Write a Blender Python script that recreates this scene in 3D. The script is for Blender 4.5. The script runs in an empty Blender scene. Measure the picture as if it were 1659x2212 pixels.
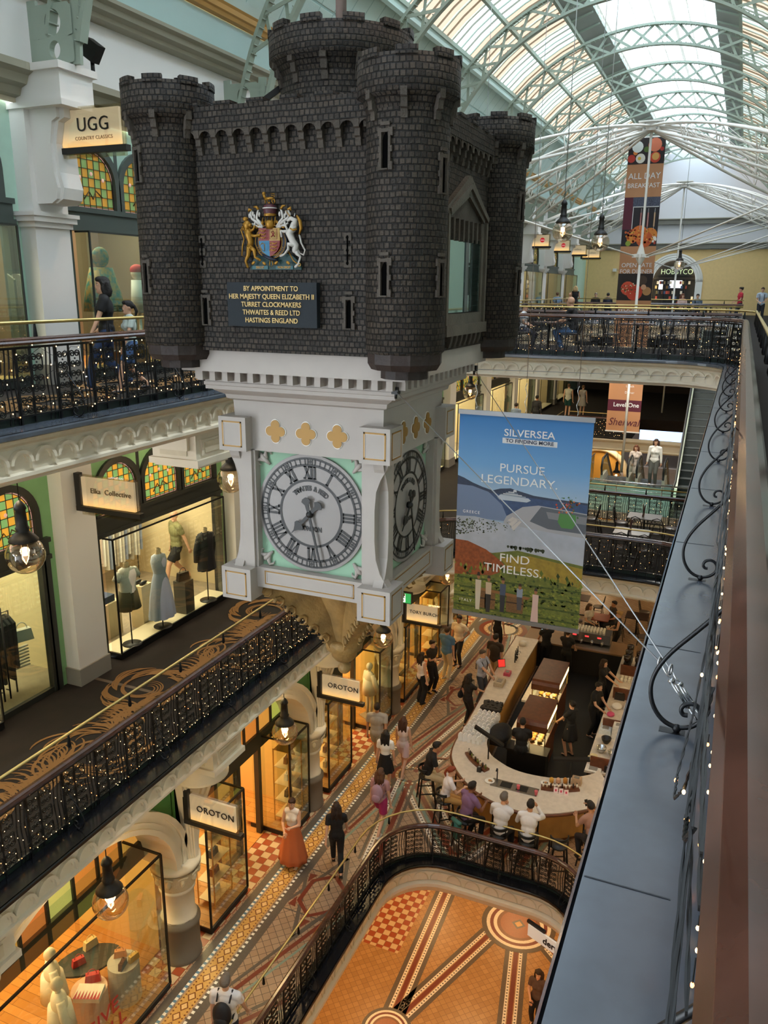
import bpy, math, random
from mathutils import Vector, Matrix
R = random.Random(7)
PI = math.pi; cos = math.cos; sin = math.sin
SC = bpy.context.scene; COL = SC.collection
# ---------------- camera, sky, exposure ----------------
def setup():
    yaw, pit, rol = math.radians(-23.145), math.radians(-15.48), math.radians(.4932)
    f = Vector((sin(yaw)*cos(pit), cos(yaw)*cos(pit), sin(pit)))
    r = Vector((cos(yaw), -sin(yaw), 0)); u = r.cross(f)
    r2 = r*cos(rol)+u*sin(rol); u2 = u*cos(rol)-r*sin(rol)
    cd = bpy.data.cameras.new('camera'); cam = bpy.data.objects.new('camera', cd); COL.objects.link(cam)
    cd.sensor_fit = 'HORIZONTAL'; cd.sensor_width = 36; cd.lens = 1750/1659*36
    cd.clip_start = .02; cd.clip_end = 400
    m = Matrix((r2, u2, -f)).transposed().to_4x4(); m.translation = (0, 0, 12.3); cam.matrix_world = m
    SC.camera = cam
    SC.view_settings.view_transform = 'Standard'; SC.view_settings.look = 'None'
    SC.view_settings.gamma = 1; SC.view_settings.use_curve_mapping = False
    SC.view_settings.exposure = 0.27
    w = bpy.data.worlds.new('sky'); SC.world = w; w.use_nodes = True
    bg = w.node_tree.nodes['Background']; bg.inputs[0].default_value = (.86, .94, 1, 1); bg.inputs[1].default_value = 8.2
    c = SC.cycles
    c.max_bounces = 7; c.diffuse_bounces = 4; c.glossy_bounces = 3; c.transmission_bounces = 4; c.transparent_max_bounces = 16
    c.caustics_reflective = False; c.caustics_refractive = False; c.use_denoising = True; c.sample_clamp_indirect = 4
    sd = bpy.data.lights.new('sun', 'SUN'); sd.energy = 3.0; sd.angle = .02; sd.color = (1, .95, .85)
    s = bpy.data.objects.new('sun', sd); COL.objects.link(s); s.rotation_euler = (math.radians(-14), math.radians(24), 0)
setup()
def area(name, loc, size, power, col=(1, .72, .38), rot=(0, 0, 0), size_y=None):
    d = bpy.data.lights.new(name, 'AREA'); d.energy = power; d.color = col; d.size = size
    if size_y: d.shape = 'RECTANGLE'; d.size_y = size_y
    o = bpy.data.objects.new(name, d); COL.objects.link(o); o.location = loc; o.rotation_euler = rot; return o
def point(name, loc, power, col=(1, .7, .36), r=.04):
    d = bpy.data.lights.new(name, 'POINT'); d.energy = power; d.color = col; d.shadow_soft_size = r
    o = bpy.data.objects.new(name, d); COL.objects.link(o); o.location = loc; return o
# ---------------- materials ----------------
def lin(h):
    if not isinstance(h, str): return tuple(h)+(1,)
    v = [int(h[i:i+2], 16)/255 for i in (0, 2, 4)]
    return tuple((x/12.92 if x <= .04045 else ((x+.055)/1.055)**2.4) for x in v)+(1,)
MC = {}
def M(c, rough=.6, metal=0, emit=0, bump=0, bscale=40, var=0, vscale=6, spec=.5, ec=None, c2=None):
    k = (c, rough, metal, emit, bump, bscale, var, vscale, spec, ec, c2)
    if k in MC: return MC[k]
    m = bpy.data.materials.new('mat_%d' % len(MC)); m.use_nodes = True; MC[k] = m
    nt = m.node_tree; b = nt.nodes['Principled BSDF']
    b.inputs['Base Color'].default_value = lin(c); b.inputs['Roughness'].default_value = rough
    b.inputs['Metallic'].default_value = metal; b.inputs['Specular IOR Level'].default_value = spec
    if emit: b.inputs['Emission Color'].default_value = lin(ec or c); b.inputs['Emission Strength'].default_value = emit
    m.diffuse_color = lin(c)
    if bump or var:
        tc = nt.nodes.new('ShaderNodeTexCoord')
    if bump:
        n = nt.nodes.new('ShaderNodeTexNoise'); n.inputs['Scale'].default_value = bscale; n.inputs['Detail'].default_value = 4
        nt.links.new(tc.outputs['Object'], n.inputs['Vector'])
        bp = nt.nodes.new('ShaderNodeBump'); bp.inputs['Strength'].default_value = bump; bp.inputs['Distance'].default_value = .02
        nt.links.new(n.outputs['Fac'], bp.inputs['Height']); nt.links.new(bp.outputs['Normal'], b.inputs['Normal'])
    if var:
        n = nt.nodes.new('ShaderNodeTexNoise'); n.inputs['Scale'].default_value = vscale; n.inputs['Detail'].default_value = 5
        nt.links.new(tc.outputs['Object'], n.inputs['Vector'])
        mx = nt.nodes.new('ShaderNodeMix'); mx.data_type = 'RGBA'
        a = lin(c); d = lin(c2) if c2 else tuple(x*(1-var) for x in a[:3])+(1,)
        mx.inputs[6].default_value = a; mx.inputs[7].default_value = d
        r = nt.nodes.new('ShaderNodeMapRange'); r.inputs[1].default_value = .35; r.inputs[2].default_value = .65
        nt.links.new(n.outputs['Fac'], r.inputs[0]); nt.links.new(r.outputs[0], mx.inputs[0]); nt.links.new(mx.outputs[2], b.inputs['Base Color'])
    return m
def glass(tint='e8f4ee', gl=.12, rough=.03):
    k = ('glass', tint, gl, rough)
    if k in MC: return MC[k]
    m = bpy.data.materials.new('glass_%d' % len(MC)); m.use_nodes = True; MC[k] = m; nt = m.node_tree
    for n in list(nt.nodes): nt.nodes.remove(n)
    o = nt.nodes.new('ShaderNodeOutputMaterial'); t = nt.nodes.new('ShaderNodeBsdfTransparent'); g = nt.nodes.new('ShaderNodeBsdfGlossy')
    t.inputs[0].default_value = lin(tint); g.inputs['Roughness'].default_value = rough
    x = nt.nodes.new('ShaderNodeMixShader'); lw = nt.nodes.new('ShaderNodeLayerWeight'); lw.inputs[0].default_value = .35
    mp = nt.nodes.new('ShaderNodeMapRange'); mp.inputs[3].default_value = gl*.4; mp.inputs[4].default_value = min(.9, gl*5)
    nt.links.new(lw.outputs['Facing'], mp.inputs[0]); nt.links.new(mp.outputs[0], x.inputs[0])
    nt.links.new(t.outputs[0], x.inputs[1]); nt.links.new(g.outputs[0], x.inputs[2]); nt.links.new(x.outputs[0], o.inputs[0]); return m
def translucent(c, tr=.5, mixw=.6):
    k = ('tl', c, tr, mixw)
    if k in MC: return MC[k]
    m = bpy.data.materials.new('translucent_%d' % len(MC)); m.use_nodes = True; MC[k] = m; nt = m.node_tree
    for n in list(nt.nodes): nt.nodes.remove(n)
    o = nt.nodes.new('ShaderNodeOutputMaterial'); t = nt.nodes.new('ShaderNodeBsdfTranslucent'); d = nt.nodes.new('ShaderNodeBsdfTransparent')
    t.inputs[0].default_value = lin(c); d.inputs[0].default_value = lin(c); x = nt.nodes.new('ShaderNodeMixShader'); x.inputs[0].default_value = tr
    tc = nt.nodes.new('ShaderNodeTexCoord'); n = nt.nodes.new('ShaderNodeTexNoise'); n.inputs['Scale'].default_value = 1.7; n.inputs['Detail'].default_value = 5
    mx = nt.nodes.new('ShaderNodeMix'); mx.data_type = 'RGBA'; mx.inputs[6].default_value = lin(c); mx.inputs[7].default_value = tuple(v*.72 for v in lin(c)[:3])+(1,)
    r = nt.nodes.new('ShaderNodeMapRange'); r.inputs[1].default_value = .45; r.inputs[2].default_value = .7
    nt.links.new(tc.outputs['Object'], n.inputs['Vector']); nt.links.new(n.outputs['Fac'], r.inputs[0]); nt.links.new(r.outputs[0], mx.inputs[0]); nt.links.new(mx.outputs[2], t.inputs[0])
    nt.links.new(t.outputs[0], x.inputs[1]); nt.links.new(d.outputs[0], x.inputs[2]); nt.links.new(x.outputs[0], o.inputs[0]); return m
def brick_mat(name, c1, c2, mortar, bw, bh, ms=.02, bump=.8, rough=.8, coord='UV', offset=.5, noise=.5, spec=.3, scale=1.0):
    m = bpy.data.materials.new(name); m.use_nodes = True; nt = m.node_tree; b = nt.nodes['Principled BSDF']
    tc = nt.nodes.new('ShaderNodeTexCoord'); br = nt.nodes.new('ShaderNodeTexBrick'); br.offset = offset
    br.inputs['Color1'].default_value = lin(c1); br.inputs['Color2'].default_value = lin(c2); br.inputs['Mortar'].default_value = lin(mortar)
    br.inputs['Scale'].default_value = scale; br.inputs['Mortar Size'].default_value = ms; br.inputs['Brick Width'].default_value = bw; br.inputs['Row Height'].default_value = bh
    br.inputs['Mortar Smooth'].default_value = .6 if bump else .1
    nz = nt.nodes.new('ShaderNodeTexNoise'); nz.inputs['Scale'].default_value = 9; nz.inputs['Detail'].default_value = 2
    ad = nt.nodes.new('ShaderNodeVectorMath'); ad.operation = 'MULTIPLY_ADD'; ad.inputs[1].default_value = (noise*.02,)*3
    nt.links.new(tc.outputs[coord], nz.inputs['Vector']); nt.links.new(nz.outputs['Color'], ad.inputs[0]); nt.links.new(tc.outputs[coord], ad.inputs[2])
    nt.links.new(ad.outputs[0], br.inputs['Vector']); nt.links.new(br.outputs['Color'], b.inputs['Base Color'])
    b.inputs['Roughness'].default_value = rough; b.inputs['Specular IOR Level'].default_value = spec
    if bump:
        n2 = nt.nodes.new('ShaderNodeTexNoise'); n2.inputs['Scale'].default_value = 45; n2.inputs['Detail'].default_value = 5
        nt.links.new(tc.outputs[coord], n2.inputs['Vector'])
        s = nt.nodes.new('ShaderNodeMath'); s.operation = 'MULTIPLY_ADD'; s.inputs[1].default_value = -1.6
        nt.links.new(br.outputs['Fac'], s.inputs[0]); nt.links.new(n2.outputs['Fac'], s.inputs[2])
        bp = nt.nodes.new('ShaderNodeBump'); bp.inputs['Strength'].default_value = bump; bp.inputs['Distance'].default_value = .012
        nt.links.new(s.outputs[0], bp.inputs['Height']); nt.links.new(bp.outputs['Normal'], b.inputs['Normal'])
    return m
# ---------------- mesh builder ----------------
class B:
    def __init__(s): s.v = []; s.f = []; s.m = []; s.uv = []; s.mats = []; s.sm = []
    def mi(s, m):
        if m not in s.mats: s.mats.append(m)
        return s.mats.index(m)
    def face(s, pts, m, uv=None, smooth=False):
        k = len(s.v); s.v += [tuple(p) for p in pts]; s.f.append(tuple(range(k, k+len(pts)))); s.m.append(s.mi(m)); s.uv.append(uv); s.sm.append(smooth); return s
    def raw(s, vs, fs, m, uvs=None, smooth=False):
        k = len(s.v); s.v += [tuple(p) for p in vs]; i = s.mi(m)
        for n, f in enumerate(fs): s.f.append(tuple(a+k for a in f)); s.m.append(i); s.uv.append(uvs[n] if uvs else None); s.sm.append(smooth)
        return s
    def box(s, x0, x1, y0, y1, z0, z1, m, rot=None, org=None):
        vs = [Vector((x, y, z)) for x in (x0, x1) for y in (y0, y1) for z in (z0, z1)]
        if rot is not None: vs = [rot@v for v in vs]
        if org is not None: vs = [v+Vector(org) for v in vs]
        return s.raw(vs, [(0, 1, 3, 2), (4, 6, 7, 5), (0, 4, 5, 1), (2, 3, 7, 6), (0, 2, 6, 4), (1, 5, 7, 3)], m)
    def beam(s, a, b, w, h, m, up=(0, 0, 1)):
        a = Vector(a); b = Vector(b); d = (b-a); L = d.length; d.normalize(); u = Vector(up); r = d.cross(u)
        if r.length < 1e-4: r = d.cross(Vector((1, 0, 0)))
        r.normalize(); u = r.cross(d)
        vs = [p+r*(i*w/2)+u*(j*h/2) for p in (a, b) for i, j in ((-1, -1), (1, -1), (1, 1), (-1, 1))]
        return s.raw(vs, [(0, 1, 2, 3), (7, 6, 5, 4), (0, 4, 5, 1), (1, 5, 6, 2), (2, 6, 7, 3), (3, 7, 4, 0)], m)
    def tube(s, pts, r, n, m, closed=False, flat=None, cap=True, smooth=True):
        pts = [Vector(p) for p in pts]; N = len(pts); rs = r if isinstance(r, (list, tuple)) else [r]*N; ring = []; up = None
        for i, p in enumerate(pts):
            d = pts[(i+1) % N]-pts[i-1] if closed else (pts[min(i+1, N-1)]-pts[max(i-1, 0)])
            if d.length < 1e-9: d = Vector((0, 0, 1))
            d.normalize()
            if up is None:
                up = Vector((0, 0, 1)) if abs(d.z) < .9 else Vector((1, 0, 0))
                if flat is not None: up = Vector(flat)
            a = d.cross(up)
            if a.length < 1e-5: a = d.cross(Vector((1, 0, 0)))
            a.normalize(); up2 = a.cross(d)
            if flat is None: up = up2
            ring.append([p+(a*cos(2*PI*k/n+PI/n)+up2*sin(2*PI*k/n+PI/n))*rs[i] for k in range(n)])
        vs = [v for q in ring for v in q]; fs = []
        for i in range(N if closed else N-1):
            j = (i+1) % N
            for k in range(n): fs.append((i*n+k, i*n+(k+1) % n, j*n+(k+1) % n, j*n+k))
        if not closed and cap: fs.append(tuple(range(n))[::-1]); fs.append(tuple((N-1)*n+k for k in range(n)))
        return s.raw(vs, fs, m, smooth=smooth and n > 4)
    def cyl(s, a, b, r0, m, r1=None, n=12): return s.tube([a, b], [r0, r0 if r1 is None else r1], n, m)
    def lathe(s, prof, c, m, n=24, a0=0, a1=2*PI, uvr=None, smooth=True, close=False):
        c = Vector(c); full = abs(a1-a0-2*PI) < 1e-6; K = n if full else n+1; vs = []; fs = []; uv = []
        for i in range(K):
            t = a0+(a1-a0)*i/n
            for r, z in prof: vs.append(c+Vector((r*cos(t), r*sin(t), z)))
        P = len(prof); L = [0]
        for j in range(1, P): L.append(L[-1]+math.hypot(prof[j][0]-prof[j-1][0], prof[j][1]-prof[j-1][1]))
        for i in range(n):
            i2 = (i+1) % K
            for j in range(P-1):
                fs.append((i*P+j, i2*P+j, i2*P+j+1, i*P+j+1)); rr = uvr or max(prof[j][0], prof[j+1][0])
                u0 = rr*(a0+(a1-a0)*i/n); u1 = rr*(a0+(a1-a0)*(i+1)/n); z0 = prof[0][1]+L[j]; z1 = prof[0][1]+L[j+1]
                uv.append([(u0, z0), (u1, z0), (u1, z1), (u0, z1)])
        return s.raw(vs, fs, m, uv, smooth=smooth)
    def prism(s, poly, o, ax, ay, d, m, msides=None):
        """polygon (2D) in frame o, ax, ay extruded along vector d"""
        o = Vector(o); ax = Vector(ax); ay = Vector(ay); d = Vector(d); n = len(poly)
        a = [o+ax*p[0]+ay*p[1] for p in poly]; b = [p+d for p in a]
        flip = ax.cross(ay).dot(d) > 0
        s.raw(a, [tuple(range(n))[::-1] if flip else tuple(range(n))], m); s.raw(b, [tuple(range(n)) if flip else tuple(range(n))[::-1]], m)
        s.raw(a+b, [(i, (i+1) % n, n+(i+1) % n, n+i) if flip else (i, n+i, n+(i+1) % n, (i+1) % n) for i in range(n)], msides or m)
        return s
    def sweep(s, prof, path, m, closed=False, smooth=False):
        """profile [(out, z)] swept along a horizontal path [(x,y)] ; out = to the right of travel"""
        N = len(path); P = len(prof); vs = []
        for i in range(N):
            p = Vector(path[i]); a = Vector(path[i-1]) if (i > 0 or closed) else None; b = Vector(path[(i+1) % N]) if (i < N-1 or closed) else None
            d1 = (p-a).normalized() if a is not None else None; d2 = (b-p).normalized() if b is not None else None
            d1 = d1 or d2; d2 = d2 or d1; n1 = Vector((d1.y, -d1.x)); n2 = Vector((d2.y, -d2.x)); n = (n1+n2)
            n = n/max(.2, n.dot(n1)) if n.length > 1e-6 else n1
            for o, z in prof: vs.append((p.x+n.x*o, p.y+n.y*o, z))
        fs = []
        for i in range(N if closed else N-1):
            j = (i+1) % N
            for k in range(P-1): fs.append((i*P+k, i*P+k+1, j*P+k+1, j*P+k))
        if not closed: fs.append(tuple(range(P))[::-1]); fs.append(tuple((N-1)*P+k for k in range(P)))
        return s.raw(vs, fs, m, smooth=smooth)
    def ball(s, c, r, m, nu=12, nv=8, sc=(1, 1, 1), rot=None):
        vs = []; fs = []; c = Vector(c)
        for j in range(nv+1):
            t = PI*j/nv
            for i in range(nu):
                q = Vector((r*sc[0]*sin(t)*cos(2*PI*i/nu), r*sc[1]*sin(t)*sin(2*PI*i/nu), r*sc[2]*cos(t)))
                if rot is not None: q = rot@q
                vs.append(c+q)
        for j in range(nv):
            for i in range(nu): fs.append((j*nu+i, (j+1)*nu+i, (j+1)*nu+(i+1) % nu, j*nu+(i+1) % nu))
        return s.raw(vs, fs, m, smooth=True)
    def mesh(s, name, boxuv=False):
        me = bpy.data.meshes.new(name); me.from_pydata(s.v, [], s.f)
        for m in s.mats: me.materials.append(m)
        me.polygons.foreach_set('material_index', s.m); me.polygons.foreach_set('use_smooth', s.sm)
        if boxuv or any(u is not None for u in s.uv):
            ul = me.uv_layers.new(name='UVMap'); li = 0; data = [0.0]*(2*len(me.loops))
            for pi, p in enumerate(me.polygons):
                u = s.uv[pi]
                if u is None:
                    n = p.normal; ax = 0 if abs(n.x) >= max(abs(n.y), abs(n.z)) else (1 if abs(n.y) >= abs(n.z) else 2)
                    u = []
                    for vi in p.vertices:
                        q = s.v[vi]; u.append((q[1], q[2]) if ax == 0 else ((q[0], q[2]) if ax == 1 else (q[0], q[1])))
                for k, w in enumerate(u): data[2*(p.loop_start+k)] = w[0]; data[2*(p.loop_start+k)+1] = w[1]
            ul.data.foreach_set('uv', data)
        me.update(); return me
    def obj(s, name, parent=None, boxuv=False, world=None):
        o = bpy.data.objects.new(name, s.mesh(name, boxuv)); COL.objects.link(o)
        if parent is not None:
            o.parent = parent
            if world: o.matrix_parent_inverse = parent.matrix_world.inverted()
        return o
def tag(o, label=None, cat=None, group=None, kind=None):
    if label: o['label'] = label
    if cat: o['category'] = cat
    if group: o['group'] = group
    if kind: o['kind'] = kind
    return o
def thing(name, label, cat, loc=(0, 0, 0), rz=0, group=None):
    o = bpy.data.objects.new(name, None); COL.objects.link(o); o.location = loc; o.rotation_euler = (0, 0, rz); o.empty_display_size = .1
    return tag(o, label, cat, group)
def S(name, b, parent=None, boxuv=False):
    o = b.obj(name, parent, boxuv)
    if parent is None: o['kind'] = 'structure'
    return o
KIDS = {}
def dup(root, loc, rz, label=None, group=None, rot=None):
    def kids(o): return [x for x in ALLK.get(o.name, [])]
    r = root.copy(); COL.objects.link(r); r.location = loc; r.rotation_euler = rot or (0, 0, rz)
    if label: r['label'] = label
    if group: r['group'] = group
    def rec(src, dst):
        for ch in src.children:
            c = ch.copy(); COL.objects.link(c); c.parent = dst; rec(ch, c)
    rec(root, r)
    return r
def text_mesh(txt, size, o, ax, ay, m, depth=.004, align='CENTER', sx=1.0, bold=0, space=1.0, shear=0, parent=None, name='lettering', spacing_line=1.0):
    cu = bpy.data.curves.new('t', 'FONT'); cu.body = txt; cu.size = size; cu.align_x = align; cu.align_y = 'CENTER'; cu.extrude = depth/2; cu.offset = bold; cu.space_character = space; cu.shear = shear
    cu.resolution_u = 3; cu.space_line = spacing_line
    t = bpy.data.objects.new('t', cu); COL.objects.link(t); dg = bpy.context.evaluated_depsgraph_get(); me = bpy.data.meshes.new_from_object(t.evaluated_get(dg))
    bpy.data.objects.remove(t); ax = Vector(ax); ay = Vector(ay); az = ax.cross(ay); o = Vector(o)
    for v in me.vertices: c = v.co.copy(); v.co = o+ax*(c.x*sx)+ay*c.y+az*(c.z+depth/2)
    me.materials.clear(); me.materials.append(m); ob = bpy.data.objects.new(name, me); COL.objects.link(ob)
    if parent is not None: ob.parent = parent
    return ob
def arcpts(cx, cy, r, a0, a1, n): return [(cx+r*cos(a0+(a1-a0)*i/n), cy+r*sin(a0+(a1-a0)*i/n)) for i in range(n+1)]
# shared colours
CREAM = M('e6dcc8', .55, var=.06, vscale=3); WHITE = M('e9e6e2', .6); MINT = M('bfe0d0', .7, var=.05); GREEN = M('86b57f', .7, var=.05); DGREEN = M('3f7a3a', .6)
STONE = M('d8cdb4', .6, bump=.1, bscale=30, var=.08); IRON = M('15171b', .42, metal=.3); DWOOD = M('54352a', .2, var=.35, vscale=5, c2='3a2219', spec=.7)
BRASS = M('c9b273', .38, metal=.85); DARK = M('1c1b1a', .5); SHOPF = M('2b2c28', .4); BLACK = M('0b0b0c', .5); SLATE = M('4a515c', .22, var=.18, vscale=5, spec=.8)
GREYC = M('9b9887', .6); STEEL = M('b9bcc0', .25, metal=.9); WHITEP = M('eeece6', .45); RIB = M('9caa9c', .5)
CLEAR = glass(); GREENG = glass('cfe8dc', .15)
Y0, Y1 = -9.0, 60.0   # length of hall
XC = -3.67; BAY = 5.07; PY = [10.27+BAY*k for k in range(-4, 10)]
L2, L1, LG = 10.74, 5.36, -5.4
# ---------------- slabs, galleries ----------------
def void_path(x0, x1, y0, y1, r, n=8):
    """open path up the left edge, round the far side, back down the right edge"""
    p = [(x0, y0)]+[(x0+r-r*cos(PI/2*i/n), y1-r+r*sin(PI/2*i/n)) for i in range(n+1)]
    p += [(x1-r+r*sin(PI/2*i/n), y1-r+r*cos(PI/2*i/n)) for i in range(n+1)]+[(x1, y0)]
    return p
def offs(path, d):
    out = []; N = len(path)
    for i, p in enumerate(path):
        a = Vector(path[max(i-1, 0)]); b = Vector(path[min(i+1, N-1)]); t = (b-a).normalized(); out.append((p[0]+t.y*d, p[1]-t.x*d))
    return out
def walk(path, step, start=0.0):
    """points every step metres: (x, y, tangent angle)"""
    out = []; acc = start; L = 0
    for i in range(len(path)-1):
        a = Vector(path[i]); b = Vector(path[i+1]); d = (b-a).length; t = (b-a).normalized()
        while acc <= L+d: p = a+t*(acc-L); out.append((p.x, p.y, math.atan2(t.y, t.x))); acc += step
        L += d
    return out
CARPET = M('1c110c', .95, var=.3, vscale=4); GOLDC = M('7f5a30', .9)
FASC = [(.25, 0), (.25, -.07), (.2, -.09), (.19, -.13), (.13, -.17), (.11, -.2), (.1, -.47), (.14, -.49), (.14, -.53), (.07, -.57), (.05, -.6), (-.3, -.62), (-.3, 0)]
def slab_floor(name, z, path, xl, xr, yb, ye, th, mt, mb):
    b = B(); x0, x1 = path[0][0], path[-1][0]; yf = max(p[1] for p in path)
    def q(pts, zz, m, up=True):
        pts = [(p[0], p[1], zz) for p in pts]; b.face(pts if up else pts[::-1], m)
    L = [p for p in path if p[0] <= XC]; Rr = [p for p in path if p[0] > XC]
    for zz, m, up in ((z, mt, True), (z-th, mb, False)):
        q([(xl, yb), (x0, yb), (x0, yf), (xl, yf)], zz, m, up)
        q([(x1, yb), (xr, yb), (xr, yf), (x1, yf)], zz, m, up)
        q([(xl, yf), (xr, yf), (xr, ye), (xl, ye)], zz, m, up)
        for i in range(len(L)-1): q([(x0, yf), L[i], L[i+1]], zz, m, not up) if L[i] != L[i+1] and L[i][1] > L[0][1] else None
        for i in range(len(Rr)-1): q([(x1, yf), Rr[i], Rr[i+1]], zz, m, not up) if Rr[i+1][1] > Rr[-1][1] else None
    b.face([(xl, ye, z), (xr, ye, z), (xr, ye, z-th), (xl, ye, z-th)][::-1], mb)
    S(name, b)
def fascia(name, z, path, scal=True, prof=FASC, mlip=SLATE):
    if z == L1: mlip = M('15171c', .22, spec=.7)
    b = B(); b.sweep([(o, z+h) for o, h in prof[4:]], path, CREAM)
    b.sweep([(o, z+h) for o, h in prof[1:5]], path, STONE)
    S(name, b)
    c = B(); c.sweep([(.26, z), (.27, z-.02), (.27, z-.06), (.25, z-.075), (-.15, z-.075), (-.15, z+.005), (.25, z+.005)], path, mlip); S('trim_kerb', c)
    if scal:
        a = B(); ring = [(cos(PI*k/8), sin(PI*k/8)) for k in range(9)]
        for x, y, t in walk(path, .345, .1):
            if y < 1: continue
            tx, ty = cos(t), sin(t); nx, ny = sin(t), -cos(t)
            for ro, ri, o1 in ((.165, .125, .165), (.125, .1, .13)):
                vs = []
                for o in (.1, o1):
                    for rr in (ro, ri):
                        for u, w in ring: vs.append((x+nx*o+tx*u*rr, y+ny*o+ty*u*rr, z-.37+w*rr*.95))
                f = []
                for k in range(8): f += [(18+k, 18+k+1, 27+k+1, 27+k), (k, k+1, 19+k, 18+k), (9+k+1, 9+k, 27+k, 28+k)]
                f.append((18, 27, 9, 0)); a.raw(vs, f, CREAM)
            a.beam((x+nx*.12+tx*.17, y+ny*.12+ty*.17, z-.36), (x+nx*.12+tx*.17, y+ny*.12+ty*.17, z-.45), .05, .05, CREAM)
        S('trim_scallops', a)
V2 = void_path(-7.35, .02, Y0+2, 20.15, 1.5); V1 = void_path(-7.35, .02, Y0+2, 20.15, 1.5)
slab_floor('floor_gallery_top', L2-.002, V2, -10.5, 3.1, Y0, 24.0, .6, CARPET, STONE)
slab_floor('floor_gallery_middle', L1-.002, V1, -10.5, 3.1, Y0, 24.9, .6, CARPET, STONE)
fascia('trim_fascia', L2, V2); fascia('trim_fascia', L1, V1)
b = B()   # galleries beyond the bridges, both levels
for z in (L2, L1):
    for x0, x1 in ((-10.5, -7.35), (.02, 3.1)): b.box(x0, x1, 24, 60, z-.6, z-.004, CARPET)
b.box(-7.35, .02, 40, 61, L2-.6, L2-.004, M('8d9096', .5)); b.box(-7.35, -4.6, 40, 60, L1-.6, L1-.004, CARPET); b.box(-4.6, .02, 47, 60, L1-.6, L1-.004, CARPET)
S('floor_far', b)
FB = [(-7.35, 24), (-7.35, 40)]; b = B()
for z in (L2, L1):
    for pth in ([(-7.35, 24.9), (-7.35, 40), (.02, 40), (.02, 24.9)],): b.sweep([(o, z+h) for o, h in FASC], pth, CREAM)
    b.sweep([(o, z+h) for o, h in FASC], [(.02, 24.0 if z == L2 else 24.9), (-7.35, 24.0 if z == L2 else 24.9)], CREAM)
S('trim_fascia', b)
# carpet with acanthus scrolls on the left middle gallery (pattern inlaid in the carpet)
def spiral(c, r0, r1, turns, a0=0, n=26, sgn=1): return [(c[0]+(r0+(r1-r0)*i/n)*cos(a0+sgn*turns*2*PI*i/n), c[1]+(r0+(r1-r0)*i/n)*sin(a0+sgn*turns*2*PI*i/n)) for i in range(n+1)]
RZc = [0]
def ribbon(b, pts, w, z, m, taper=True):
    if m is GOLDC: RZc[0] += 1; z += .00002*RZc[0]
    N = len(pts); L = []; Rr = []
    for i, p in enumerate(pts):
        a = Vector(pts[max(i-1, 0)]); c = Vector(pts[min(i+1, N-1)]); t = (c-a)
        if t.length < 1e-7: t = Vector((1, 0))
        t.normalize(); k = w/2*((sin(PI*min(1, (i+.6)/N))**.6) if taper else 1)
        L.append((p[0]-t.y*k, p[1]+t.x*k, z)); Rr.append((p[0]+t.y*k, p[1]-t.x*k, z))
    b.raw(L+Rr, [(i, N+i, N+i+1, i+1) for i in range(N-1)], m)
b = B(); RC = random.Random(3)
def leaf(c, d, L, curl, w, lv):
    """acanthus blade: nested curling strands from c in direction d"""
    for j in range(3):
        pts = []; x, y = c; a = d+(j-1)*.22
        for i in range(11): pts.append((x, y)); x += cos(a)*L*(1-.16*j)/10; y += sin(a)*L*(1-.16*j)/10; a += curl*(.6+.12*i)/10
        ribbon(b, pts, w*(1-.2*j), lv+.002, GOLDC)
for lv in (L1, L2):
    for k in range(9):
        yc = 2.6+k*1.95; s = 1 if k % 2 else -1; cx = -8.75+s*.3
        for j in range(4): ribbon(b, spiral((cx, yc), .05+.06*j, .62-.07*j, 1.15-.12*j, a0=k*2+j*.25, sgn=s, n=34), .036-.004*j, lv+.002, GOLDC)
        for j in range(13):
            a = 2*PI*j/13+k*.7; r = .5+.12*(j % 2); leaf((cx+r*cos(a), yc+r*sin(a)), a+s*1.2, .6+RC.uniform(0, .35), s*1.6, .05, lv)
        for j in range(7):
            t = j/6; leaf((cx-s*(.55-.9*t*.3), yc+.55+t*.95), PI/2-s*(.9-1.2*t), .75, -s*1.7, .045, lv); leaf((cx-s*.2, yc+.6+t*.7), PI/2+s*(.5+t*.6), .65, s*1.6, .04, lv)
    b.box(-10.4, -7.5, 10.28, 10.36, lv, lv+.003, M('5a4a3e', .7))
S('floor_carpet_scrolls', b)
# ---------------- ground floor mosaic ----------------
TC = brick_mat('tile_checker', 'a9502c', 'd9c19c', '7b5a3c', .19, .19, .006, bump=0, rough=.28, coord='Object', offset=0, noise=0, spec=.5)
br = [n for n in TC.node_tree.nodes if n.bl_idname == 'ShaderNodeTexBrick'][0]
ck = TC.node_tree.nodes.new('ShaderNodeTexChecker'); ck.inputs['Scale'].default_value = 1/.19; ck.inputs[1].default_value = lin('9a4a2c'); ck.inputs[2].default_value = lin('c9b08c')
tcn = [n for n in TC.node_tree.nodes if n.bl_idname == 'ShaderNodeTexCoord'][0]; TC.node_tree.links.new(tcn.outputs['Object'], ck.inputs[0])
TC.node_tree.links.new(ck.outputs[0], br.inputs['Color1']); TC.node_tree.links.new(ck.outputs[0], br.inputs['Color2'])
def small_tiles(name, c1, c2, s, mortar='8a7a66'):
    m = brick_mat(name, c1, c2, mortar, s, s, .006, bump=0, rough=.3, coord='Object', offset=0, noise=0, spec=.5)
    mp = m.node_tree.nodes.new('ShaderNodeMapping'); mp.inputs['Rotation'].default_value = (0, 0, PI/4)
    bn = [n for n in m.node_tree.nodes if n.bl_idname == 'ShaderNodeTexBrick'][0]; t = [n for n in m.node_tree.nodes if n.bl_idname == 'ShaderNodeTexCoord'][0]
    m.node_tree.links.new(t.outputs['Object'], mp.inputs[0]); m.node_tree.links.new(mp.outputs[0], bn.inputs['Vector']); return m
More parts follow.
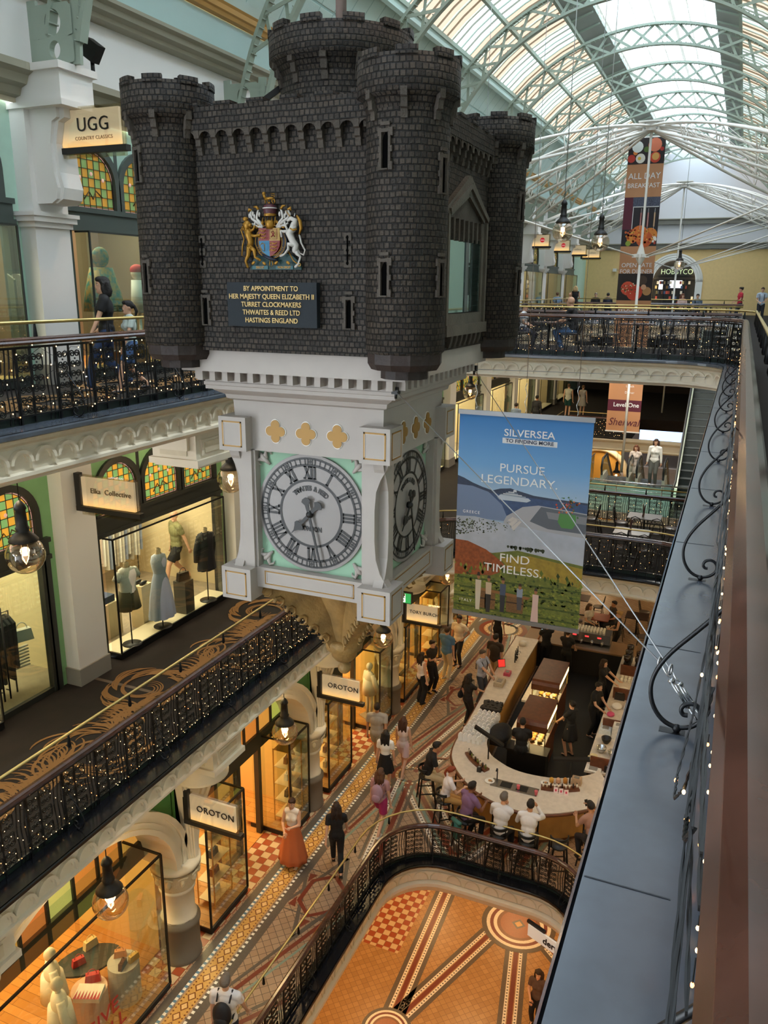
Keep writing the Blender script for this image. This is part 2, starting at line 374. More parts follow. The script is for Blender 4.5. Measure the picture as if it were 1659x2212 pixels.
TF = small_tiles('tile_field', 'a88d74', '987a60', .15, '5c4a3c'); TLG = small_tiles('tile_lower', 'b08858', 'a07848', .15, '84603c')
def plain_t(c): return M(c, .3, var=.15, vscale=25)
TG, TR, TW, TO, TN, TBL, TGR = plain_t('5d544b'), plain_t('743222'), plain_t('e9e2d2'), plain_t('c99a52'), plain_t('7c4a22'), plain_t('5d7f96'), plain_t('7f9486')
FV = void_path(-5.92, -1.42, Y0+1, 14.72, 1.3)
def ring_poly(b, c, r0, r1, z, m, n=40, a0=0, a1=2*PI):
    for i in range(n):
        a, d = a0+(a1-a0)*i/n, a0+(a1-a0)*(i+1)/n
        b.face([(c[0]+r*cos(t), c[1]+r*sin(t), z) for r, t in ((r0, a), (r1, a), (r1, d), (r0, d))], m)
def dashes(b, pts, w, z, m1, m2, step):
    ribbon(b, pts, w, z, m1, False)
    for x, y, t in walk(pts, step, step/2):
        c, s_ = cos(t)*step*.27, sin(t)*step*.27; nx, ny = -sin(t)*w*.34, cos(t)*w*.34
        b.face([(x-c, y-s_, z+.0006), (x+nx, y+ny, z+.0006), (x+c, y+s_, z+.0006), (x-nx, y-ny, z+.0006)], m2)
def bands(b, p0, p1, z, spec):
    """parallel stripes centred on the segment: (offset, width, kind)"""
    t = (Vector(p1)-Vector(p0)).normalized(); n = Vector((-t.y, t.x))
    for o, w, kd in spec:
        pts = [(p[0]+n.x*o, p[1]+n.y*o) for p in (p0, p1)]
        if kd == 'D': dashes(b, pts, w, z, TW, TG, w*1.05)
        else: ribbon(b, pts, w, z, kd, False)
b = B()
slabm = B(); L = FV
xl, xr, yf, ye = -12.0, 5.0, 14.72, 60.0
def flat(pts, m, z=0.0): b.face([(p[0], p[1], z) for p in pts], m)
x0, x1 = -5.92, -1.42
flat([(xl, Y0), (-8.15, Y0), (-8.15, ye), (xl, ye)], TC)
flat([(-8.15, Y0), (x0, Y0), (x0, yf), (-8.15, yf)], TF); flat([(x1, Y0), (xr, Y0), (xr, yf), (x1, yf)], TF); flat([(-8.15, yf), (xr, yf), (xr, ye), (-8.15, ye)], TF)
for i in range(len(FV)-1):
    p, q = FV[i], FV[i+1]
    if p[1] > FV[0][1] and q[1] > FV[0][1] or True:
        if p[0] < XC and q[0] <= XC and p[1] > 10 and p != q: flat([(x0, yf), q, p], TF)
        if p[0] > XC and q[0] > XC and q[1] > 10 and p != q: flat([(x1, yf), q, p], TF)
for sx in (1, -1):
    def X(x): return x if sx == 1 else 2*XC-x
    for xc, w, m in ((-8.03, .16, TG), (-7.7, .3, TO), (-7.38, .18, TG)): ribbon(b, [(X(xc), Y0), (X(xc), ye)], w, .001, m, False)
    for xc in (-7.92, -7.48):
        ribbon(b, [(X(xc), Y0), (X(xc), ye)], .065, .0012, TBL if xc < -7.8 else TG, False)
        y = 2.0
        while y < 46: b.face([(X(xc-.028), y, .002), (X(xc+.028), y, .002), (X(xc+.028), y+.06, .002), (X(xc-.028), y+.06, .002)], TW); y += .115
    y = 2.0
    while y < 44:      # guilloche: diamonds between two chains of small rings
        b.face([(X(-7.7), y-.11, .002), (X(-7.7)+.09, y, .002), (X(-7.7), y+.11, .002), (X(-7.7)-.09, y, .002)], TN)
        b.face([(X(-7.7), y-.075, .003), (X(-7.7)+.06, y, .003), (X(-7.7), y+.075, .003), (X(-7.7)-.06, y, .003)], plain_t('e0b67a'))
        for k in range(3):
            for xx in (-7.82, -7.58): b.face([(X(xx)+.022*cos(a), y+.075*k+.022*sin(a), .002) for a in (0, PI/2, PI, 1.5*PI)], TN)
        y += .225
# stars, rays and roundels in the field
def star(c, r, z, rot=0):
    cx, cy = c
    for k in range(2):
        P3 = [(cx+r*sin(rot+k*PI+2*PI*i/3)*.62, cy+r*cos(rot+k*PI+2*PI*i/3)) for i in range(3)]
        ribbon(b, P3+[P3[0]], .09, z+.0005*k, TG, False)
    P6 = [(cx+r*.5*sin(rot+PI*i/3)*.7, cy+r*.5*cos(rot+PI*i/3)) for i in range(6)]
    ribbon(b, P6+[P6[0]], .1, z+.0012, TR, False)
    for i in range(6):
        a = rot+PI*i/3; q = [(cx+r*.78*sin(a)*.64, cy+r*.78*cos(a)), (cx+r*.6*sin(a+.22)*.66, cy+r*.6*cos(a+.22)), (cx+r*.6*sin(a-.22)*.66, cy+r*.6*cos(a-.22))]
        b.face([(x, y, z+.001) for x, y in q], TR)
for yy in (12.6, 22.0): star((-6.72, yy), 1.25, .002)
star((-6.6, 7.6), 1.2, .002)
for p0, p1 in (((-7.25, 9.4), (-6.0, 12.9)), ((-7.25, 8.4), (-6.0, 10.2))):
    bands(b, p0, p1, .0035, [(-.16, .05, TGR), (0, .09, TR), (.14, .07, TG)])
for c, r in (((-6.62, 17.4), .42), ((-6.9, 27.6), .75), ((-6.0, 22.6), .38)):
    ring_poly(b, c, 0, r*.62, .004, TF if r < .6 else plain_t('dcc9a4')); ring_poly(b, c, r*.62, r*.76, .0042, TG)
    for k in range(26 if r > .6 else 18):
        a = 2*PI*k/(26 if r > .6 else 18); q = (c[0]+r*.86*cos(a), c[1]+r*.86*sin(a)); b.face([(q[0]+.03*cos(a+t), q[1]+.03*sin(a+t), .006) for t in (0, PI/2, PI, 1.5*PI)], TW)
    ring_poly(b, c, r*.76, r*.96, .0041, plain_t('b98f5a')); ring_poly(b, c, r*.96, r*1.2, .004, TR); ring_poly(b, c, r*1.2, r*1.45, .0038, TG)
SP = [(-.45, .07, TG), (-.33, .1, 'D'), (-.2, .08, TGR), (-.05, .12, TR), (.1, .08, TG), (.24, .1, 'D'), (.37, .09, TR), (.48, .05, TG)]
bands(b, (-6.62, 17.6), (-5.7, 22.2), .0045, SP); bands(b, (-6.5, 17.2), (-6.05, 14.0), .0045, SP[:5]); bands(b, (-6.3, 17.1), (-4.6, 14.95), .0043, SP)
bands(b, (-6.0, 22.9), (-6.75, 27.2), .0045, SP); bands(b, (-4.6, 14.95), (-3.3, 18.2), .0042, SP); bands(b, (-3.2, 15.2), (-2.6, 18), .0042, SP); bands(b, (-6.9, 28), (-5, 34), .0042, SP)
bands(b, (-7.25, 14.2), (-6.75, 17), .0042, [(0, .08, TR), (.12, .06, TG), (-.12, .06, TGR)])
bands(b, (-7.2, 18.6), (-6.2, 22.2), .0042, [(0, .08, TR), (.12, .06, TG), (-.12, .06, TGR)]); bands(b, (-7.2, 23.5), (-7.05, 27), .0042, [(0, .08, TR), (.12, .06, TG)])
S('floor_ground', b)
fascia('trim_fascia', 0, FV, scal=False, prof=[(.25, 0), (.25, -.07), (.2, -.1), (.12, -.2), (.1, -.22), (.12, -.5), (.2, -.54), (.2, -.62), (.1, -.8), (0, -.88), (-.4, -.92), (-.4, 0)], mlip=M('14161c', .22, var=.3))
b = B(); b.sweep([(.14, -.26), (.15, -.28), (.15, -.46), (.14, -.48)], FV, CREAM)
for x, y, t in walk(FV, .42, .1):
    if y > 5:
        n = Vector((sin(t), -cos(t))); T = Vector((cos(t), sin(t)))
        pts = [(x+n.x*.16+T.x*.17*cos(a), y+n.y*.16+T.y*.17*cos(a), -.46+.2*sin(a)) for a in [PI*k/6 for k in range(7)]]; b.tube(pts, .012, 4, STONE)
S('trim_ground_void', b)
# lower ground floor
b = B(); z = LG
b.face([(-9, Y0, z), (3, Y0, z), (3, 34, z), (-9, 34, z)], TLG)
b.face([(-9, Y0, z+.001), (-6.9, Y0, z+.001), (-6.9, 34, z+.001), (-9, 34, z+.001)], TC) if False else None
b.face([(-9, 17.0, z+.001), (-6.75, 17.0, z+.001), (-6.75, 34, z+.001), (-9, 34, z+.001)], TC)
SL = [(-.24, .12, TG), (-.13, .09, 'D'), (0, .12, TR), (.13, .09, 'D'), (.24, .12, TG)]
c = (-3.95, 19.4); v = (-6.1, 14.7)
for p0, p1 in ((v, (-6.35, 21)), (v, (c[0]-.65, c[1]-.65)), ((c[0]+.15, c[1]-.8), (-3.1, 14.6)), ((c[0]+.8, c[1]-.3), (-1.5, 17.6)), (v, (-7.6, 12.6)), (v, (-4.6, 11.4)), ((-3.1, 14.6), (-4.6, 11.4))): bands(b, p0, p1, z+.003, SL)
for cc in (c, (-3.05, 12.4), v):
    k = 1 if cc is c else .6
    for i, (r0, r1, m) in enumerate(((0, .52, plain_t('9a5a30')), (.52, .62, TN), (.62, .72, TW), (.72, .82, TR), (.82, .92, TW), (.92, 1.06, TG))): ring_poly(b, cc, r0*k, r1*k, z+.005+i*.0002, m)
    ring_poly(b, cc, 0, .2*k, z+.0065, TG, 4); ring_poly(b, cc, 0, .12*k, z+.007, TO, 4)
S('floor_lower_ground', b)
b = B(); MW = M('cda978', .7)
b.box(-9.1, -9, Y0, 34, LG, -.9, MW); b.box(3, 3.1, Y0, 34, LG, -.9, MW); b.box(-9, 3, 34, 34.1, LG, -.9, MW); b.box(-9, 3, Y0-.1, Y0, LG, -.9, MW)
S('wall_lower_ground', b)
b = B()
for a0, a1, c0, c1 in ((-9, -5.95, Y0, 34), (-1.4, 3, Y0, 34), (-5.95, -1.4, 15.2, 34)): b.box(a0, a1, c0, c1, -.93, -.9, CREAM)
S('ceiling_lower_ground', b)
# ---------------- roof profile, both sides ----------------
TIN = brick_mat('pressed_tin', 'cfe6e2', 'd6ebe6', 'a9c9c6', .62, .62, .02, bump=.6, rough=.5, coord='Object', offset=0, noise=0); RR, RZ = 6.9, 14.3
PANEL = translucent('6c5a4d', .97); PANELW = translucent('7d8587', .93); GREYP = M('8f9690', .5)
def rp(deg, r=RR): a = math.radians(deg); return (-3.67-r*cos(a), RZ+r*sin(a))
def extr(b, pts, m, y0=Y0, y1=Y1, sx=1, smooth=False):
    q = [((x if sx == 1 else 2*XC-x), z) for x, z in pts]
    vs = [(x, y, z) for y in (y0, y1) for x, z in q]; n = len(q)
    b.raw(vs, [((i, i+1, n+i+1, n+i) if sx == 1 else (i, n+i, n+i+1, i+1)) for i in range(n-1)], m, smooth=smooth)
for sx, side in ((1, 'left'), (-1, 'right')):
    b = B(); extr(b, [(-10.25, 15.4), (-10.25, 16.45)], M('f0eeec', .7), sx=sx); extr(b, [(-10.3, 14.9), (-10.3, 15.45)], STONE, sx=sx)
    extr(b, [(-10.05, 16.75), (-9.9, 17.3)], M('c3dedd', .7), sx=sx)
    extr(b, [(-9.85, 17.52)]+[rp(d) for d in (28, 29.5)], M('cfe3e0', .7), sx=sx); S('wall_attic_'+side, b)
    b = B(); extr(b, [rp(d) for d in (29.5, 33, 36, 39, 42)], TIN, sx=sx); S('ceiling_cove_'+side, b)
    b = B()
    extr(b, [(-10.25, 16.42), (-10.05, 16.44), (-10.03, 16.5), (-9.93, 16.54), (-9.9, 16.62), (-9.82, 16.66), (-9.82, 16.72), (-10.05, 16.76)], GREYC, sx=sx)
    extr(b, [(-10.4, 14.95), (-10.2, 15.0), (-10.16, 15.1), (-10.05, 15.14), (-10.0, 15.25), (-9.9, 15.3), (-9.9, 15.4), (-10.25, 15.42)], GREYC, sx=sx)
    extr(b, [(-9.9, 17.28), (-9.8, 17.3), (-9.76, 17.36), (-9.72, 17.38), (-9.7, 17.46), (-9.66, 17.5), (-9.85, 17.53)], M('cf9f5c', .55), sx=sx)
    extr(b, [rp(42), rp(42.2, 6.72), rp(43, 6.7), rp(43.6, 6.78), rp(44.2, 6.8), rp(44.4, 6.9)], M('cfe6e0', .5), sx=sx); S('trim_roof_'+side, b)
    b = B()      # glazing strip with alternating clear and warm panels between thin bars
    ys = [10.27+BAY*k for k in range(-4, 11)]
    for yb in ys[:-1]:
        for k in range(6):
            y0 = yb+BAY*k/6; extr(b, [rp(d) for d in (44.4, 50, 56, 62, 68)], PANELW if k in (0, 5) else PANEL, y0+.03, y0+BAY/6-.03, sx)
    S('window_roof_'+side, b)
    b = B()
    for yb in ys[:-1]:
        for k in range(6):
            for dy in (0, BAY/12):
                y0 = yb+BAY*k/6+dy; w = .03 if dy == 0 else .012
                for d0 in (44.4, 50.3, 56.2, 62.1):
                    p, q = rp(d0, 6.88), rp(d0+5.9, 6.88); fx = (lambda v: v if sx == 1 else 2*XC-v); b.beam((fx(p[0]), y0, p[1]), (fx(q[0]), y0, q[1]), w, .05, GREYC if dy else RIB)
    for d in (44.4, 56, 68): p = rp(d, 6.84); b.beam(((p[0] if sx == 1 else 2*XC-p[0]), Y0, p[1]), ((p[0] if sx == 1 else 2*XC-p[0]), Y1, p[1]), .1, .12, RIB)
    S('trim_glazing_bars_'+side, b)
    b = B(); extr(b, [rp(68), rp(71.5), rp(75)], GREYP, sx=sx)
    for k in range(-4, 60):
        y = k*1.27+.4; p, q = rp(68.5, 6.85), rp(74.5, 6.85); b.beam(((p[0] if sx == 1 else 2*XC-p[0]), y, p[1]), ((q[0] if sx == 1 else 2*XC-q[0]), y, q[1]), .05, .05, RIB)
    a = rp(75); extr(b, [a, (a[0], a[1]+.12)], RIB, sx=sx); S('ceiling_upper_'+side, b)
    b = B(); cl = a; e = (a[0], a[1]+.9)
    for k in range(7): extr(b, [(a[0]-.03, a[1]+.15+k*.1), (a[0]+.05, a[1]+.2+k*.1)], WHITEP, sx=sx)
    S('trim_louvre_'+side, b)
    b = B(); extr(b, [e, (-3.67, 22.35)], glass('b4bfc8', .05), sx=sx); S('window_lantern_'+side, b)
    b = B(); n = 0; y = Y0
    while y < Y1:
        ex = e[0] if sx == 1 else 2*XC-e[0]; b.beam((ex, y, e[1]), (XC, y, 22.35), .05, .07, WHITEP)
        b.beam((ex, y, a[1]), (ex, y, e[1]), .05, .05, WHITEP); y += .634
    ex = e[0] if sx == 1 else 2*XC-e[0]; b.beam((ex, Y0, e[1]), (ex, Y1, e[1]), .1, .1, WHITEP)
    for fr in (.33, .66): b.beam((ex+(XC-ex)*fr, Y0, e[1]+(22.35-e[1])*fr), (ex+(XC-ex)*fr, Y1, e[1]+(22.35-e[1])*fr), .05, .06, WHITEP)
    if sx == 1: b.beam((XC, Y0, 22.33), (XC, Y1, 22.33), .12, .12, WHITEP)
    S('trim_lantern_'+side, b)
# arched lattice ribs
def make_rib():
    t = thing('roof_truss', 'pale green riveted lattice arch rib under the glazed roof', 'roof truss', (0, 0, 0), 0, 'lattice arch ribs of the roof')
    lt = B(); rv = B(); w = .16
    def P(a, r, sx): return Vector((XC-sx*r*cos(a), 0, RZ+r*sin(a)))
    n = 26; a0, a1 = math.radians(14), PI/2
    for sx in (1, -1):
        i = 3
        while i < n-1:
            t0, t1 = a0+(a1-a0)*i/n, a0+(a1-a0)*(i+2.2)/n
            lt.beam(P(t0, 5.74, sx)+Vector((0, .04, 0)), P(t1, 6.3, sx)+Vector((0, .04, 0)), .075, .02, RIB, up=(0, 1, 0))
            lt.beam(P(t0, 6.3, sx)-Vector((0, .04, 0)), P(t1, 5.74, sx)-Vector((0, .04, 0)), .075, .02, RIB, up=(0, 1, 0)); i += 2.3
        for i in range(2*n):
            for r in (6.27, 5.77): q = P(a0+(a1-a0)*i/(2*n), r, sx); rv.cyl(q+Vector((0, -.09, 0)), q+Vector((0, .09, 0)), .014, RIB, n=5)
        # perforated foot plate
        gp = B(); N = 28
        xo = XC-sx*6.42; 
        for j, (zc, rh) in enumerate(((15.62, .105), (15.98, .15))):
            za, zb = (15.42, 15.78) if j == 0 else (15.78, 16.22)
            xi0, xi1 = XC-sx*5.66, XC-sx*5.6
            xm = (xo+xi0)/2+.02*sx
            hp = [(xm+rh*cos(2*PI*k/N), zc+rh*1.15*sin(2*PI*k/N)) for k in range(N)]
            def edge(a):
                dx, dz = cos(a), sin(a); tx = (abs(xo-xm) if dx*(xo-xm) > 0 else abs(xi0-xm))/max(1e-6, abs(dx)); tz = ((zb-zc) if dz > 0 else (zc-za))/max(1e-6, abs(dz)); t = min(tx, tz); return (xm+dx*t, zc+dz*t)
            op = [edge(2*PI*k/N) for k in range(N)]
            for yy in (-.05, .05): gp.raw([(x, yy, z) for x, z in hp]+[(x, yy, z) for x, z in op], [(k, (k+1) % N, N+(k+1) % N, N+k) for k in range(N)], RIB)
            gp.raw([(x, yy, z) for yy in (-.05, .05) for x, z in hp], [(k, (k+1) % N, N+(k+1) % N, N+k) for k in range(N)], RIB)
        gp.beam((xi0, 0, 15.4), (XC-sx*5.6, 0, 16.3), .16, .06, RIB, up=(0, 1, 0)); gp.beam((xo, 0, 15.4), (xo, 0, 16.3), .16, .06, RIB, up=(0, 1, 0)); gp.obj('foot_plate', t)
    for r, nm in ((6.32, 'upper_chord'), (5.72, 'lower_chord')):
        c = B(); pts = [P(a0+(a1-a0)*i/n, r, 1) for i in range(n+1)]+[P(a1-(a1-a0)*i/n, r, -1) for i in range(1, n+1)]; vs = []
        for i, q in enumerate(pts):
            d = (pts[min(i+1, 2*n)]-pts[max(i-1, 0)]).normalized(); u = Vector((-d.z, 0, d.x)); vs += [q+u*a*.035+Vector((0, e*w/2, 0)) for a, e in ((-1, -1), (1, -1), (1, 1), (-1, 1))]
        c.raw(vs, [(i*4+j, i*4+(j+1) % 4, i*4+4+(j+1) % 4, i*4+4+j) for i in range(2*n) for j in range(4)], RIB); c.obj(nm, t)
    lt.obj('lattice', t); rv.obj('rivets', t)
    return t
rib = make_rib()
for k in range(-2, 10):
    y = 10.3+BAY*k
    lb = 'pale green lattice roof rib '+{1: 'springing from the block above the UGG sign pilaster', 2: 'rising behind the castle between its left turret and keep'}.get(k, ('number %d counted from the yellow end wall' % (10-k)))
    if k == -2: rib.location = (0, y, 0); rib['label'] = lb
    else: dup(rib, (0, y, 0), 0, lb)
# end walls
b = B(); YW = M('f0cf92', .75, var=.05); WL = M('dcdde2', .75)
yw = Y1
def wallz(b, x0, x1, z0, z1, y, m, th=.2): b.box(x0, x1, y, y+th, z0, z1, m)
wallz(b, -10.5, -5.95, L2, 14.9, yw, YW); wallz(b, -3.05, 3.2, L2, 14.9, yw, YW); wallz(b, -5.95, -3.05, 14.3, 14.9, yw, YW)
N = 14
for i in range(N):
    a, c = PI*i/N, PI*(i+1)/N; xa, za = -4.5+1.45*cos(a), 12.85+1.45*sin(a); xb, zb = -4.5+1.45*cos(c), 12.85+1.45*sin(c)
    b.face([(xa, yw, za), (xa, yw, 14.3), (xb, yw, 14.3), (xb, yw, zb)], YW)
wallz(b, -10.6, 3.3, 14.9, 22.6, yw+.05, WL); wallz(b, -10.6, 3.3, -.1, L2, yw+.05, M('3a2f28', .8))
S('wall_far_end', b)
b = B()
for z in (14.95, 16.5): b.box(-10.3, 3.1, yw-.25, yw, z, z+.3, M('77756c', .6)); b.box(-10.3, 3.1, yw-.32, yw, z+.3, z+.36, GREYC)
for rr in (1.45, 1.6, 1.75): b.tube([(-4.5+rr*cos(PI*i/24), yw-.08, 12.85+rr*sin(PI*i/24)) for i in range(25)], .09, 8, WHITEP)
for sx in (-1, 1): b.box(-4.5+sx*1.6-.22, -4.5+sx*1.6+.22, yw-.15, yw, L2, 12.85, WHITEP)
S('trim_far_end', b)
b = B(); b.box(-10.7, 3.4, Y0-.2, Y0, LG, 22.6, WL); S('wall_added_behind', b)  # added wall, out of view, stops sky light entering from behind
# right-hand side: plain arcade wall seen only in glances and reflections
b = B()
for z in (0, L1, L2):
    b.box(3.1, 3.3, Y0, Y1, z, z+5.4, M('cfe0d2', .7))
    for y in PY: b.box(2.85, 3.12, y-.38, y+.38, z, z+4.6, WHITE)
S('wall_right', b)
# ---------------- left arcade ----------------
PIL = [10.35+BAY*k for k in range(-3, 9)]
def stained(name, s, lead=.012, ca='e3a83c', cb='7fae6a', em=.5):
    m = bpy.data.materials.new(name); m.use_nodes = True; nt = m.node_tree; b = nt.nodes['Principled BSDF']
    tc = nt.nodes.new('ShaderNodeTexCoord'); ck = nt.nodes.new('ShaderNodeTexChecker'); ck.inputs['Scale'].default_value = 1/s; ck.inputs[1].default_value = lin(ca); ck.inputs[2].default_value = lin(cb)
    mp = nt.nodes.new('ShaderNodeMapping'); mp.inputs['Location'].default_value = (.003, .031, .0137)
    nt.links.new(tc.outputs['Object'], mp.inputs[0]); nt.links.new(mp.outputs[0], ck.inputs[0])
    nt.links.new(ck.outputs[0], b.inputs['Base Color']); nt.links.new(ck.outputs[0], b.inputs['Emission Color']); b.inputs['Emission Strength'].default_value = em; b.inputs['Roughness'].default_value = .2  # emission stands in for shop light coming through from behind
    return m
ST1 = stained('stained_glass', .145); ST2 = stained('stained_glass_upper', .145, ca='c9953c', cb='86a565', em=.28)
PINK = M('e8b8a8', .3, emit=.3); LEAD = M('26201a', .5); RED = M('8c1f2e', .4, emit=.1)  # PINK and RED glow slightly in place of light from behind
def arch_frame(x, yc, zs, w, r, mat, b, t=.1, n=16, zb=None):
    pts = [(x, yc-r*cos(PI*i/n), zs+r*sin(PI*i/n)) for i in range(n+1)]
    pts = [(x, yc-r, zb)]+pts+[(x, yc+r, zb)]
    b.tube(pts, t/2*1.3, 4, mat, flat=(1, 0, 0), smooth=False)
def stained_window(n, x, yc, zb, zs, r, frame, mat, parent=None):
    w = B(); N = 16; poly = [(x, yc-r, zb)]+[(x, yc-r*cos(PI*i/N), zs+r*sin(PI*i/N)) for i in range(N+1)]+[(x, yc+r, zb)]
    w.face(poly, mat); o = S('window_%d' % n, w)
    f = B(); arch_frame(x+.02, yc, zs, 0, r+.03, frame, f, .13, zb=zb); f.box(x-.03, x+.06, yc-r-.1, yc+r+.1, zb-.06, zb+.03, frame); f.obj('window_frame', o)
    l = B(); q = .145; k = math.floor((yc-r)/q)
    g = B(); rr = r*.9
    inner = [(x+.012, yc-rr, zb+.05)]+[(x+.012, yc-rr*cos(PI*i/N), zs+rr*sin(PI*i/N)) for i in range(N+1)]+[(x+.012, yc+rr, zb+.05)]
    outer = [(x+.012, p[1]+(p[1]-yc)*.1, p[2]+(.09 if 0 < i < N+2 else -.05)*((p[2]-zs)/rr if p[2] > zs else 0)) for i, p in enumerate(inner)]
    for i in range(len(inner)): j = (i+1) % len(inner); g.face([inner[i], inner[j], outer[j] if i < N+2 else (x+.012, yc-r*.99, zb), outer[i] if i < N+2 else (x+.012, yc+r*.99, zb)], PINK)
    g.obj('border', o)
    y = (k+1)*q-.031
    while y < yc+r:
        h = math.sqrt(max(0, r*r-(y-yc)**2)); l.box(x+.01, x+.018, y-.005, y+.005, zb, zs+h, LEAD); y += q
    z = (math.floor(zb/q)+1)*q-.0137
    while z < zs+r:
        h = r if z < zs else math.sqrt(max(0, r*r-(z-zs)**2)); l.box(x+.01, x+.018, yc-h, yc+h, z-.005, z+.005, LEAD); z += q
    l.tube(inner, .007, 4, LEAD, closed=True)
    for dy, dz in ((0, r*.55), (-.3, .15), (.3, .15)): l.ball((x+.018, yc+dy*r/.6, zs+dz*.5), .035, PINK, 8, 5, sc=(.4, 1, 1))
    l.tube([(x+.02, yc-.4*r, zb+.16), (x+.02, yc-.15*r, zb+.3), (x+.02, yc, zb+.18), (x+.02, yc+.15*r, zb+.32), (x+.02, yc+.42*r, zb+.22)], .012, 5, M('5a4520', .4))
    l.obj('leading', o); return o
WN = [0]
def nextw(): WN[0] += 1; return WN[0]
BACKW = {L2: M('cbb68a', .8), L1: M('d7c39b', .8), 0: M('d9b36c', .8)}
WOODF = brick_mat('floor_boards', 'c98f4c', 'b57c3c', '7a5228', 1.4, .16, .004, bump=0, rough=.35, coord='Object', noise=0)
CONCF = M('a3937c', .6, var=.15)
def shop_room(lv, y0, y1, xw, depth, h, floor, wall, light, col=(1, .78, .48)):
    b = B(); xb = xw-depth
    b.face([(xb, y0, lv+.012), (xw, y0, lv+.012), (xw, y1, lv+.012), (xb, y1, lv+.012)], floor); S('floor_shop', b)
    b = B(); b.face([(xb, y0, lv), (xb, y1, lv), (xb, y1, lv+h), (xb, y0, lv+h)], wall); b.face([(xb, y0, lv), (xb, y0, lv+h), (xw, y0, lv+h), (xw, y0, lv)], wall); b.face([(xb, y1, lv), (xw, y1, lv), (xw, y1, lv+h), (xb, y1, lv+h)], wall)
    S('wall_shop', b)
    b = B(); b.face([(xb, y0, lv+h), (xb, y1, lv+h), (xw, y1, lv+h), (xw, y0, lv+h)], M('d8d2c4', .8)); S('ceiling_shop', b)
    if light: area('shop_ceiling_light', ((xb+xw)/2+.3, (y0+y1)/2, lv+h-.06), min(depth*.7, 2), light, col, size_y=(y1-y0)*.8)
def glass_case(lv, y0, y1, x0, x1, h, plinth, frame, pm, gm=None, sw=.028, open_back=True):
    """projecting glazed display bay"""
    n = nextw(); gm = gm or CLEAR; b = B()
    for q in ([(x1, y0, lv+plinth), (x1, y1, lv+plinth), (x1, y1, lv+h), (x1, y0, lv+h)], [(x0, y0, lv+plinth), (x1, y0, lv+plinth), (x1, y0, lv+h), (x0, y0, lv+h)], [(x0, y1, lv+plinth), (x1, y1, lv+plinth), (x1, y1, lv+h), (x0, y1, lv+h)], [(x0, y0, lv+h), (x1, y0, lv+h), (x1, y1, lv+h), (x0, y1, lv+h)]): b.face(q, gm)
    o = S('window_%d' % n, b); f = B()
    for y in (y0, y1): f.beam((x1, y, lv+plinth), (x1, y, lv+h), sw, sw, frame); f.beam((x0, y, lv+h), (x1, y, lv+h), sw, sw, frame)
    f.beam((x1, y0, lv+h), (x1, y1, lv+h), sw, sw, frame); f.beam((x1, y0, lv+plinth), (x1, y1, lv+plinth), sw*1.2, sw, frame); f.obj('window_frame', o)
    p = B(); p.box(x0-.1, x1, y0, y1, lv+.02, lv+plinth-.02, frame); p.box(x0-.3, x1-.01, y0+.01, y1-.01, lv+plinth-.02, lv+plinth, pm); p.obj('display_plinth', o)
    return o
def upper_bay(lv, y0, wall, frame, stmat, light, caseh, interior=None, detail=True):
    """one bay of the two upper arcades: y0 is the pilaster centre at its near end"""
    xw = -10.45; a, c = y0+.66, y0+.66+3.76; zb, zs, r = lv+2.8, lv+3.23, .58; yc = [a+.63+1.25*k for k in range(3)]
    b = B(); t = lv+4.2
    b.face([(xw, y0, lv), (xw, a, lv), (xw, a, t), (xw, y0, t)], wall); b.face([(xw, c, lv), (xw, y0+BAY, lv), (xw, y0+BAY, t), (xw, c, t)], wall)
    N = 12
    edges = []
    for k, y in enumerate(yc):
        for i in range(N):
            p, q = PI*i/N, PI*(i+1)/N; ya, za, yb_, zb_ = y-r*cos(p), zs+r*sin(p), y-r*cos(q), zs+r*sin(q)
            b.face([(xw, ya, za), (xw, yb_, zb_), (xw, yb_, t), (xw, ya, t)], wall)
    prev = a
    for y in yc+[None]:
        nx = (y-r) if y else c
        if nx > prev: b.face([(xw, prev, zb), (xw, nx, zb), (xw, nx, t), (xw, prev, t)], frame if y != yc[0] and y else wall)
        prev = (y+r) if y else c
    S('wall_left', b)
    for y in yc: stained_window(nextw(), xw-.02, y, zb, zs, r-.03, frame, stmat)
    f = B(); f.box(xw-.12, xw+.06, a-.12, c+.12, lv+2.48, lv+2.8, frame); f.box(xw-.1, xw+.1, a-.14, c+.14, lv+2.74, lv+2.82, frame); f.box(xw-.1, xw+.09, a-.14, c+.14, lv+2.44, lv+2.52, frame)
    for y in (a-.06, c+.06): f.box(xw-.12, xw+.05, y-.07, y+.07, lv, lv+2.8, frame)
    S('trim_shopfront', f)
    return a, c
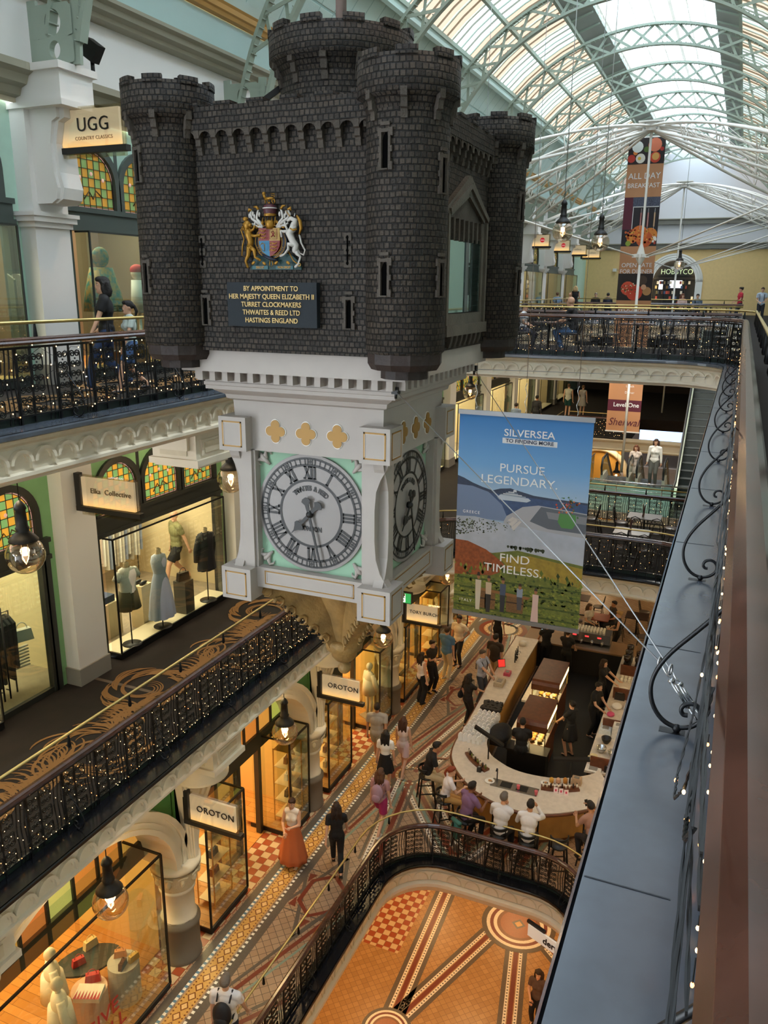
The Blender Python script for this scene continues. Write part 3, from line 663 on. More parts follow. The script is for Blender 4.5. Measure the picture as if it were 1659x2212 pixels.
def pilaster(lv, y, h, base=True):
    b = B(); x = -10.15
    b.box(-10.5, x, y-.36, y+.36, lv, lv+h, WHITE)
    if base: b.box(-10.5, x+.03, y-.39, y+.39, lv, lv+.32, M('8f8a82', .6))
    if lv == L2:
        for z0, z1, o in ((2.42, 2.5, .04), (2.5, 2.58, .09), (2.58, 2.64, .12)): b.box(-10.5, x+o, y-.36-o, y+.36+o, lv+z0, lv+z1, WHITE)
        # scrolled console and block
        pr = [(0, 4.1), (.62, 4.1), (.62, 3.95), (.5, 3.9), (.42, 3.6), (.44, 3.2), (.5, 2.98), (.46, 2.82), (.34, 2.76), (.2, 2.78), (.08, 2.9), (0, 3.0)]
        b.prism([(p[0], p[1]) for p in pr], (x, y-.2, lv), (1, 0, 0), (0, 0, 1), (0, .4, 0), WHITE)
        b.prism([(p[0]*.86, p[1]) for p in pr[:9]]+[(0, 2.76)], (x, y-.26, lv), (1, 0, 0), (0, 0, 1), (0, .52, 0), WHITE)
        b.box(-10.5, x+.72, y-.34, y+.34, lv+4.1, lv+4.6, WHITE); b.box(-10.5, x+.78, y-.4, y+.4, lv+4.08, lv+4.16, WHITE); b.box(-10.5, x+.78, y-.4, y+.4, lv+4.56, lv+4.66, WHITE)
    S('trim_pilaster', b)
def shop_sign(txt, x, y, zb, sub=None, size=.2, serif=False, col='1c1712', glow=1.6, label='', w=1.22, subf=.36, font_dx=.1, red=None):
    """projecting glass sign on a dark L-shaped bracket, facing along the arcade"""
    t = thing('shop_sign', label, 'sign', (x, y, zb))
    b = B(); b.box(0, .1, -.05, .05, 0, .62, DARK); b.box(0, w+.08, -.055, .055, -.04, .045, DARK); b.obj('bracket', t)
    sm = bpy.data.materials.get('sign_panel')
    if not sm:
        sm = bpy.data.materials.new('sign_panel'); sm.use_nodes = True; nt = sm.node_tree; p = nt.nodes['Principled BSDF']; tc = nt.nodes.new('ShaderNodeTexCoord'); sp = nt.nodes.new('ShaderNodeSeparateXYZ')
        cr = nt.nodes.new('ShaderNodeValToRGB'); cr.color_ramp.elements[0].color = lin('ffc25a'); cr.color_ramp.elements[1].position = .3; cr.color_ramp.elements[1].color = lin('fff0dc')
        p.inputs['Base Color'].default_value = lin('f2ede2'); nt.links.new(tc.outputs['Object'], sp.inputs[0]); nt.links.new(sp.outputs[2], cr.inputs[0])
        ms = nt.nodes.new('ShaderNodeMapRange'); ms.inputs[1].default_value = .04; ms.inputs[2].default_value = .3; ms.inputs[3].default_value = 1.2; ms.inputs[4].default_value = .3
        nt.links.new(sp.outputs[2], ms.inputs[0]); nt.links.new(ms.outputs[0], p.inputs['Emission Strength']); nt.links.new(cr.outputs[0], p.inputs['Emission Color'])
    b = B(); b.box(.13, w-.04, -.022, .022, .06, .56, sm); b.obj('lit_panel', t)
    b = B(); b.box(.11, w+.03, -.035, -.027, -.1, .6, glass('f4efe2', .1)); b.box(.11, w+.03, .027, .035, -.1, .6, glass('f4efe2', .1)); b.obj('glass_pane', t)
    m = M(col, .4)
    if red:
        for yy, s in ((-.03, -1), (.03, 1)): c = B(); c.prism([(.11*cos(2*PI*i/24), .11*sin(2*PI*i/24)) for i in range(24)], (w*.72, yy, .33), (1, 0, 0), (0, 0, 1), (0, s*.012, 0), M('c8202a', .4, emit=.4)); c.obj('red_roundel', t)
        text_mesh(txt, .085, (w*.72, -.044, .33), (1, 0, 0), (0, 0, 1), M('ffffff', .4, emit=.3), .004, parent=t, shear=.3)
        return t
    text_mesh(txt, size, (w*.52+font_dx, -.04, .34), (1, 0, 0), (0, 0, 1), m, .012, parent=t, bold=-.004 if serif else 0, space=1.08)
    if sub: text_mesh(sub, size*subf, (w*.52+font_dx, -.04, .34-size*.66), (1, 0, 0), (0, 0, 1), M('8a5f3a', .4), .006, parent=t, space=1.1)
    return t
def corbel(lv, y):
    b = B(); z = lv
    b.box(-10.5, -7.5, y-.42, y+.42, z-.86, z-.6, CREAM); b.box(-8.2, -7.38, y-.36, y+.5, z-1.02, z-.62, CREAM); b.box(-8.25, -7.33, y-.4, y+.54, z-1.1, z-1.0, CREAM); b.box(-8.2, -7.38, y-.33, y+.47, z-1.14, z-1.1, CREAM)
    b.box(-7.39, -7.36, y-.24, y+.38, z-.95, z-.7, CREAM); b.box(-7.37, -7.345, y-.17, y+.31, z-.91, z-.74, STONE)
    b.box(-8.05, -7.55, y-.365, y-.375, z-.95, z-.7, STONE)
    S('trim_corbel', b)
for k, y in enumerate(PIL):
    if y > 0:
        for lv in (L2, L1): corbel(lv, y) if 3 < y < 60 and not (lv == L2 and False) else None
        pilaster(L2, y, 4.1); pilaster(L1, y, 4.9)
    if y < 0 or y > 52: continue
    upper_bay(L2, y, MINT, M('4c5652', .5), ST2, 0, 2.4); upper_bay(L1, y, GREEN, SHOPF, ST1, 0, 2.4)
    near = y < 12
    shop_room(L2, y+.1, y+BAY-.1, -10.5, 3.2, 3.6, WOODF, M('7a6a55', .8), 230 if y < 45 else 120, (1, .85, .62))
    shop_room(L1, y+.1, y+BAY-.1, -10.5, 3.4, 2.75 if near else 2.75, CONCF, BACKW[L1], 190 if y < 45 else 60, (1, .84, .58))
    a, c = y+.66, y+.66+3.76
    glass_case(L2, a+.1, c-.1, -10.42, -10.12, 2.42, .16, M('2e3432', .4), M('caa76a', .5), GREENG)
    if abs(y-5.28) < .5:
        glass_case(L1, a, a+2.4, -10.42, -10.2, 2.42, .14, BLACK, CONCF); 
        d = B(); 
        for yy in (a+2.46, c-.02): d.box(-10.52, -10.4, yy-.05, yy+.05, L1, L1+2.44, SHOPF)
        d.box(-10.5, -10.42, a+2.5, c, L1, L1+.1, SHOPF); o = S('door_1', d); g = B(); g.box(-10.47, -10.46, a+2.5, c-.05, L1+.1, L1+2.4, CLEAR); g.obj('door_glass', o)
        g = B()
        for yy in (a+2.62, a+2.74): g.cyl((-10.38, yy, L1+.35), (-10.38, yy, L1+1.95), .015, BLACK); g.cyl((-10.46, yy, L1+.5), (-10.38, yy, L1+.5), .01, BLACK); g.cyl((-10.46, yy, L1+1.8), (-10.38, yy, L1+1.8), .01, BLACK)
        g.obj('door_handle', o)
    else: glass_case(L1, a+.1, c-.1, -10.42, -10.18, 2.42, .14, BLACK, M('f0e0bc', .5))
b = B(); b.box(-10.6, -10.45, 55.9, 60, L1, 15.4, MINT); S('wall_left_end', b)
# ---- ground floor arcade
GPIL = PIL; CAPT = M('d8cbb0', .7, bump=.9, bscale=28)
DOORN = [1]
for k, y in enumerate(GPIL):
    if y < -6: continue
    c = B(); cx = -8.5; r = .335; y -= .05
    c.lathe([(r+.05, 0), (r+.05, .08), (r+.03, .1), (r+.03, .74), (r+.06, .77), (r+.06, .83), (r+.02, .88), (r, .92)], (cx, y-.1, 0), M('6f675c', .5), 28)
    c.lathe([(r+.01, .9), (r-.03, .98), (r-.035, 1.5), (r, 1.52), (r, 1.57), (r-.02, 1.6), (r+.1, 2.02), (r+.13, 2.06), (r+.13, 2.15), (r-.1, 2.15)], (cx, y-.1, 0), CREAM, 28)
    c.lathe([(r, 1.6), (r+.03, 1.66), (r+.09, 1.98), (r+.13, 2.02)], (cx, y-.1, 0), CAPT, 28)
    for j in range(10):
        a = 2*PI*j/10; c.ball((cx+(r+.06)*cos(a), y-.1+(r+.06)*sin(a), 1.83), .05, CAPT, 8, 6, sc=(1, 1, 1.7)); c.tube([(cx+(r+.1)*cos(a+s), y-.1+(r+.1)*sin(a+s), 1.96-s*s*.5) for s in (-.22, -.1, 0, .1, .22)], .02, 5, CAPT)
    S('trim_column', c)
    # elliptical arch to the next column with stepped archivolt
    ar = B(); y0, y1 = y+.22, y+BAY-.42; ym = (y0+y1)/2; A_ = (y1-y0)/2; N = 24; ins = B()
    def ell(e, i): t = PI*i/N; return (ym-(A_+e)*cos(t), 2.15+(1.72+e*.75)*sin(t))
    xs = [(-8.2, .0, .11), (-8.24, .11, .22), (-8.28, .22, .34), (-8.22, .34, .44)]
    for xf, e0, e1 in xs:
        for i in range(N):
            p, q, p2, q2 = ell(e0, i), ell(e0, i+1), ell(e1, i), ell(e1, i+1)
            ar.face([(xf, *p), (xf, *q), (xf, *q2), (xf, *p2)], CREAM)
    for e, xa, xb in ((0, -9.0, -8.2), (.11, -8.24, -8.2), (.22, -8.28, -8.24), (.34, -8.28, -8.22), (.44, -8.34, -8.22)):
        for i in range(N): p, q = ell(e, i), ell(e, i+1); ar.face([(xa, *p), (xa, *q), (xb, *q), (xb, *p)], CREAM)
    S('trim_arch', ar)
    w = B()
    for i in range(N):
        p, q = ell(.42, i), ell(.42, i+1); w.face([(-8.34, *p), (-8.34, *q), (-8.34, q[0], 4.8), (-8.34, p[0], 4.8)], DGREEN)
    e0, e1 = y-.28, y+BAY-.3; w.face([(-8.34, y-.3, 2.15), (-8.34, e0, 2.15), (-8.34, e0, 4.8), (-8.34, y-.3, 4.8)], DGREEN); w.face([(-8.34, e1, 2.15), (-8.34, y+BAY-.3, 2.15), (-8.34, y+BAY-.3, 4.8), (-8.34, e1, 4.8)], DGREEN)
    S('wall_spandrel', w)
    # fanned console between column and gallery
    f = B()
    for j, (hw, xo) in enumerate(((.17, 0), (.12, .03), (.07, .06))):
        f.prism([(-hw*.6, 2.15), (hw*.6, 2.15), (hw*.8, 2.9), (hw*1.5, 3.9), (-hw*1.5, 3.9), (-hw*.8, 2.9)], (-8.34, y+.06, 0), (0, 1, 0), (0, 0, 1), (.16+xo, 0, 0), CREAM)
    f.lathe([(.0, 3.86), (.44, 3.86), (.5, 3.9), (.5, 3.95), (.45, 3.99), (.4, 4.3)], (-8.0, y+.15, 0), CREAM, 28)
    S('trim_console', f)
    if y > 46: continue
    shop_room(0, y+.05, y+BAY-.25, -8.9, 4.6, 3.9, WOODF, BACKW[0], 270, (1, .74, .38))
    # shopfront behind the arch: transom of coloured panes
    xf = -8.98; f = B(); f.box(xf-.06, xf+.06, y+.2, y+BAY-.4, 2.24, 2.62, SHOPF)
    np_ = 8; cols = ['d98a3a', 'e0a24a', 'b9c25a', 'd07f3c', 'e0a24a', 'cf7a3a', 'c9c46a', 'd98a3a']; W_ = (BAY-.62)/np_
    for j in range(np_+1): f.box(xf-.03, xf+.04, y+.2+j*W_-.03, y+.2+j*W_+.03, 2.6, 4.0, SHOPF)
    f.box(xf-.03, xf+.04, y+.2, y+BAY-.4, 3.16, 3.22, SHOPF); S('trim_transom', f)
    for j in range(np_):
        g = B()
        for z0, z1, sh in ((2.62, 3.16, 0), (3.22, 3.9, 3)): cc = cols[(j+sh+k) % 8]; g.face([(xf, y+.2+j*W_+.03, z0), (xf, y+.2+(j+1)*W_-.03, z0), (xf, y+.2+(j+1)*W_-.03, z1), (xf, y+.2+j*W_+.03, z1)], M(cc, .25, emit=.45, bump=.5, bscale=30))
        if j % 4 == 0: wp = S('window_%d' % nextw(), g)
        else: g.obj('coloured_pane', wp)
    dbl = abs(y-5.28) < .3
    if dbl: glass_case(0, y+.5, y+BAY-.88, -9.0, -8.16, 2.85, .12, BLACK, WOODF, sw=.035)
    else:
        glass_case(0, y+.46, y+1.76, -9.2, -8.2, 2.5, .14, BLACK, WOODF, sw=.035); glass_case(0, y+3.62, y+4.5, -9.2, -8.2, 2.5, .14, BLACK, WOODF, sw=.035)
        d = B()
        for yy in (y+1.86, y+2.7, y+3.54): d.box(-9.06, -8.94, yy-.06, yy+.06, 0, 2.26, SHOPF)
        d.box(-9.05, -8.95, y+1.9, y+2.7, 0, .1, SHOPF); DOORN[0] += 1; o = S('door_%d' % DOORN[0], d)
        g = B(); g.box(-9.0, -8.99, y+1.9, y+2.65, .1, 2.24, CLEAR); g.obj('door_glass', o); g = B()
        for yy in (y+2.5, y+2.58): g.cyl((-8.93, yy, .5), (-8.93, yy, 2.1), .014, BLACK); g.cyl((-8.99, yy, .6), (-8.93, yy, .6), .01, BLACK)
        g.obj('door_handle', o)
for k, (tx, lb, sz) in enumerate((('UGG', 'glass UGG sign with country classics lettering on the upper left pilaster', .3),)):
    shop_sign('UGG', -9.95, 10.3, L2+3.5, sub='COUNTRY CLASSICS', size=.27, subf=.26, label=lb, font_dx=.14, w=1.36)
shop_sign('Elka  Collective', -10.12, 10.3, L1+3.25, size=.125, label='amber lit glass Elka Collective sign on the middle level pilaster', col='6b5a3a', w=1.28)
shop_sign('OROTON', -8.2, 10.2, 3.02, size=.17, label='amber lit OROTON sign nearest the camera beside the ground floor column', w=1.12)
shop_sign('OROTON', -8.2, 15.3, 3.02, size=.17, label='amber lit OROTON sign just below the hanging clock', w=1.12)
shop_sign('TORY BURCH', -8.1, 20.4, 2.95, size=.135, label='amber lit TORY BURCH sign under the green exit sign', w=1.1)
for k, (tx, lb) in enumerate((('Leica', 'white sign with red roundel, nearest of the far upper shop signs'), ('Leica', 'white sign with red roundel, second of the far upper shop signs'), ('cellinis', 'pale cellinis sign, third along the far upper gallery'), ('cellinis', 'pale cellinis sign nearest the yellow end wall'))):
    s = shop_sign(tx, -10.12, 10.35+BAY*(6+k), L2+3.5, size=.14, label=lb, red=(k < 2), col='8a8070')
# exit sign
t = thing('exit_sign', 'green running man exit sign hung above the TORY BURCH sign', 'exit sign', (-7.75, 19.4, 4.1))
b = B(); b.box(-.32, .32, -.05, .05, -.16, .16, BLACK); b.obj('case', t); b = B(); b.box(-.3, .3, -.056, -.05, -.14, .14, M('0d8a4a', .4, emit=.8)); b.obj('lit_face', t)
b = B(); b.box(-.02, .14, -.06, -.056, -.12, .12, M('eef8f0', .4, emit=.9)); g_ = M('0b7a40', .4)
b.tube([(.1, -.064, .03), (.06, -.064, -.02), (.1, -.064, -.06), (.06, -.064, -.11)], .012, 5, g_); b.tube([(.06, -.064, -.02), (.0, -.064, -.05), (-.03, -.064, -.1)], .012, 5, g_); b.tube([(.13, -.064, .0), (.09, -.064, .04), (.03, -.064, .02), (.0, -.064, -.02)], .01, 5, g_); b.ball((.11, -.064, .075), .02, g_, 8, 6); b.obj('running_figure', t)
b = B(); b.cyl((0, 0, .16), (0, 0, .64), .012, BLACK); b.obj('hanger', t)
# ---- globe pendants
GLB = glass('f6ead8', .3, .05)
def pendant(big=1.0):
    t = thing('globe_pendant_lamp', 'lamp', 'pendant lamp', (0, 0, 0))
    b = B(); s = big; b.lathe([(0, .2*s), (.0, .2*s)], (0, 0, 0), BLACK, 4) if False else None
    b.lathe([(.15*s, .16*s), (.175*s, .165*s), (.175*s, .18*s), (.14*s, .225*s), (.08*s, .28*s), (.075*s, .3*s), (.085*s, .33*s), (.07*s, .35*s), (.06*s, .55*s), (.075*s, .57*s), (.06*s, .62*s), (.03*s, .66*s), (.0, .68*s)], (0, 0, 0), BLACK, 20); b.obj('lamp_cap', t)
    b = B(); b.lathe([(.235*s*sin(a), .235*s*-cos(a)-.02) for a in [i*2.45/12 for i in range(13)]], (0, 0, 0), GLB, 24); b.obj('glass_globe', t)
    b = B(); b.lathe([(0, -.02), (.045*s, -.02), (.045*s, .07*s), (0, .07*s)], (0, 0, 0), M('ffd9b0', .4, emit=5), 12, smooth=False); b.obj('bulb', t)
    b = B()
    for a in (0, PI/2, PI, 1.5*PI): b.tube([(.05*s*cos(a), .05*s*sin(a), .13*s), (.055*s*cos(a), .055*s*sin(a), -.05*s), (0, 0, -.14*s)], .004, 4, M('b9a98a', .4)); 
    b.obj('bulb_cage', t)
    b = B(); b.cyl((0, 0, .66*s), (0, 0, 1.5), .008, IRON, n=6); b.obj('hanging_rod', t)
    return t
pd = pendant(1.12); first = [True]
LPS = []
def lamp(x, y, z, label, rod=1.5, pw=9, s=1.0):
    if first[0]: o = pd; o.location = (x, y, z); o['label'] = label; first[0] = False
    else: o = dup(pd, (x, y, z), 0, label)
    o['group'] = 'globe pendant lamps'; o.scale = (s, s, s)
    point('pendant_light', (x, y, z-.08), pw, (1, .72, .42), .06); return o
lamp(-8.65, 7.75, 8.75, 'clear globe lamp in front of the leftmost middle level shop window', pw=25)
lamp(-8.65, 12.75, 8.75, 'clear globe lamp half hidden behind the left edge of the clock box', pw=25)
lamp(-8.65, 28.0, 8.72, 'clear globe lamp left above the blue ship banner')
lamp(-7.6, 7.62, 3.55, 'clear globe lamp in front of the ground floor window of coloured panes, nearest the camera', pw=30)
lamp(-7.6, 12.74, 3.58, 'clear globe lamp hanging over the shop entrance between the two OROTON signs', pw=30)
lamp(-7.6, 17.8, 3.56, 'clear globe lamp just below the front corner of the clock box', pw=30)
lamp(-7.6, 22.9, 3.56, 'clear globe lamp behind the clock corner on the ground floor'); lamp(-4.9, 41.0, 3.3, 'clear globe lamp on the ground floor under the maroon banner')
for k in range(5, 9): point('gallery_light', (-8.65, 7.7+BAY*k, 8.7), 12)
# gallery soffit downlights (warm light of the ground floor walkway)
for k in range(-1, 8):
    yy = 7.7+BAY*k
    area('soffit_light', (-8.0, yy, 4.68), .5, 32, (1, .68, .32)); area('soffit_light', (.9, yy, 4.68), .5, 50, (1, .7, .36)); area('soffit_light', (-8.9, yy, 10.05), .5, 30, (1, .76, .46))
    if yy < 31: area('soffit_light', (-5.0, yy+6, -1.0), .8, 58, (1, .62, .27)); area('soffit_light', (-7.6, yy, -1.0), .8, 45, (1, .62, .27)); area('soffit_light', (.5, yy, -1.0), .8, 60, (1, .62, .27))
# ---------------- hanging castle clock ----------------
KX, KY, KZ = -3.65, 7.45, 8.1
CK = thing('castle_clock', 'huge hanging clock, dark brick model castle above a white box with clock dials', 'clock', (KX, KY, KZ))
CBR = brick_mat('castle_brick', '443b33', '25201c', '070605', .047, .046, .006, bump=1.0, rough=.6, noise=.8, spec=.35)
CST = M('4b433b', .75, bump=.5, bscale=60, var=.3); CBROWN = M('2a1c18', .6, bump=.3, bscale=30, var=.4); CW = M('a9a099', .55, var=.04); CGOLD = M('946c26', .45, metal=.2); CMINT = M('8fb398', .7)
OCH = M('a5814a', .6, bump=.5, bscale=22, var=.4); BK = M('0d0c0c', .45); DK = M('030303', .95, spec=.05)
def cp(b, name, parent=None, boxuv=False):
    o = b.obj(name, parent or CK, boxuv)
    if parent is None: o.location = (0, 0, -KZ)
    return o
def ro(b, k):
    for i, (x, y, z) in enumerate(b.v): b.v[i] = [(x, y, z), (-y, x, z), (-x, -y, z), (y, -x, z)][k]
    return b
def F(u, o, z): return (u, -o, z)
def lancet(b, fn, u, zc, h, w):
    """stone surround with dark pointed slit; fn maps (u, out, z) to a point"""
    def bx(u0, u1, z0, z1, o0, o1, m): b.raw([fn(a, o, c) for o in (o0, o1) for c in (z0, z1) for a in (u0, u1)], [(0, 1, 3, 2), (4, 6, 7, 5), (0, 4, 5, 1), (2, 3, 7, 6), (0, 2, 6, 4), (1, 5, 7, 3)], m)
    for sx in (-1, 1):
        for j, (z0, z1, ww) in enumerate(((-.5, -.28, .032), (-.28, -.02, .018), (-.02, .14, .03), (.14, .4, .018), (.4, .62, .034))):
            a0, a1 = sorted((u+sx*w*.5, u+sx*(w*.5+ww))); bx(a0, a1, zc+z0*h, zc+z1*h, .0, .022, CST)
    bx(u-w*.5, u+w*.5, zc+.5*h, zc+.6*h, 0, .022, CST); bx(u-w*.5, u+w*.5, zc-.5*h, zc-.46*h, 0, .03, CST); bx(u-w*.7, u+w*.7, zc+.68*h, zc+.78*h, 0, .02, CST)
    pts = [(u-w*.5, zc-.46*h), (u+w*.5, zc-.46*h), (u+w*.5, zc+.3*h), (u+w*.3, zc+.42*h), (u, zc+.52*h), (u-w*.3, zc+.42*h), (u-w*.5, zc+.3*h)]
    b.face([fn(p[0], .004, p[1]) for p in pts], DK)
def cross_slit(b, fn, u, zc, h):
    def bx(u0, u1, z0, z1, o0, o1, m): b.raw([fn(a, o, c) for o in (o0, o1) for c in (z0, z1) for a in (u0, u1)], [(0, 1, 3, 2), (4, 6, 7, 5), (0, 4, 5, 1), (2, 3, 7, 6), (0, 2, 6, 4), (1, 5, 7, 3)], m)
    for z in (-.42, 0, .42): bx(u-.034, u+.034, zc+z*h-.03, zc+z*h+.03, 0, .012, CST)
    bx(u-.006, u+.006, zc-.46*h, zc+.46*h, .012, .016, DK)
    for z in (-.4, 0, .4): b.face([fn(u+.013*cos(a), .017, zc+z*h+.013*sin(a)) for a in [PI*i/4 for i in range(8)]], DK)
WO = 1.2     # wall plane
def wall_side(k, ua, ub, wo, detail):
    b = B(); b.raw([F(u, o, z) for u in (ua, ub) for o in (wo-.15, wo) for z in (11.74, 13.58)], [(0, 1, 3, 2), (4, 6, 7, 5), (0, 4, 5, 1), (2, 3, 7, 6), (0, 2, 6, 4), (1, 5, 7, 3)], CBR)
    o = cp(ro(b, k), 'castle_wall', boxuv=True)
    p = B(); po = wo+.07
    def bx(u0, u1, o0, o1, z0, z1, m=CBR): p.raw([F(u, o_, z) for u in (u0, u1) for o_ in (o0, o1) for z in (z0, z1)], [(0, 1, 3, 2), (4, 6, 7, 5), (0, 4, 5, 1), (2, 3, 7, 6), (0, 2, 6, 4), (1, 5, 7, 3)], m)
    bx(ua, ub, po-.1, po, 13.56, 13.735)
    n = max(2, round((ub-ua)/.33)); st = (ub-ua)/n
    for i in range(n+1): u = ua+st*i; bx(max(ua, u-.08), min(ub, u+.08), po-.11, po+.008, 13.735, 13.768)
    cp(ro(p, k), 'parapet', boxuv=True)
    m = B(); st = .165; n = int((ub-ua)/st); u0 = (ua+ub)/2-n*st/2
    pr = [(0, 13.37), (.018, 13.37), (.028, 13.41), (.028, 13.43), (.045, 13.44), (.045, 13.49), (.066, 13.5), (.066, 13.57), (0, 13.57)]
    for i in range(n+1):
        u = u0+i*st
        m.prism([(a, z) for a, z in pr], F(u-.024, wo, 0), (0, -1, 0), (0, 0, 1), (.048, 0, 0), CST)
        if i < n:
            N = 8; cu = u+st/2; rr = st/2-.022
            for j in range(N):
                a, c = PI*j/N, PI*(j+1)/N
                m.face([F(cu+rr*cos(a), wo+.06, 13.49+rr*sin(a)), F(cu+rr*cos(a), wo+.06, 13.575), F(cu+rr*cos(c), wo+.06, 13.575), F(cu+rr*cos(c), wo+.06, 13.49+rr*sin(c))], CST)
    cp(ro(m, k), 'machicolation')
    if detail:
        for u in (-.78, .64):
            s = B(); cross_slit(s, lambda a, c, z: F(a, wo+c, z), u, 12.59, .25); cp(ro(s, k), 'arrow_slit'); s = B(); lancet(s, lambda a, c, z: F(a, wo+c, z), u+.01, 12.08, .24, .05); cp(ro(s, k), 'lancet_window')
wall_side(0, -1.1, 1.1, WO, True)
wall_side(2, -1.1, 1.1, WO+.2, True)
wall_side(3, -1.32, 1.12, WO, False); wall_side(1, -1.12, 1.32, WO-.05, False)
# plinth, dentils, cornice, body
b = B(); sq = lambda s: [(-s, -s), (-s, s), (s, s), (s, -s)]
def box0(b, s, z0, z1, m, sy=0): b.box(-s, s, -s, s+sy, z0, z1, m)
box0(b, 1.13, 11.54, 11.745, CW, .1); cp(b, 'plinth')
b = B(); box0(b, .98, 11.36, 11.54, CW, .05)
for k in range(4):
    d = B(); 
    for i in range(-7, 8): d.box(i*.138-.03, i*.138+.03, -1.08, -.97, 11.45, 11.54, CW)
    ro(d, k); b.raw(d.v, d.f, CW)
cp(b, 'dentil_band')
b = B(); b.sweep([(.0, 11.1), (.005, 11.24), (.05, 11.26), (.06, 11.3), (.13, 11.34), (.17, 11.38), (.2, 11.4), (.2, 11.43), (0, 11.43)], [(-.79, -.79), (-.79, .79), (.79, .79), (.79, -.79)][::-1], CW, closed=True, smooth=False); cp(b, 'cornice')
b = B(); box0(b, .79, 10.76, 11.3, CW); box0(b, .7, 9.34, 10.8, CMINT); cp(b, 'case')
b = B(); box0(b, .8, 9.345, 9.56, CW); cp(b, 'bottom_beam')
def frame(b, u0, u1, z0, z1, o, m, w=.012):
    for a0, a1, c0, c1 in ((u0, u1, z0, z0+w), (u0, u1, z1-w, z1), (u0, u0+w, z0, z1), (u1-w, u1, z0, z1)): b.box(a0, a1, -o-.004, -o, c0, c1, m)
def clock_hand(b, ang, L, w, hour):
    d = Vector((sin(ang), 0, cos(ang))); n = Vector((cos(ang), 0, -sin(ang))); o = Vector((0, -.045 if hour else -.055, 0))
    def poly(pts): b.prism([(p[0], p[1]) for p in pts], o, n, d, (0, -.008, 0), BK)
    if hour: poly([(-.018, 0), (.018, 0), (.015, L*.45), (.05, L*.5), (.055, L*.58), (.03, L*.68), (.008, L*.8), (.0, L), (-.008, L*.8), (-.03, L*.68), (-.055, L*.58), (-.05, L*.5), (-.015, L*.45)])
    else: poly([(-.014, 0), (.014, 0), (.008, L), (-.008, L)])
    poly([(-.012, 0), (-.02, -.1), (-.05, -.135), (-.035, -.16), (0, -.175), (.035, -.16), (.05, -.135), (.02, -.1), (.012, 0)])
NUM = ['XII', 'I', 'II', 'III', 'IIII', 'V', 'VI', 'VII', 'VIII', 'IX', 'X', 'XI']
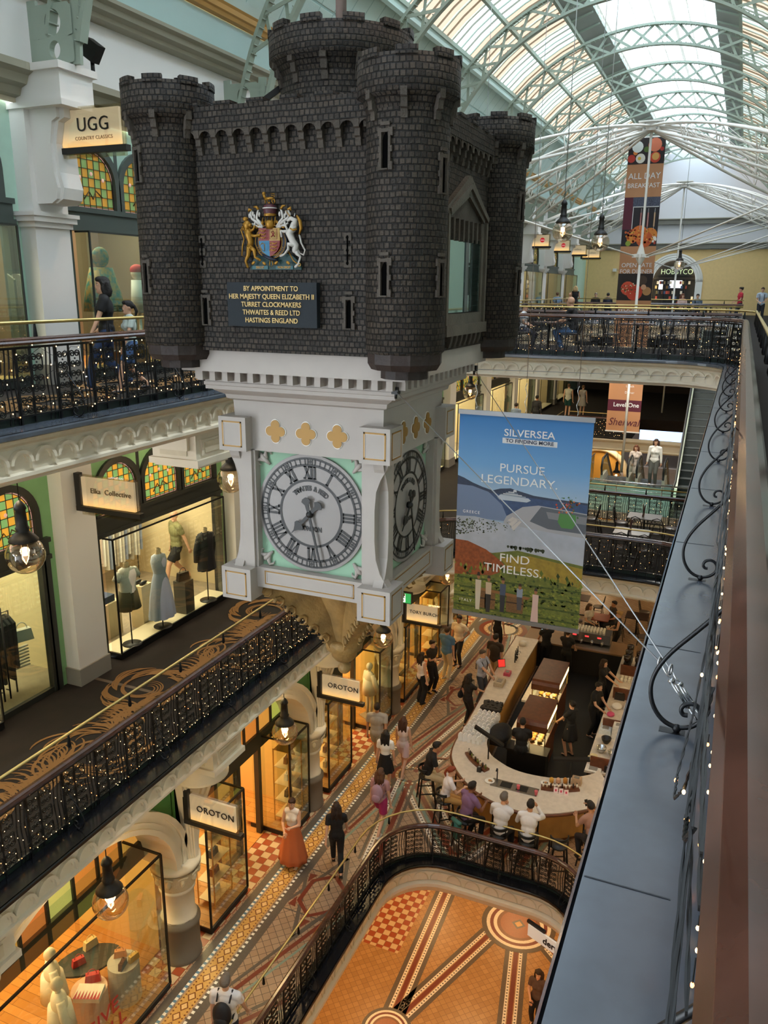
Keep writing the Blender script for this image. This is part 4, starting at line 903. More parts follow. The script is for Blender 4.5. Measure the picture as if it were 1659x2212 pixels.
def dial(k, full=True):
    o0 = .705; cz = 10.165
    d = B(); N = 64; d.prism([(.592*cos(2*PI*i/N), .592*sin(2*PI*i/N)) for i in range(N)], (0, -o0, cz), (1, 0, 0), (0, 0, 1), (0, -.02, 0), M('8a8380', .32, spec=.3)); dl = cp(ro(d, k), 'clock_dial')
    r = B(); of = o0+.024
    def rg(r0, r1): 
        for i in range(N):
            a, c = 2*PI*i/N, 2*PI*(i+1)/N; r.face([(q*cos(t), -of, cz+q*sin(t)) for q, t in ((r0, a), (r0, c), (r1, c), (r1, a))], BK)
    rg(.322, .345); rg(.474, .497); rg(.54, .56)
    for i in range(60):
        a = 2*PI*i/60; n = Vector((cos(a), 0, sin(a))); t = Vector((-sin(a), 0, cos(a))); c = Vector((0, -of, cz))
        if i % 5 == 0: r.face([c+n*.495, c+n*.518+t*.016, c+n*.543, c+n*.518-t*.016], BK)
        w = .0065; off = 0
        if i % 5: r.face([c+n*.49-t*w, c+n*.545-t*w, c+n*.545+t*w, c+n*.49+t*w], BK)
        else:
            for s in (-.024, .024): r.face([c+n*.49+t*(s-w), c+n*.545+t*(s-w), c+n*.545+t*(s+w), c+n*.49+t*(s+w)], BK)
    for i in range(12):
        a = PI/2-2*PI*i/12; n = Vector((cos(a), 0, sin(a))); t = Vector((sin(a), 0, -cos(a))); s = NUM[i]; w = {'I': .035, 'V': .062, 'X': .062}; tot = sum(w[q] for q in s); u = -tot/2; c = Vector((0, -of-.002, cz)); r0, r1 = .35, .475
        def st(ua, ra, ub, rb, h): r.face([c+t*(ua-h)+n*ra, c+t*(ub-h)+n*rb, c+t*(ub+h)+n*rb, c+t*(ua+h)+n*ra], BK)
        for q in s:
            m_ = u+w[q]/2; z0, z1 = r0, r1
            if q == 'I': st(m_, z0, m_, z1, .0115)
            elif q == 'V': st(m_-.024, z1, m_, z0, .0125); st(m_+.024, z1, m_, z0, .0065)
            else: st(m_-.024, z1, m_+.024, z0, .0125); st(m_+.024, z1, m_-.024, z0, .0065)
            for (uu, rr) in ([(m_, z0), (m_, z1)] if q == 'I' else [(m_-.024, z1), (m_+.024, z1)]+([(m_, z0)] if q == 'V' else [(m_-.024, z0), (m_+.024, z0)])): st(uu, rr-.006 if rr < .4 else rr-.012, uu, rr+.012 if rr < .4 else rr+.006, .015)
            u += w[q]
    cp(ro(r, k), 'numeral_ring', dl)
    h = B(); c2 = B()
    b1 = B(); clock_hand(b1, math.radians(224), .31, 1, True); clock_hand(b1, math.radians(167), .53, 1, False); b1.ball((0, -.04, 0), .038, BK, 12, 8)
    for i, v in enumerate(b1.v): b1.v[i] = (v[0], v[1]-of+.02, v[2]+cz)
    cp(ro(b1, k), 'clock_hands', dl)
    ax = [(1, 0, 0), (0, 1, 0), (-1, 0, 0), (0, -1, 0)][k]; nrm = Vector([(0, -1, 0), (1, 0, 0), (0, 1, 0), (-1, 0, 0)][k]); X = Vector(ax); cc = nrm*(of)+Vector((0, 0, cz))
    if full:
        s = 'THWAITES & REED'; n = len(s)
        for i, ch in enumerate(s):
            if ch == ' ': continue
            a = math.radians(90+41-82*i/(n-1)); rad = .255; p = cc+X*rad*cos(a)+Vector((0, 0, rad*sin(a))); tx = X*sin(a)-Vector((0, 0, cos(a))); tz = X*cos(a)+Vector((0, 0, sin(a)))
            text_mesh(ch, .068, p, tx, tz, BK, .002, bold=.0025, sx=.85, parent=dl, name='dial_lettering')
        text_mesh('LONDON', .066, cc+Vector((0, 0, -.155)), X, (0, 0, 1), BK, .002, bold=.0025, sx=.8, parent=dl, name='dial_lettering')
for k in range(4):
    dial(k, k < 2)
    for u in (-.33, 0, .33):
        f = B()
        for m, rr, o in ((M('ece8e4', .5), .108, .8), (CGOLD, .1, .803)):
            s = rr/.1; f2 = B(); pts = []
            for a in range(4):
                t0 = a*PI/2; cx_, cz_ = u+.058*cos(t0)*s, 10.965+.062*sin(t0)*s
                for j in range(13): t1 = t0-1.95+3.9*j/12; pts.append((cx_+.047*s*cos(t1), cz_+.047*s*sin(t1)))
            f2.prism(pts, (0, -.78, 0), (1, 0, 0), (0, 0, 1), (0, -(o-.78)-.004*(m is CGOLD), 0), m)
            f.raw(f2.v, f2.f, m)
        cp(ro(f, k), 'quatrefoil')
    f = B(); frame(f, -.5, .5, 9.385, 9.53, .8, CGOLD, .01); frame(f, -.48, .48, 9.4, 9.515, .8, M('b7b0aa', .5), .006); cp(ro(f, k), 'gilt_frame')
    # fleurs in the corners of the green field
    for su in (-1, 1):
        for sz in (-1, 1):
            f = B(); c = Vector((su*.5, -.705, 10.165+sz*.5)); d = Vector((su, 0, sz)).normalized(); n = Vector((d.z, 0, -d.x)); p = lambda a, q, o=0: c+d*a+n*q+Vector((0, -o, 0))
            f.ball(p(.0, 0, .01), .028, CW, 10, 6, sc=(1, .6, 1))
            f.tube([p(-.07, 0, .008), p(-.03, 0, .02), p(.03, 0, .025), p(.085, 0, .006)], [.012, .02, .03, .004], 8, CW)
            for s in (-1, 1): f.tube([p(-.01, s*.01, .012), p(.03, s*.035, .02), p(.05, s*.075, .02), p(.01, s*.095, .012), p(-.01, s*.08, .006)], [.018, .022, .018, .01, .004], 8, CW)
            cp(ro(f, k), 'fleur_de_lis')
    # corner blocks and flaring pilasters
    for su in (-1, 1):
        f = B(); pts = [(.6, 9.54), (.6, 10.77), (.86, 10.77), (.84, 10.7), (.78, 10.6), (.735, 10.48), (.72, 10.3), (.72, 10.0), (.735, 9.82), (.78, 9.68), (.86, 9.56), (.86, 9.54)]
        f.prism([(su*a, z) for a, z in pts], (0, -.72, 0), (1, 0, 0), (0, 0, 1), (0, -.1, 0), CW)
        f.box(min(su*.575, su*.6), max(su*.575, su*.6), -.79, -.7, 9.54, 10.77, CW); cp(ro(f, k), 'pilaster')
    for z0, z1, o, a, c in ((10.8, 11.05, .905, .645, .865), (9.265, 9.52, .93, .64, .885)):
        f = B(); f.box(.6 if o < .92 else .59, o, -o, -.6 if o < .92 else -.59, z0-.04, z1+.04, CW); frame(f, a, c, z0, z1, o, CGOLD, .014); frame(f, a+.014, c-.014, z0+.014, z1-.014, o, M('b7b0aa', .5), .006)
        g = B(); frame(g, -c, -a, z0, z1, o, CGOLD, .014); frame(g, -c+.014, -a-.014, z0+.014, z1-.014, o, M('b7b0aa', .5), .006); ro(g, 1)
        for q, mm in zip(g.f, g.m): f.face([g.v[i] for i in q], g.mats[mm])
        cp(ro(f, k), 'corner_block')
# gilt bracket and ball under the case
b = B(); b.box(-.62, .62, -.62, .62, 9.3, 9.35, OCH)
b.lathe([(.34, 9.32), (.3, 9.1), (.2, 8.85), (.15, 8.6), (.12, 8.5)], (0, 0, 0), OCH, 20)
for i in range(4):
    a = PI/4+i*PI/2; d = Vector((cos(a), sin(a), 0)); n = Vector((-sin(a), cos(a), 0))
    pr = [(.98, 9.33), (.55, 9.33), (.3, 9.28), (.12, 8.9), (.08, 8.48), (.14, 8.46), (.2, 8.5), (.24, 8.6), (.32, 8.7), (.42, 8.78), (.5, 8.9), (.62, 8.98), (.7, 9.1), (.82, 9.16), (.92, 9.22)]
    b.prism(pr, -n*.075, d, (0, 0, 1), n*.15, OCH)
    for j in range(6):
        t = j/5; c = d*(.25+.62*t)+Vector((0, 0, 8.62+.62*t)); 
        for s in (-1, 1): b.tube([c+n*s*.08+d*.05*cos(q)+Vector((0, 0, .05*sin(q))) for q in [k*.9 for k in range(7)]], [.022, .02, .018, .016, .014, .01, .006], 6, OCH)
cp(b, 'gilt_bracket')
b = B(); b.lathe([(.0, 8.28), (.1, 8.3), (.14, 8.35), (.15, 8.42), (.2, 8.44), (.21, 8.52), (.19, 8.56), (.1, 8.56)], (0, 0, 0), OCH, 24); b.ball((0, 0, 8.2), .075, OCH, 16, 12); cp(b, 'ball_finial')
# turrets
def turret(x, y, slits, name='turret'):
    b = B(); r, h = .325, .395
    b.lathe([(r-.02, 11.78), (r, 11.8), (r, 13.6)], (x, y, 0), CBR, 40, uvr=r); o = cp(b, name)
    b = B(); b.lathe([(r, 13.58), (h-.04, 13.66), (h, 13.68), (h, 13.93), (h-.05, 13.93), (h-.05, 13.8), (0, 13.8)], (x, y, 0), CBR, 40, uvr=h)
    for i in range(8):
        a0 = 2*PI*i/8+.12; a1 = a0+.42; b.lathe([(h+.006, 13.91), (h+.006, 13.968), (h-.06, 13.968), (h-.06, 13.91), (h+.006, 13.91)], (x, y, 0), CBR, 5, a0, a1, uvr=h)
        for a in (a0, a1): b.face([(x+q*cos(a), y+q*sin(a), z) for q, z in ((h+.006, 13.91), (h+.006, 13.968), (h-.06, 13.968), (h-.06, 13.91))], CBR)
    cp(b, 'turret_head', o)
    for i in range(8):
        b = B(); a = 2*PI*i/8-.5; d = Vector((cos(a), sin(a), 0)); n = Vector((-sin(a), cos(a), 0)); c = Vector((x, y, 0))
        b.prism([(r-.01, 13.5), (r+.02, 13.5), (r+.025, 13.56), (r+.045, 13.57), (r+.05, 13.63), (r+.07, 13.64), (r+.07, 13.7), (r-.01, 13.7)], c-n*.025, d, (0, 0, 1), n*.05, CST); cp(b, 'bracket', o)
    b = B(); b.lathe([(.31, 11.79), (.31, 11.7), (.28, 11.65), (.2, 11.65), (.2, 11.575), (0, 11.575)], (x, y, 0), CBROWN, 12, smooth=False); cp(b, 'turret_foot', o)
    for a, z in slits:
        b = B()
        def fn(u, o_, zz, a=a): t = a+u/r; return (x+(r+o_)*cos(t), y+(r+o_)*sin(t), zz)
        lancet(b, fn, 0, z, .26, .055); cp(b, 'lancet_window', o)
A_ = -PI/2
turret(-1.12, -1.12, [(A_-.36, 13.28), (A_-.3, 12.36), (A_-1.4, 13.28)])
turret(1.12, -1.12, [(A_-.15, 13.28), (A_-.15, 12.36), (.12-.35, 13.12), (.12-.35, 12.36)])
turret(1.12, 1.32, [(-.25, 13.1), (-.25, 12.36)]); turret(-1.12, 1.32, [])
# central keep
b = B(); b.lathe([(.58, 13.2), (.56, 14.15)], (0, 0, 0), CBR, 48, uvr=.57); kp = cp(b, 'keep')
b = B(); h = .66; b.lathe([(.56, 14.12), (.62, 14.22), (h, 14.25), (h, 14.47), (h-.06, 14.47), (h-.06, 14.36), (0, 14.36)], (0, 0, 0), CBR, 48, uvr=h)
for i in range(11):
    a0 = 2*PI*i/11+.05; a1 = a0+.28; b.lathe([(h+.006, 14.46), (h+.006, 14.52), (h-.07, 14.52), (h-.07, 14.46)], (0, 0, 0), CBR, 5, a0, a1, uvr=h)
    for a in (a0, a1): b.face([(q*cos(a), q*sin(a), z) for q, z in ((h+.006, 14.46), (h+.006, 14.52), (h-.07, 14.52), (h-.07, 14.46))], CBR)
cp(b, 'keep_head', kp)
for i in range(12):
    b = B(); a = 2*PI*i/12+.2; d = Vector((cos(a), sin(a), 0)); n = Vector((-sin(a), cos(a), 0)); b.prism([(.55, 14.03), (.575, 14.03), (.58, 14.1), (.6, 14.11), (.61, 14.18), (.64, 14.19), (.64, 14.26), (.55, 14.26)], -n*.03, d, (0, 0, 1), n*.06, CST); cp(b, 'bracket', kp)
b = B(); b.box(-1.1, 1.1, -1.15, 1.3, 13.2, 13.3, CBR); cp(b, 'castle_roof')
b = B(); b.cyl((0, 0, 14.3), (0, 0, 22.3), .05, M('a58f88', .6), n=12); cp(b, 'suspension_pole')
b = B(); b.beam((-.56, .05, 14.2), (-1.15, -.3, 13.72), .045, .05, BK); cp(b, 'stay_bar'); b = B(); b.beam((-.4, .4, 14.2), (-1.2, .9, 13.72), .045, .05, BK); cp(b, 'stay_bar')
b = B(); b.lathe([(.01, 0), (.012, .04), (.03, .09)], (-1.1, -1.0, 13.95), BK, 10); b.cyl((-1.1, -1.0, 13.93), (-1.06, -1.0, 13.97), .012, BK); cp(b, 'small_horn')
# gabled window in the right-hand wall
b = B(); wo = WO-.05
def rb(u0, u1, o0, o1, z0, z1, m, bb=None): (bb or b).box(u0, u1, -o1, -o0, z0, z1, m)
FR = M('5e574d', .5, bump=.3, bscale=40, var=.3); c0 = .27
rb(c0-.49, c0+.5, wo-.02, wo+.03, 11.97, 12.07, FR); rb(c0-.6, c0+.66, wo-.02, wo+.06, 11.87, 11.97, FR)
for s in (-1, 1):
    for j, (w0, w1, o) in enumerate(((.49, .56, .03), (.56, .61, .055), (.61, .67, .035))):
        a, d = sorted((c0+s*w0, c0+s*w1)); rb(a, d, wo-.02, wo+o, 11.97, 12.95, FR)
        zt = 12.95; A0 = Vector(F(c0+s*(w0+w1)/2, wo+o/2, zt)); A1 = Vector(F(c0, wo+o/2, 13.16+j*.06)); b.beam(A0, A1, (w1-w0), o+.03, FR, up=(0, -1, 0))
b.face([F(c0-.5, wo+.01, 12.9), F(c0+.5, wo+.01, 12.9), F(c0+.5, wo+.01, 12.96), F(c0, wo+.01, 13.2), F(c0-.5, wo+.01, 12.96)], CST)
for i in range(7): u = c0-.42+i*.14; rb(u-.022, u+.022, wo-.1, wo+.045, 12.72, 12.91, CST); rb(u+.02, u+.06, wo-.1, wo+.03, 12.86, 12.89, CST); rb(u+.02, u+.05, wo-.1, wo+.02, 12.78, 12.8, CST)
for i in range(7): u = c0-.4+i*.15; b.prism([(0, 11.76), (.02, 11.76), (.04, 11.82), (.05, 11.88), (0, 11.88)], F(u-.03, wo, 0), (0, -1, 0), (0, 0, 1), (.06, 0, 0), CST)
wf = cp(ro(b, 1), 'window_surround')
b = B(); rb(c0-.49, c0+.49, wo+.002, wo+.01, 12.07, 12.9, M('0e1413', .5)); b.face([F(c0-.47, wo+.022, 12.08), F(c0+.47, wo+.022, 12.08), F(c0+.47, wo+.022, 12.75), F(c0-.47, wo+.022, 12.75)], M('9fb8ae', .04, metal=.9)); 
for u in (c0-.02, c0+.2, c0+.3): rb(u, u+.1, wo+.01, wo+.03, 12.08, 12.75, M('11201d', .1, spec=.8))
cp(ro(b, 1), 'window_glazing', wf)
# plaque
PO = WO+.005
pq = B(); pq.box(-.5, .38, -PO-.06, -PO, 11.965, 12.335, M('262b30', .65, bump=.1, spec=.2)); pl = cp(pq, 'maker_plaque')
for i, s in enumerate(('BY APPOINTMENT TO', 'HER MAJESTY QUEEN ELIZABETH II', 'TURRET CLOCKMAKERS', 'THWAITES & REED LTD', 'HASTINGS ENGLAND')):
    text_mesh(s, .058, (-.06, -PO-.06, 12.282-i*.066), (1, 0, 0), (0, 0, 1), M('c9a760', .4), .008, bold=.0007, sx=.93, parent=pl, name='plaque_lettering')
# royal arms relief
G_ = M('9c7124', .4, metal=.5); WU = M('bdb8b2', .5); BLU = M('1f6f96', .5); REDQ = M('7c1a1a', .5); NAVY = M('10182c', .5); TEAL = M('12393a', .6)
s_ = .62/160  # metres per relief unit
def T(a, z, o=0): return ((a-74)*s_*1.25-.06, -PO-.012-o*s_, 12.435+(177-z)*s_)
arms = []
def rel(parts, name, m=None):
    b = B()
    for pts, r in parts: b.tube([T(*p) for p in pts], [q*s_ for q in r], 8, m); b.ball(T(*pts[0]), r[0]*s_, m, 8, 6); b.ball(T(*pts[-1]), r[-1]*s_, m, 8, 6)
    return b
b = B(); b.prism([(T(a, z)[0], T(a, z)[2]) for a, z in ((28, 176), (132, 176), (128, 160), (112, 145), (74, 138), (40, 148), (32, 160))], (0, -PO, 0), (1, 0, 0), (0, 0, 1), (0, -.02, 0), TEAL); ra = cp(b, 'royal_arms')
b = B(); b.prism([(T(0+74+31*cos(a), 0)[0], T(0, 118-36*sin(a))[2]) for a in [2*PI*i/36 for i in range(36)]], (0, -PO, 0), (1, 0, 0), (0, 0, 1), (0, -.03, 0), NAVY)
b.tube([T(74+30*cos(a), 118-35*sin(a), 8) for a in [2*PI*i/36 for i in range(36)]], 1*s_, 5, G_, closed=True); b.tube([T(74+24*cos(a), 118-29*sin(a), 9) for a in [2*PI*i/36 for i in range(36)]], .8*s_, 5, G_, closed=True)
b.tube([T(60, 146, 10), T(72, 152, 12), T(88, 158, 10)], 3.4*s_, 6, NAVY); b.tube([T(75, 150, 10), T(72, 165, 10), T(75, 172, 10), T(79, 165, 10), T(76, 150, 10)], 1.4*s_, 6, G_); cp(b, 'garter_belt', ra)
for i in range(14):
    a = math.radians(200+140*i/13 if i < 7 else 290+70*(i-7)/6); ang = PI*1.12+PI*.3*i/6 if i < 7 else PI*1.62+PI*.26*(i-7)/6
    p = T(74+27*cos(ang), 118-32*sin(ang), 9); text_mesh('HONISOITMALYPENSE'[i], .016, p, (-sin(ang), 0, cos(ang)), (-cos(ang), 0, -sin(ang)), G_, .003, parent=ra, name='garter_lettering')
b = B()
def quad(u0, u1, z0, z1, m, curve=False):
    if not curve: b.prism([(T(u0, 0)[0], T(0, z0)[2]), (T(u1, 0)[0], T(0, z0)[2]), (T(u1, 0)[0], T(0, z1)[2]), (T(u0, 0)[0], T(0, z1)[2])], (0, -PO-.03, 0), (1, 0, 0), (0, 0, 1), (0, -.022, 0), m)
quad(52, 73, 90, 116, REDQ); quad(73, 94, 90, 116, M('a8853c', .5))
for s, m in ((-1, BLU), (1, REDQ)):
    pts = [(73, 116), (73+s*21, 116), (73+s*20, 128), (73+s*15, 138), (73+s*7, 145), (73, 149)]; b.prism([(T(p[0], 0)[0], T(0, p[1])[2]) for p in pts], (0, -PO-.03, 0), (1, 0, 0), (0, 0, 1), (0, -.022, 0), m)
cp(b, 'shield', ra)
b = B()
for (u, z) in ((62, 96), (62, 103), (62, 110), (84, 122), (84, 129), (82, 136)):
    b.tube([T(u-7, z, 16), T(u-3, z-1.5, 17), T(u+3, z+1, 17), T(u+7, z-2, 16)], 1.1*s_, 5, G_); 
    for q in (-5, -1, 4): b.tube([T(u+q, z, 16), T(u+q-1, z+2.5, 16)], .6*s_, 4, G_)
b.tube([T(q[0], q[1], 16) for q in ((77, 93), (91, 93), (91, 113), (77, 113))], .8*s_, 4, REDQ, closed=True); b.tube([T(83+(x_)*1, 103+y_, 17) for x_, y_ in ((-3, 6), (0, 2), (3, -2), (1, -6), (-2, -5), (0, 0), (4, 5))], 1.3*s_, 5, REDQ)
b.tube([T(62, 121, 17), T(57, 126, 17), T(60, 134, 17), T(66, 138, 17), T(67, 124, 17), T(62, 121, 17)], .9*s_, 5, G_); cp(b, 'shield_charges', ra)
b = B()   # helm, crown and lion crest
b.lathe([(0, 0), (.035, .0), (.042, .03), (.045, .055), (.03, .07)], T(74, 92, 6), G_, 12); 
for i in range(5): b.tube([T(62+i*6, 68, 10), T(61+i*6.4, 77, 13), T(63+i*5.6, 84, 11)], 1.2*s_, 5, G_)
b.lathe([(.048, 0), (.05, .012), (.05, .02), (.06, .055), (.05, .085), (.02, .098), (0, .1)], T(74, 66, 6), M('55222c', .5, var=.4, vscale=60), 16)
b.lathe([(.052, 0), (.054, .014), (.05, .02)], T(74, 66, 6), G_, 16); b.lathe([(.062, 0), (.063, .006), (.055, .01)], T(74, 51, 6), WU, 16)
b.ball(T(74, 39, 8), 2.6*s_, G_, 8, 6)
for pts, r in (([(66, 31, 8), (74, 30, 8), (82, 30, 8)], [3.6, 3, 3]), ([(66, 31, 8), (66, 40, 8)], [1.6, 1.2]), ([(70, 32, 8), (71, 39, 8)], [1.2, 1]), ([(81, 31, 8), (79, 36, 8), (82, 41, 8)], [2, 1.2, 1]), ([(83, 31, 8), (85, 36, 8), (84, 41, 8)], [1.8, 1.2, 1]), ([(66, 30, 8), (64, 22, 9)], [3.2, 3]), ([(83, 28, 8), (86, 24, 8), (78, 24, 8), (77, 20, 8), (85, 21, 8)], [1, .9, .9, .8, 1])): b.tube([T(*p) for p in pts], [q*s_ for q in r], 7, G_)
b.ball(T(64, 20, 9), 4*s_, G_, 8, 6); cp(b, 'helm_and_crest', ra)
for s, nm in ((-1, 'mantling'), (1, 'mantling')):
    b = B(); X_ = lambda a: 74+s*a
    for pts, m in (([(14, 88), (20, 78), (26, 70), (24, 58), (22, 52)], WU), ([(18, 84), (28, 76), (36, 70), (38, 60), (36, 52)], WU), ([(14, 88), (24, 86), (32, 84), (36, 80)], WU), ([(22, 52), (26, 46), (31, 46)], G_), ([(36, 54), (41, 50), (42, 56)], G_), ([(12, 76), (16, 80), (14, 86)], G_), ([(22, 84), (27, 90), (32, 86)], G_)):
        n = len(pts); b.tube([T(X_(p[0]), p[1], 8) for p in pts], [(3.6 if m is WU else 3.2)*(1-.55*i/n)*s_ for i in range(n)], 7, m)
    for (u, z) in ((30, 66), (20, 62), (40, 64), (30, 82), (33, 60)): b.ball(T(X_(u), z, 9), 3.4*s_, WU, 7, 5, sc=(.8, .6, 1.5))
    cp(b, nm, ra)
LI = [([(30, 92, 10), (33, 104, 12), (36, 118, 11), (32, 132, 10)], [9, 8.5, 7, 6.5]), ([(34, 104, 12), (46, 106, 13), (54, 105, 13)], [4, 3, 3.4]), ([(32, 98, 12), (44, 92, 14), (46, 86, 14)], [3.6, 2.6, 2.4]), ([(32, 130, 10), (30, 146, 11), (24, 158, 11), (28, 170, 11)], [7, 5, 3.2, 3]), ([(36, 130, 12), (44, 136, 13), (44, 150, 12), (54, 156, 12)], [6, 4.6, 3, 3]), ([(30, 136, 6), (22, 150, 6), (14, 146, 6), (16, 126, 6), (20, 112, 6), (14, 92, 6), (20, 88, 6)], [1.4, 1.6, 1.8, 1.8, 1.7, 1.8, 3])]
b = rel(LI, 'l', G_); b.ball(T(31, 84, 14), 9*s_, G_, 12, 8, sc=(1, .8, 1.15)); b.ball(T(38, 84, 17), 4*s_, G_, 8, 6); b.lathe([(.02, 0), (.026, .02), (.012, .03)], T(27, 74, 12), G_, 8)
for i in range(10): a = i*.63; b.tube([T(30+7*cos(a), 86+8*sin(a), 14), T(29+12*cos(a), 88+12*sin(a), 10)], [2.4*s_, .8*s_], 5, G_)
cp(b, 'lion_supporter', ra)
UN = [([(122, 84, 12), (120, 94, 12), (114, 102, 12), (120, 118, 12), (126, 126, 11), (124, 136, 11)], [6, 7.5, 8.5, 7, 6, 7]), ([(124, 88, 12), (126, 76, 13), (118, 72, 14), (112, 76, 14)], [5.5, 5.5, 4.4, 2.8]), ([(112, 98, 13), (102, 98, 14), (98, 96, 14), (99, 108, 14)], [4, 2.8, 2.2, 2.2]), ([(110, 96, 10), (106, 86, 11), (98, 86, 11)], [3, 2.2, 2]), ([(124, 126, 12), (112, 124, 14), (112, 134, 14), (104, 144, 13), (96, 148, 13)], [5.5, 4.4, 3, 2.2, 2.6]), ([(124, 134, 11), (128, 144, 11), (134, 150, 11), (130, 164, 11), (124, 170, 11)], [6.5, 4, 2.6, 2.2, 2.8]), ([(126, 130, 6), (130, 142, 6), (138, 146, 6), (141, 136, 6), (134, 122, 6), (131, 106, 6)], [1.4, 1.8, 1.9, 1.8, 1.8, 2.2])]
b = rel(UN, 'u', WU); b.tube([T(117, 68, 14), T(106, 54, 12)], [1.4*s_, .3*s_], 6, G_); b.tube([T(124, 68, 12), T(125, 61, 11)], [1.6*s_, .4*s_], 5, WU)
b.tube([T(128, 66, 10), T(134, 78, 10), T(136, 92, 10), T(132, 104, 10)], [2*s_, 4*s_, 4*s_, 2*s_], 6, G_); b.tube([T(118, 92, 18), T(124, 96, 18), T(130, 94, 16)], 2*s_, 6, G_); b.tube([T(110, 138, 10), T(120, 158, 10), T(130, 166, 10)], 1.4*s_, 5, G_); b.tube([T(132+3*cos(a), 166+3*sin(a), 12) for a in range(7)], .8*s_, 4, G_)
cp(b, 'unicorn_supporter', ra)
b = B(); 
for i, (u, z) in enumerate(((40, 162), (62, 163), (86, 162), (110, 162))): b.ball(T(u, z, 12), 4*s_, G_, 8, 5, sc=(1.5, .5, .8), rot=Matrix.Rotation(.6 if i % 2 else -.6, 3, 'Y'))
b.prism([(T(34, 0)[0], T(0, 175)[2]), (T(66, 0)[0], T(0, 175)[2]), (T(66, 0)[0], T(0, 168)[2]), (T(34, 0)[0], T(0, 168)[2])], (0, -PO-.018, 0), (1, 0, 0), (0, 0, 1), (0, -.012, 0), M('1d5a62', .5)); b.prism([(T(82, 0)[0], T(0, 175)[2]), (T(116, 0)[0], T(0, 175)[2]), (T(116, 0)[0], T(0, 168)[2]), (T(82, 0)[0], T(0, 168)[2])], (0, -PO-.018, 0), (1, 0, 0), (0, 0, 1), (0, -.012, 0), M('1d5a62', .5))
cp(b, 'motto_scroll', ra)
for u, t_ in ((50, 'DIEU ET'), (99, 'MON DROIT')): q = T(u, 171.5); text_mesh(t_, .028, (q[0], -PO-.031, q[2]), (1, 0, 0), (0, 0, 1), G_, .003, parent=ra, name='motto_lettering', sx=.8)
# children of the arms and plaque built in castle coordinates
# ---------------- stay wires from the clock to the right-hand slab ----------------
def wire(pts, name, label, r=.0035, group=None):
    b = B(); b.tube(pts, r, 5, M('8f9194', .35, metal=.7)); return tag(b.obj(name), label, 'wire', group)
A1, A2 = (-2.66, 6.46, 11.44), (-2.62, 8.6, 11.45)
E1, E2 = (-.14, 2.92, 10.98), (-.1, 2.98, 10.93)
for i, (p, q) in enumerate(((A1, E1), (A2, E2))):
    wire([p, q], 'stay_wire', ('steel stay wire running from the front corner of the clock to the near slab', 'steel stay wire running from the far corner of the clock to the near slab')[i])
    e = Vector((.045, 2.86, 10.76)); qv = Vector(q); t = thing('turnbuckle', ('steel turnbuckle on the slab, end of the front stay wire', 'steel turnbuckle on the slab, end of the rear stay wire')[i], 'turnbuckle', q)
    d = e-qv+Vector((0, .06*i, 0)); n = d.cross(Vector((0, 0, 1))).normalized(); b = B()
    b.tube([d*.02+n*.012*cos(a)+Vector((0, 0, .02*sin(a))) for a in [2*PI*k/12 for k in range(12)]], .004, 6, STEEL, closed=True); b.cyl(d*.06, d*.3, .004, STEEL); b.obj('hook', t)
    b = B()
    for s in (-1, 1): b.cyl(d*.28+n*s*.008, d*.62+n*s*.008, .0045, STEEL, n=8)
    b.cyl(d*.26, d*.31, .012, STEEL, n=8); b.cyl(d*.6, d*.65, .012, STEEL, n=8); b.cyl(d*.62, d*.98, .0045, STEEL); b.obj('body', t)
wire([A1, (-7.3, 19.9, 10.2)], 'stay_wire', 'thin stay wire running back from the clock to the far gallery edge'); wire([A2, (-.5, 19.95, 10.4)], 'stay_wire', 'thin stay wire running from the clock to the cream bridge front')
for p in (A1, A2):
    b = B(); b.box(p[0]-.03, p[0]+.03, p[1]-.03, p[1]+.03, p[2]-.02, p[2]+.04, BK); b.cyl((p[0], p[1], p[2]-.06), (p[0], p[1], p[2]), .012, BK)
    for i, v in enumerate(b.v): b.v[i] = (v[0]-KX, v[1]-KY, v[2])
    cp(b, 'wire_anchor')
# ---------------- iron railings ----------------
def sp_pts(cx, cz, r, a0, turns, sgn, n=9):
    return [(cx+r*(1-.78*i/n)*cos(a0+sgn*turns*2*PI*i/n), 0, cz+r*(1-.78*i/n)*sin(a0+sgn*turns*2*PI*i/n)) for i in range(n+1)]
def scroll_mesh():
    b = B(); W_ = .19
    for x in (-W_/2,): b.box(x-.009, x+.009, -.009, .009, .0, .86, IRON)
    for k in range(3):
        z = .2+.24*k
        for s in (-1, 1):
            for up in (-1, 1):
                c = (s*.041, z+up*.056); p = sp_pts(c[0], c[1], .04, PI/2 if up > 0 else -PI/2, 1.25, s*up)
                q = [(s*.085, 0, z+up*-.005), (s*.082, 0, z+up*.07), (s*.065, 0, z+up*.09), (c[0]+.005*s, 0, c[1]+up*.038)]
                b.tube(q[:-1]+p, .0085, 4, IRON, flat=(0, 1, 0), cap=False, smooth=False)
        b.ball((0, 0, z), .012, IRON, 6, 4)
    return b.mesh('scroll_panel')
def wavy_mesh():
    b = B(); b.tube([(.012*sin(z*9.5), 0, z) for z in [.86*i/14 for i in range(15)]], .009, 4, IRON, flat=(0, 1, 0), smooth=False); return b.mesh('baluster')
SCR, WAV = scroll_mesh(), wavy_mesh()
b_ = B(); b_.box(-.012, .012, -.012, .012, -.1, .86, IRON); POSTM = b_.mesh('post')
b_ = B(); b_.ball((0, 0, 0), .0058, M('ffe2b0', .4, emit=6, ec='ffcf8a'), 6, 4, sc=(1, 1, 1.5)); BULB = b_.mesh('bulb')
b_ = B(); b_.ball((0, 0, 0), .0062, M('ffb070', .4, emit=6, ec='ff9a55'), 6, 4, sc=(1, 1, 1.5)); BULB2 = b_.mesh('bulb')
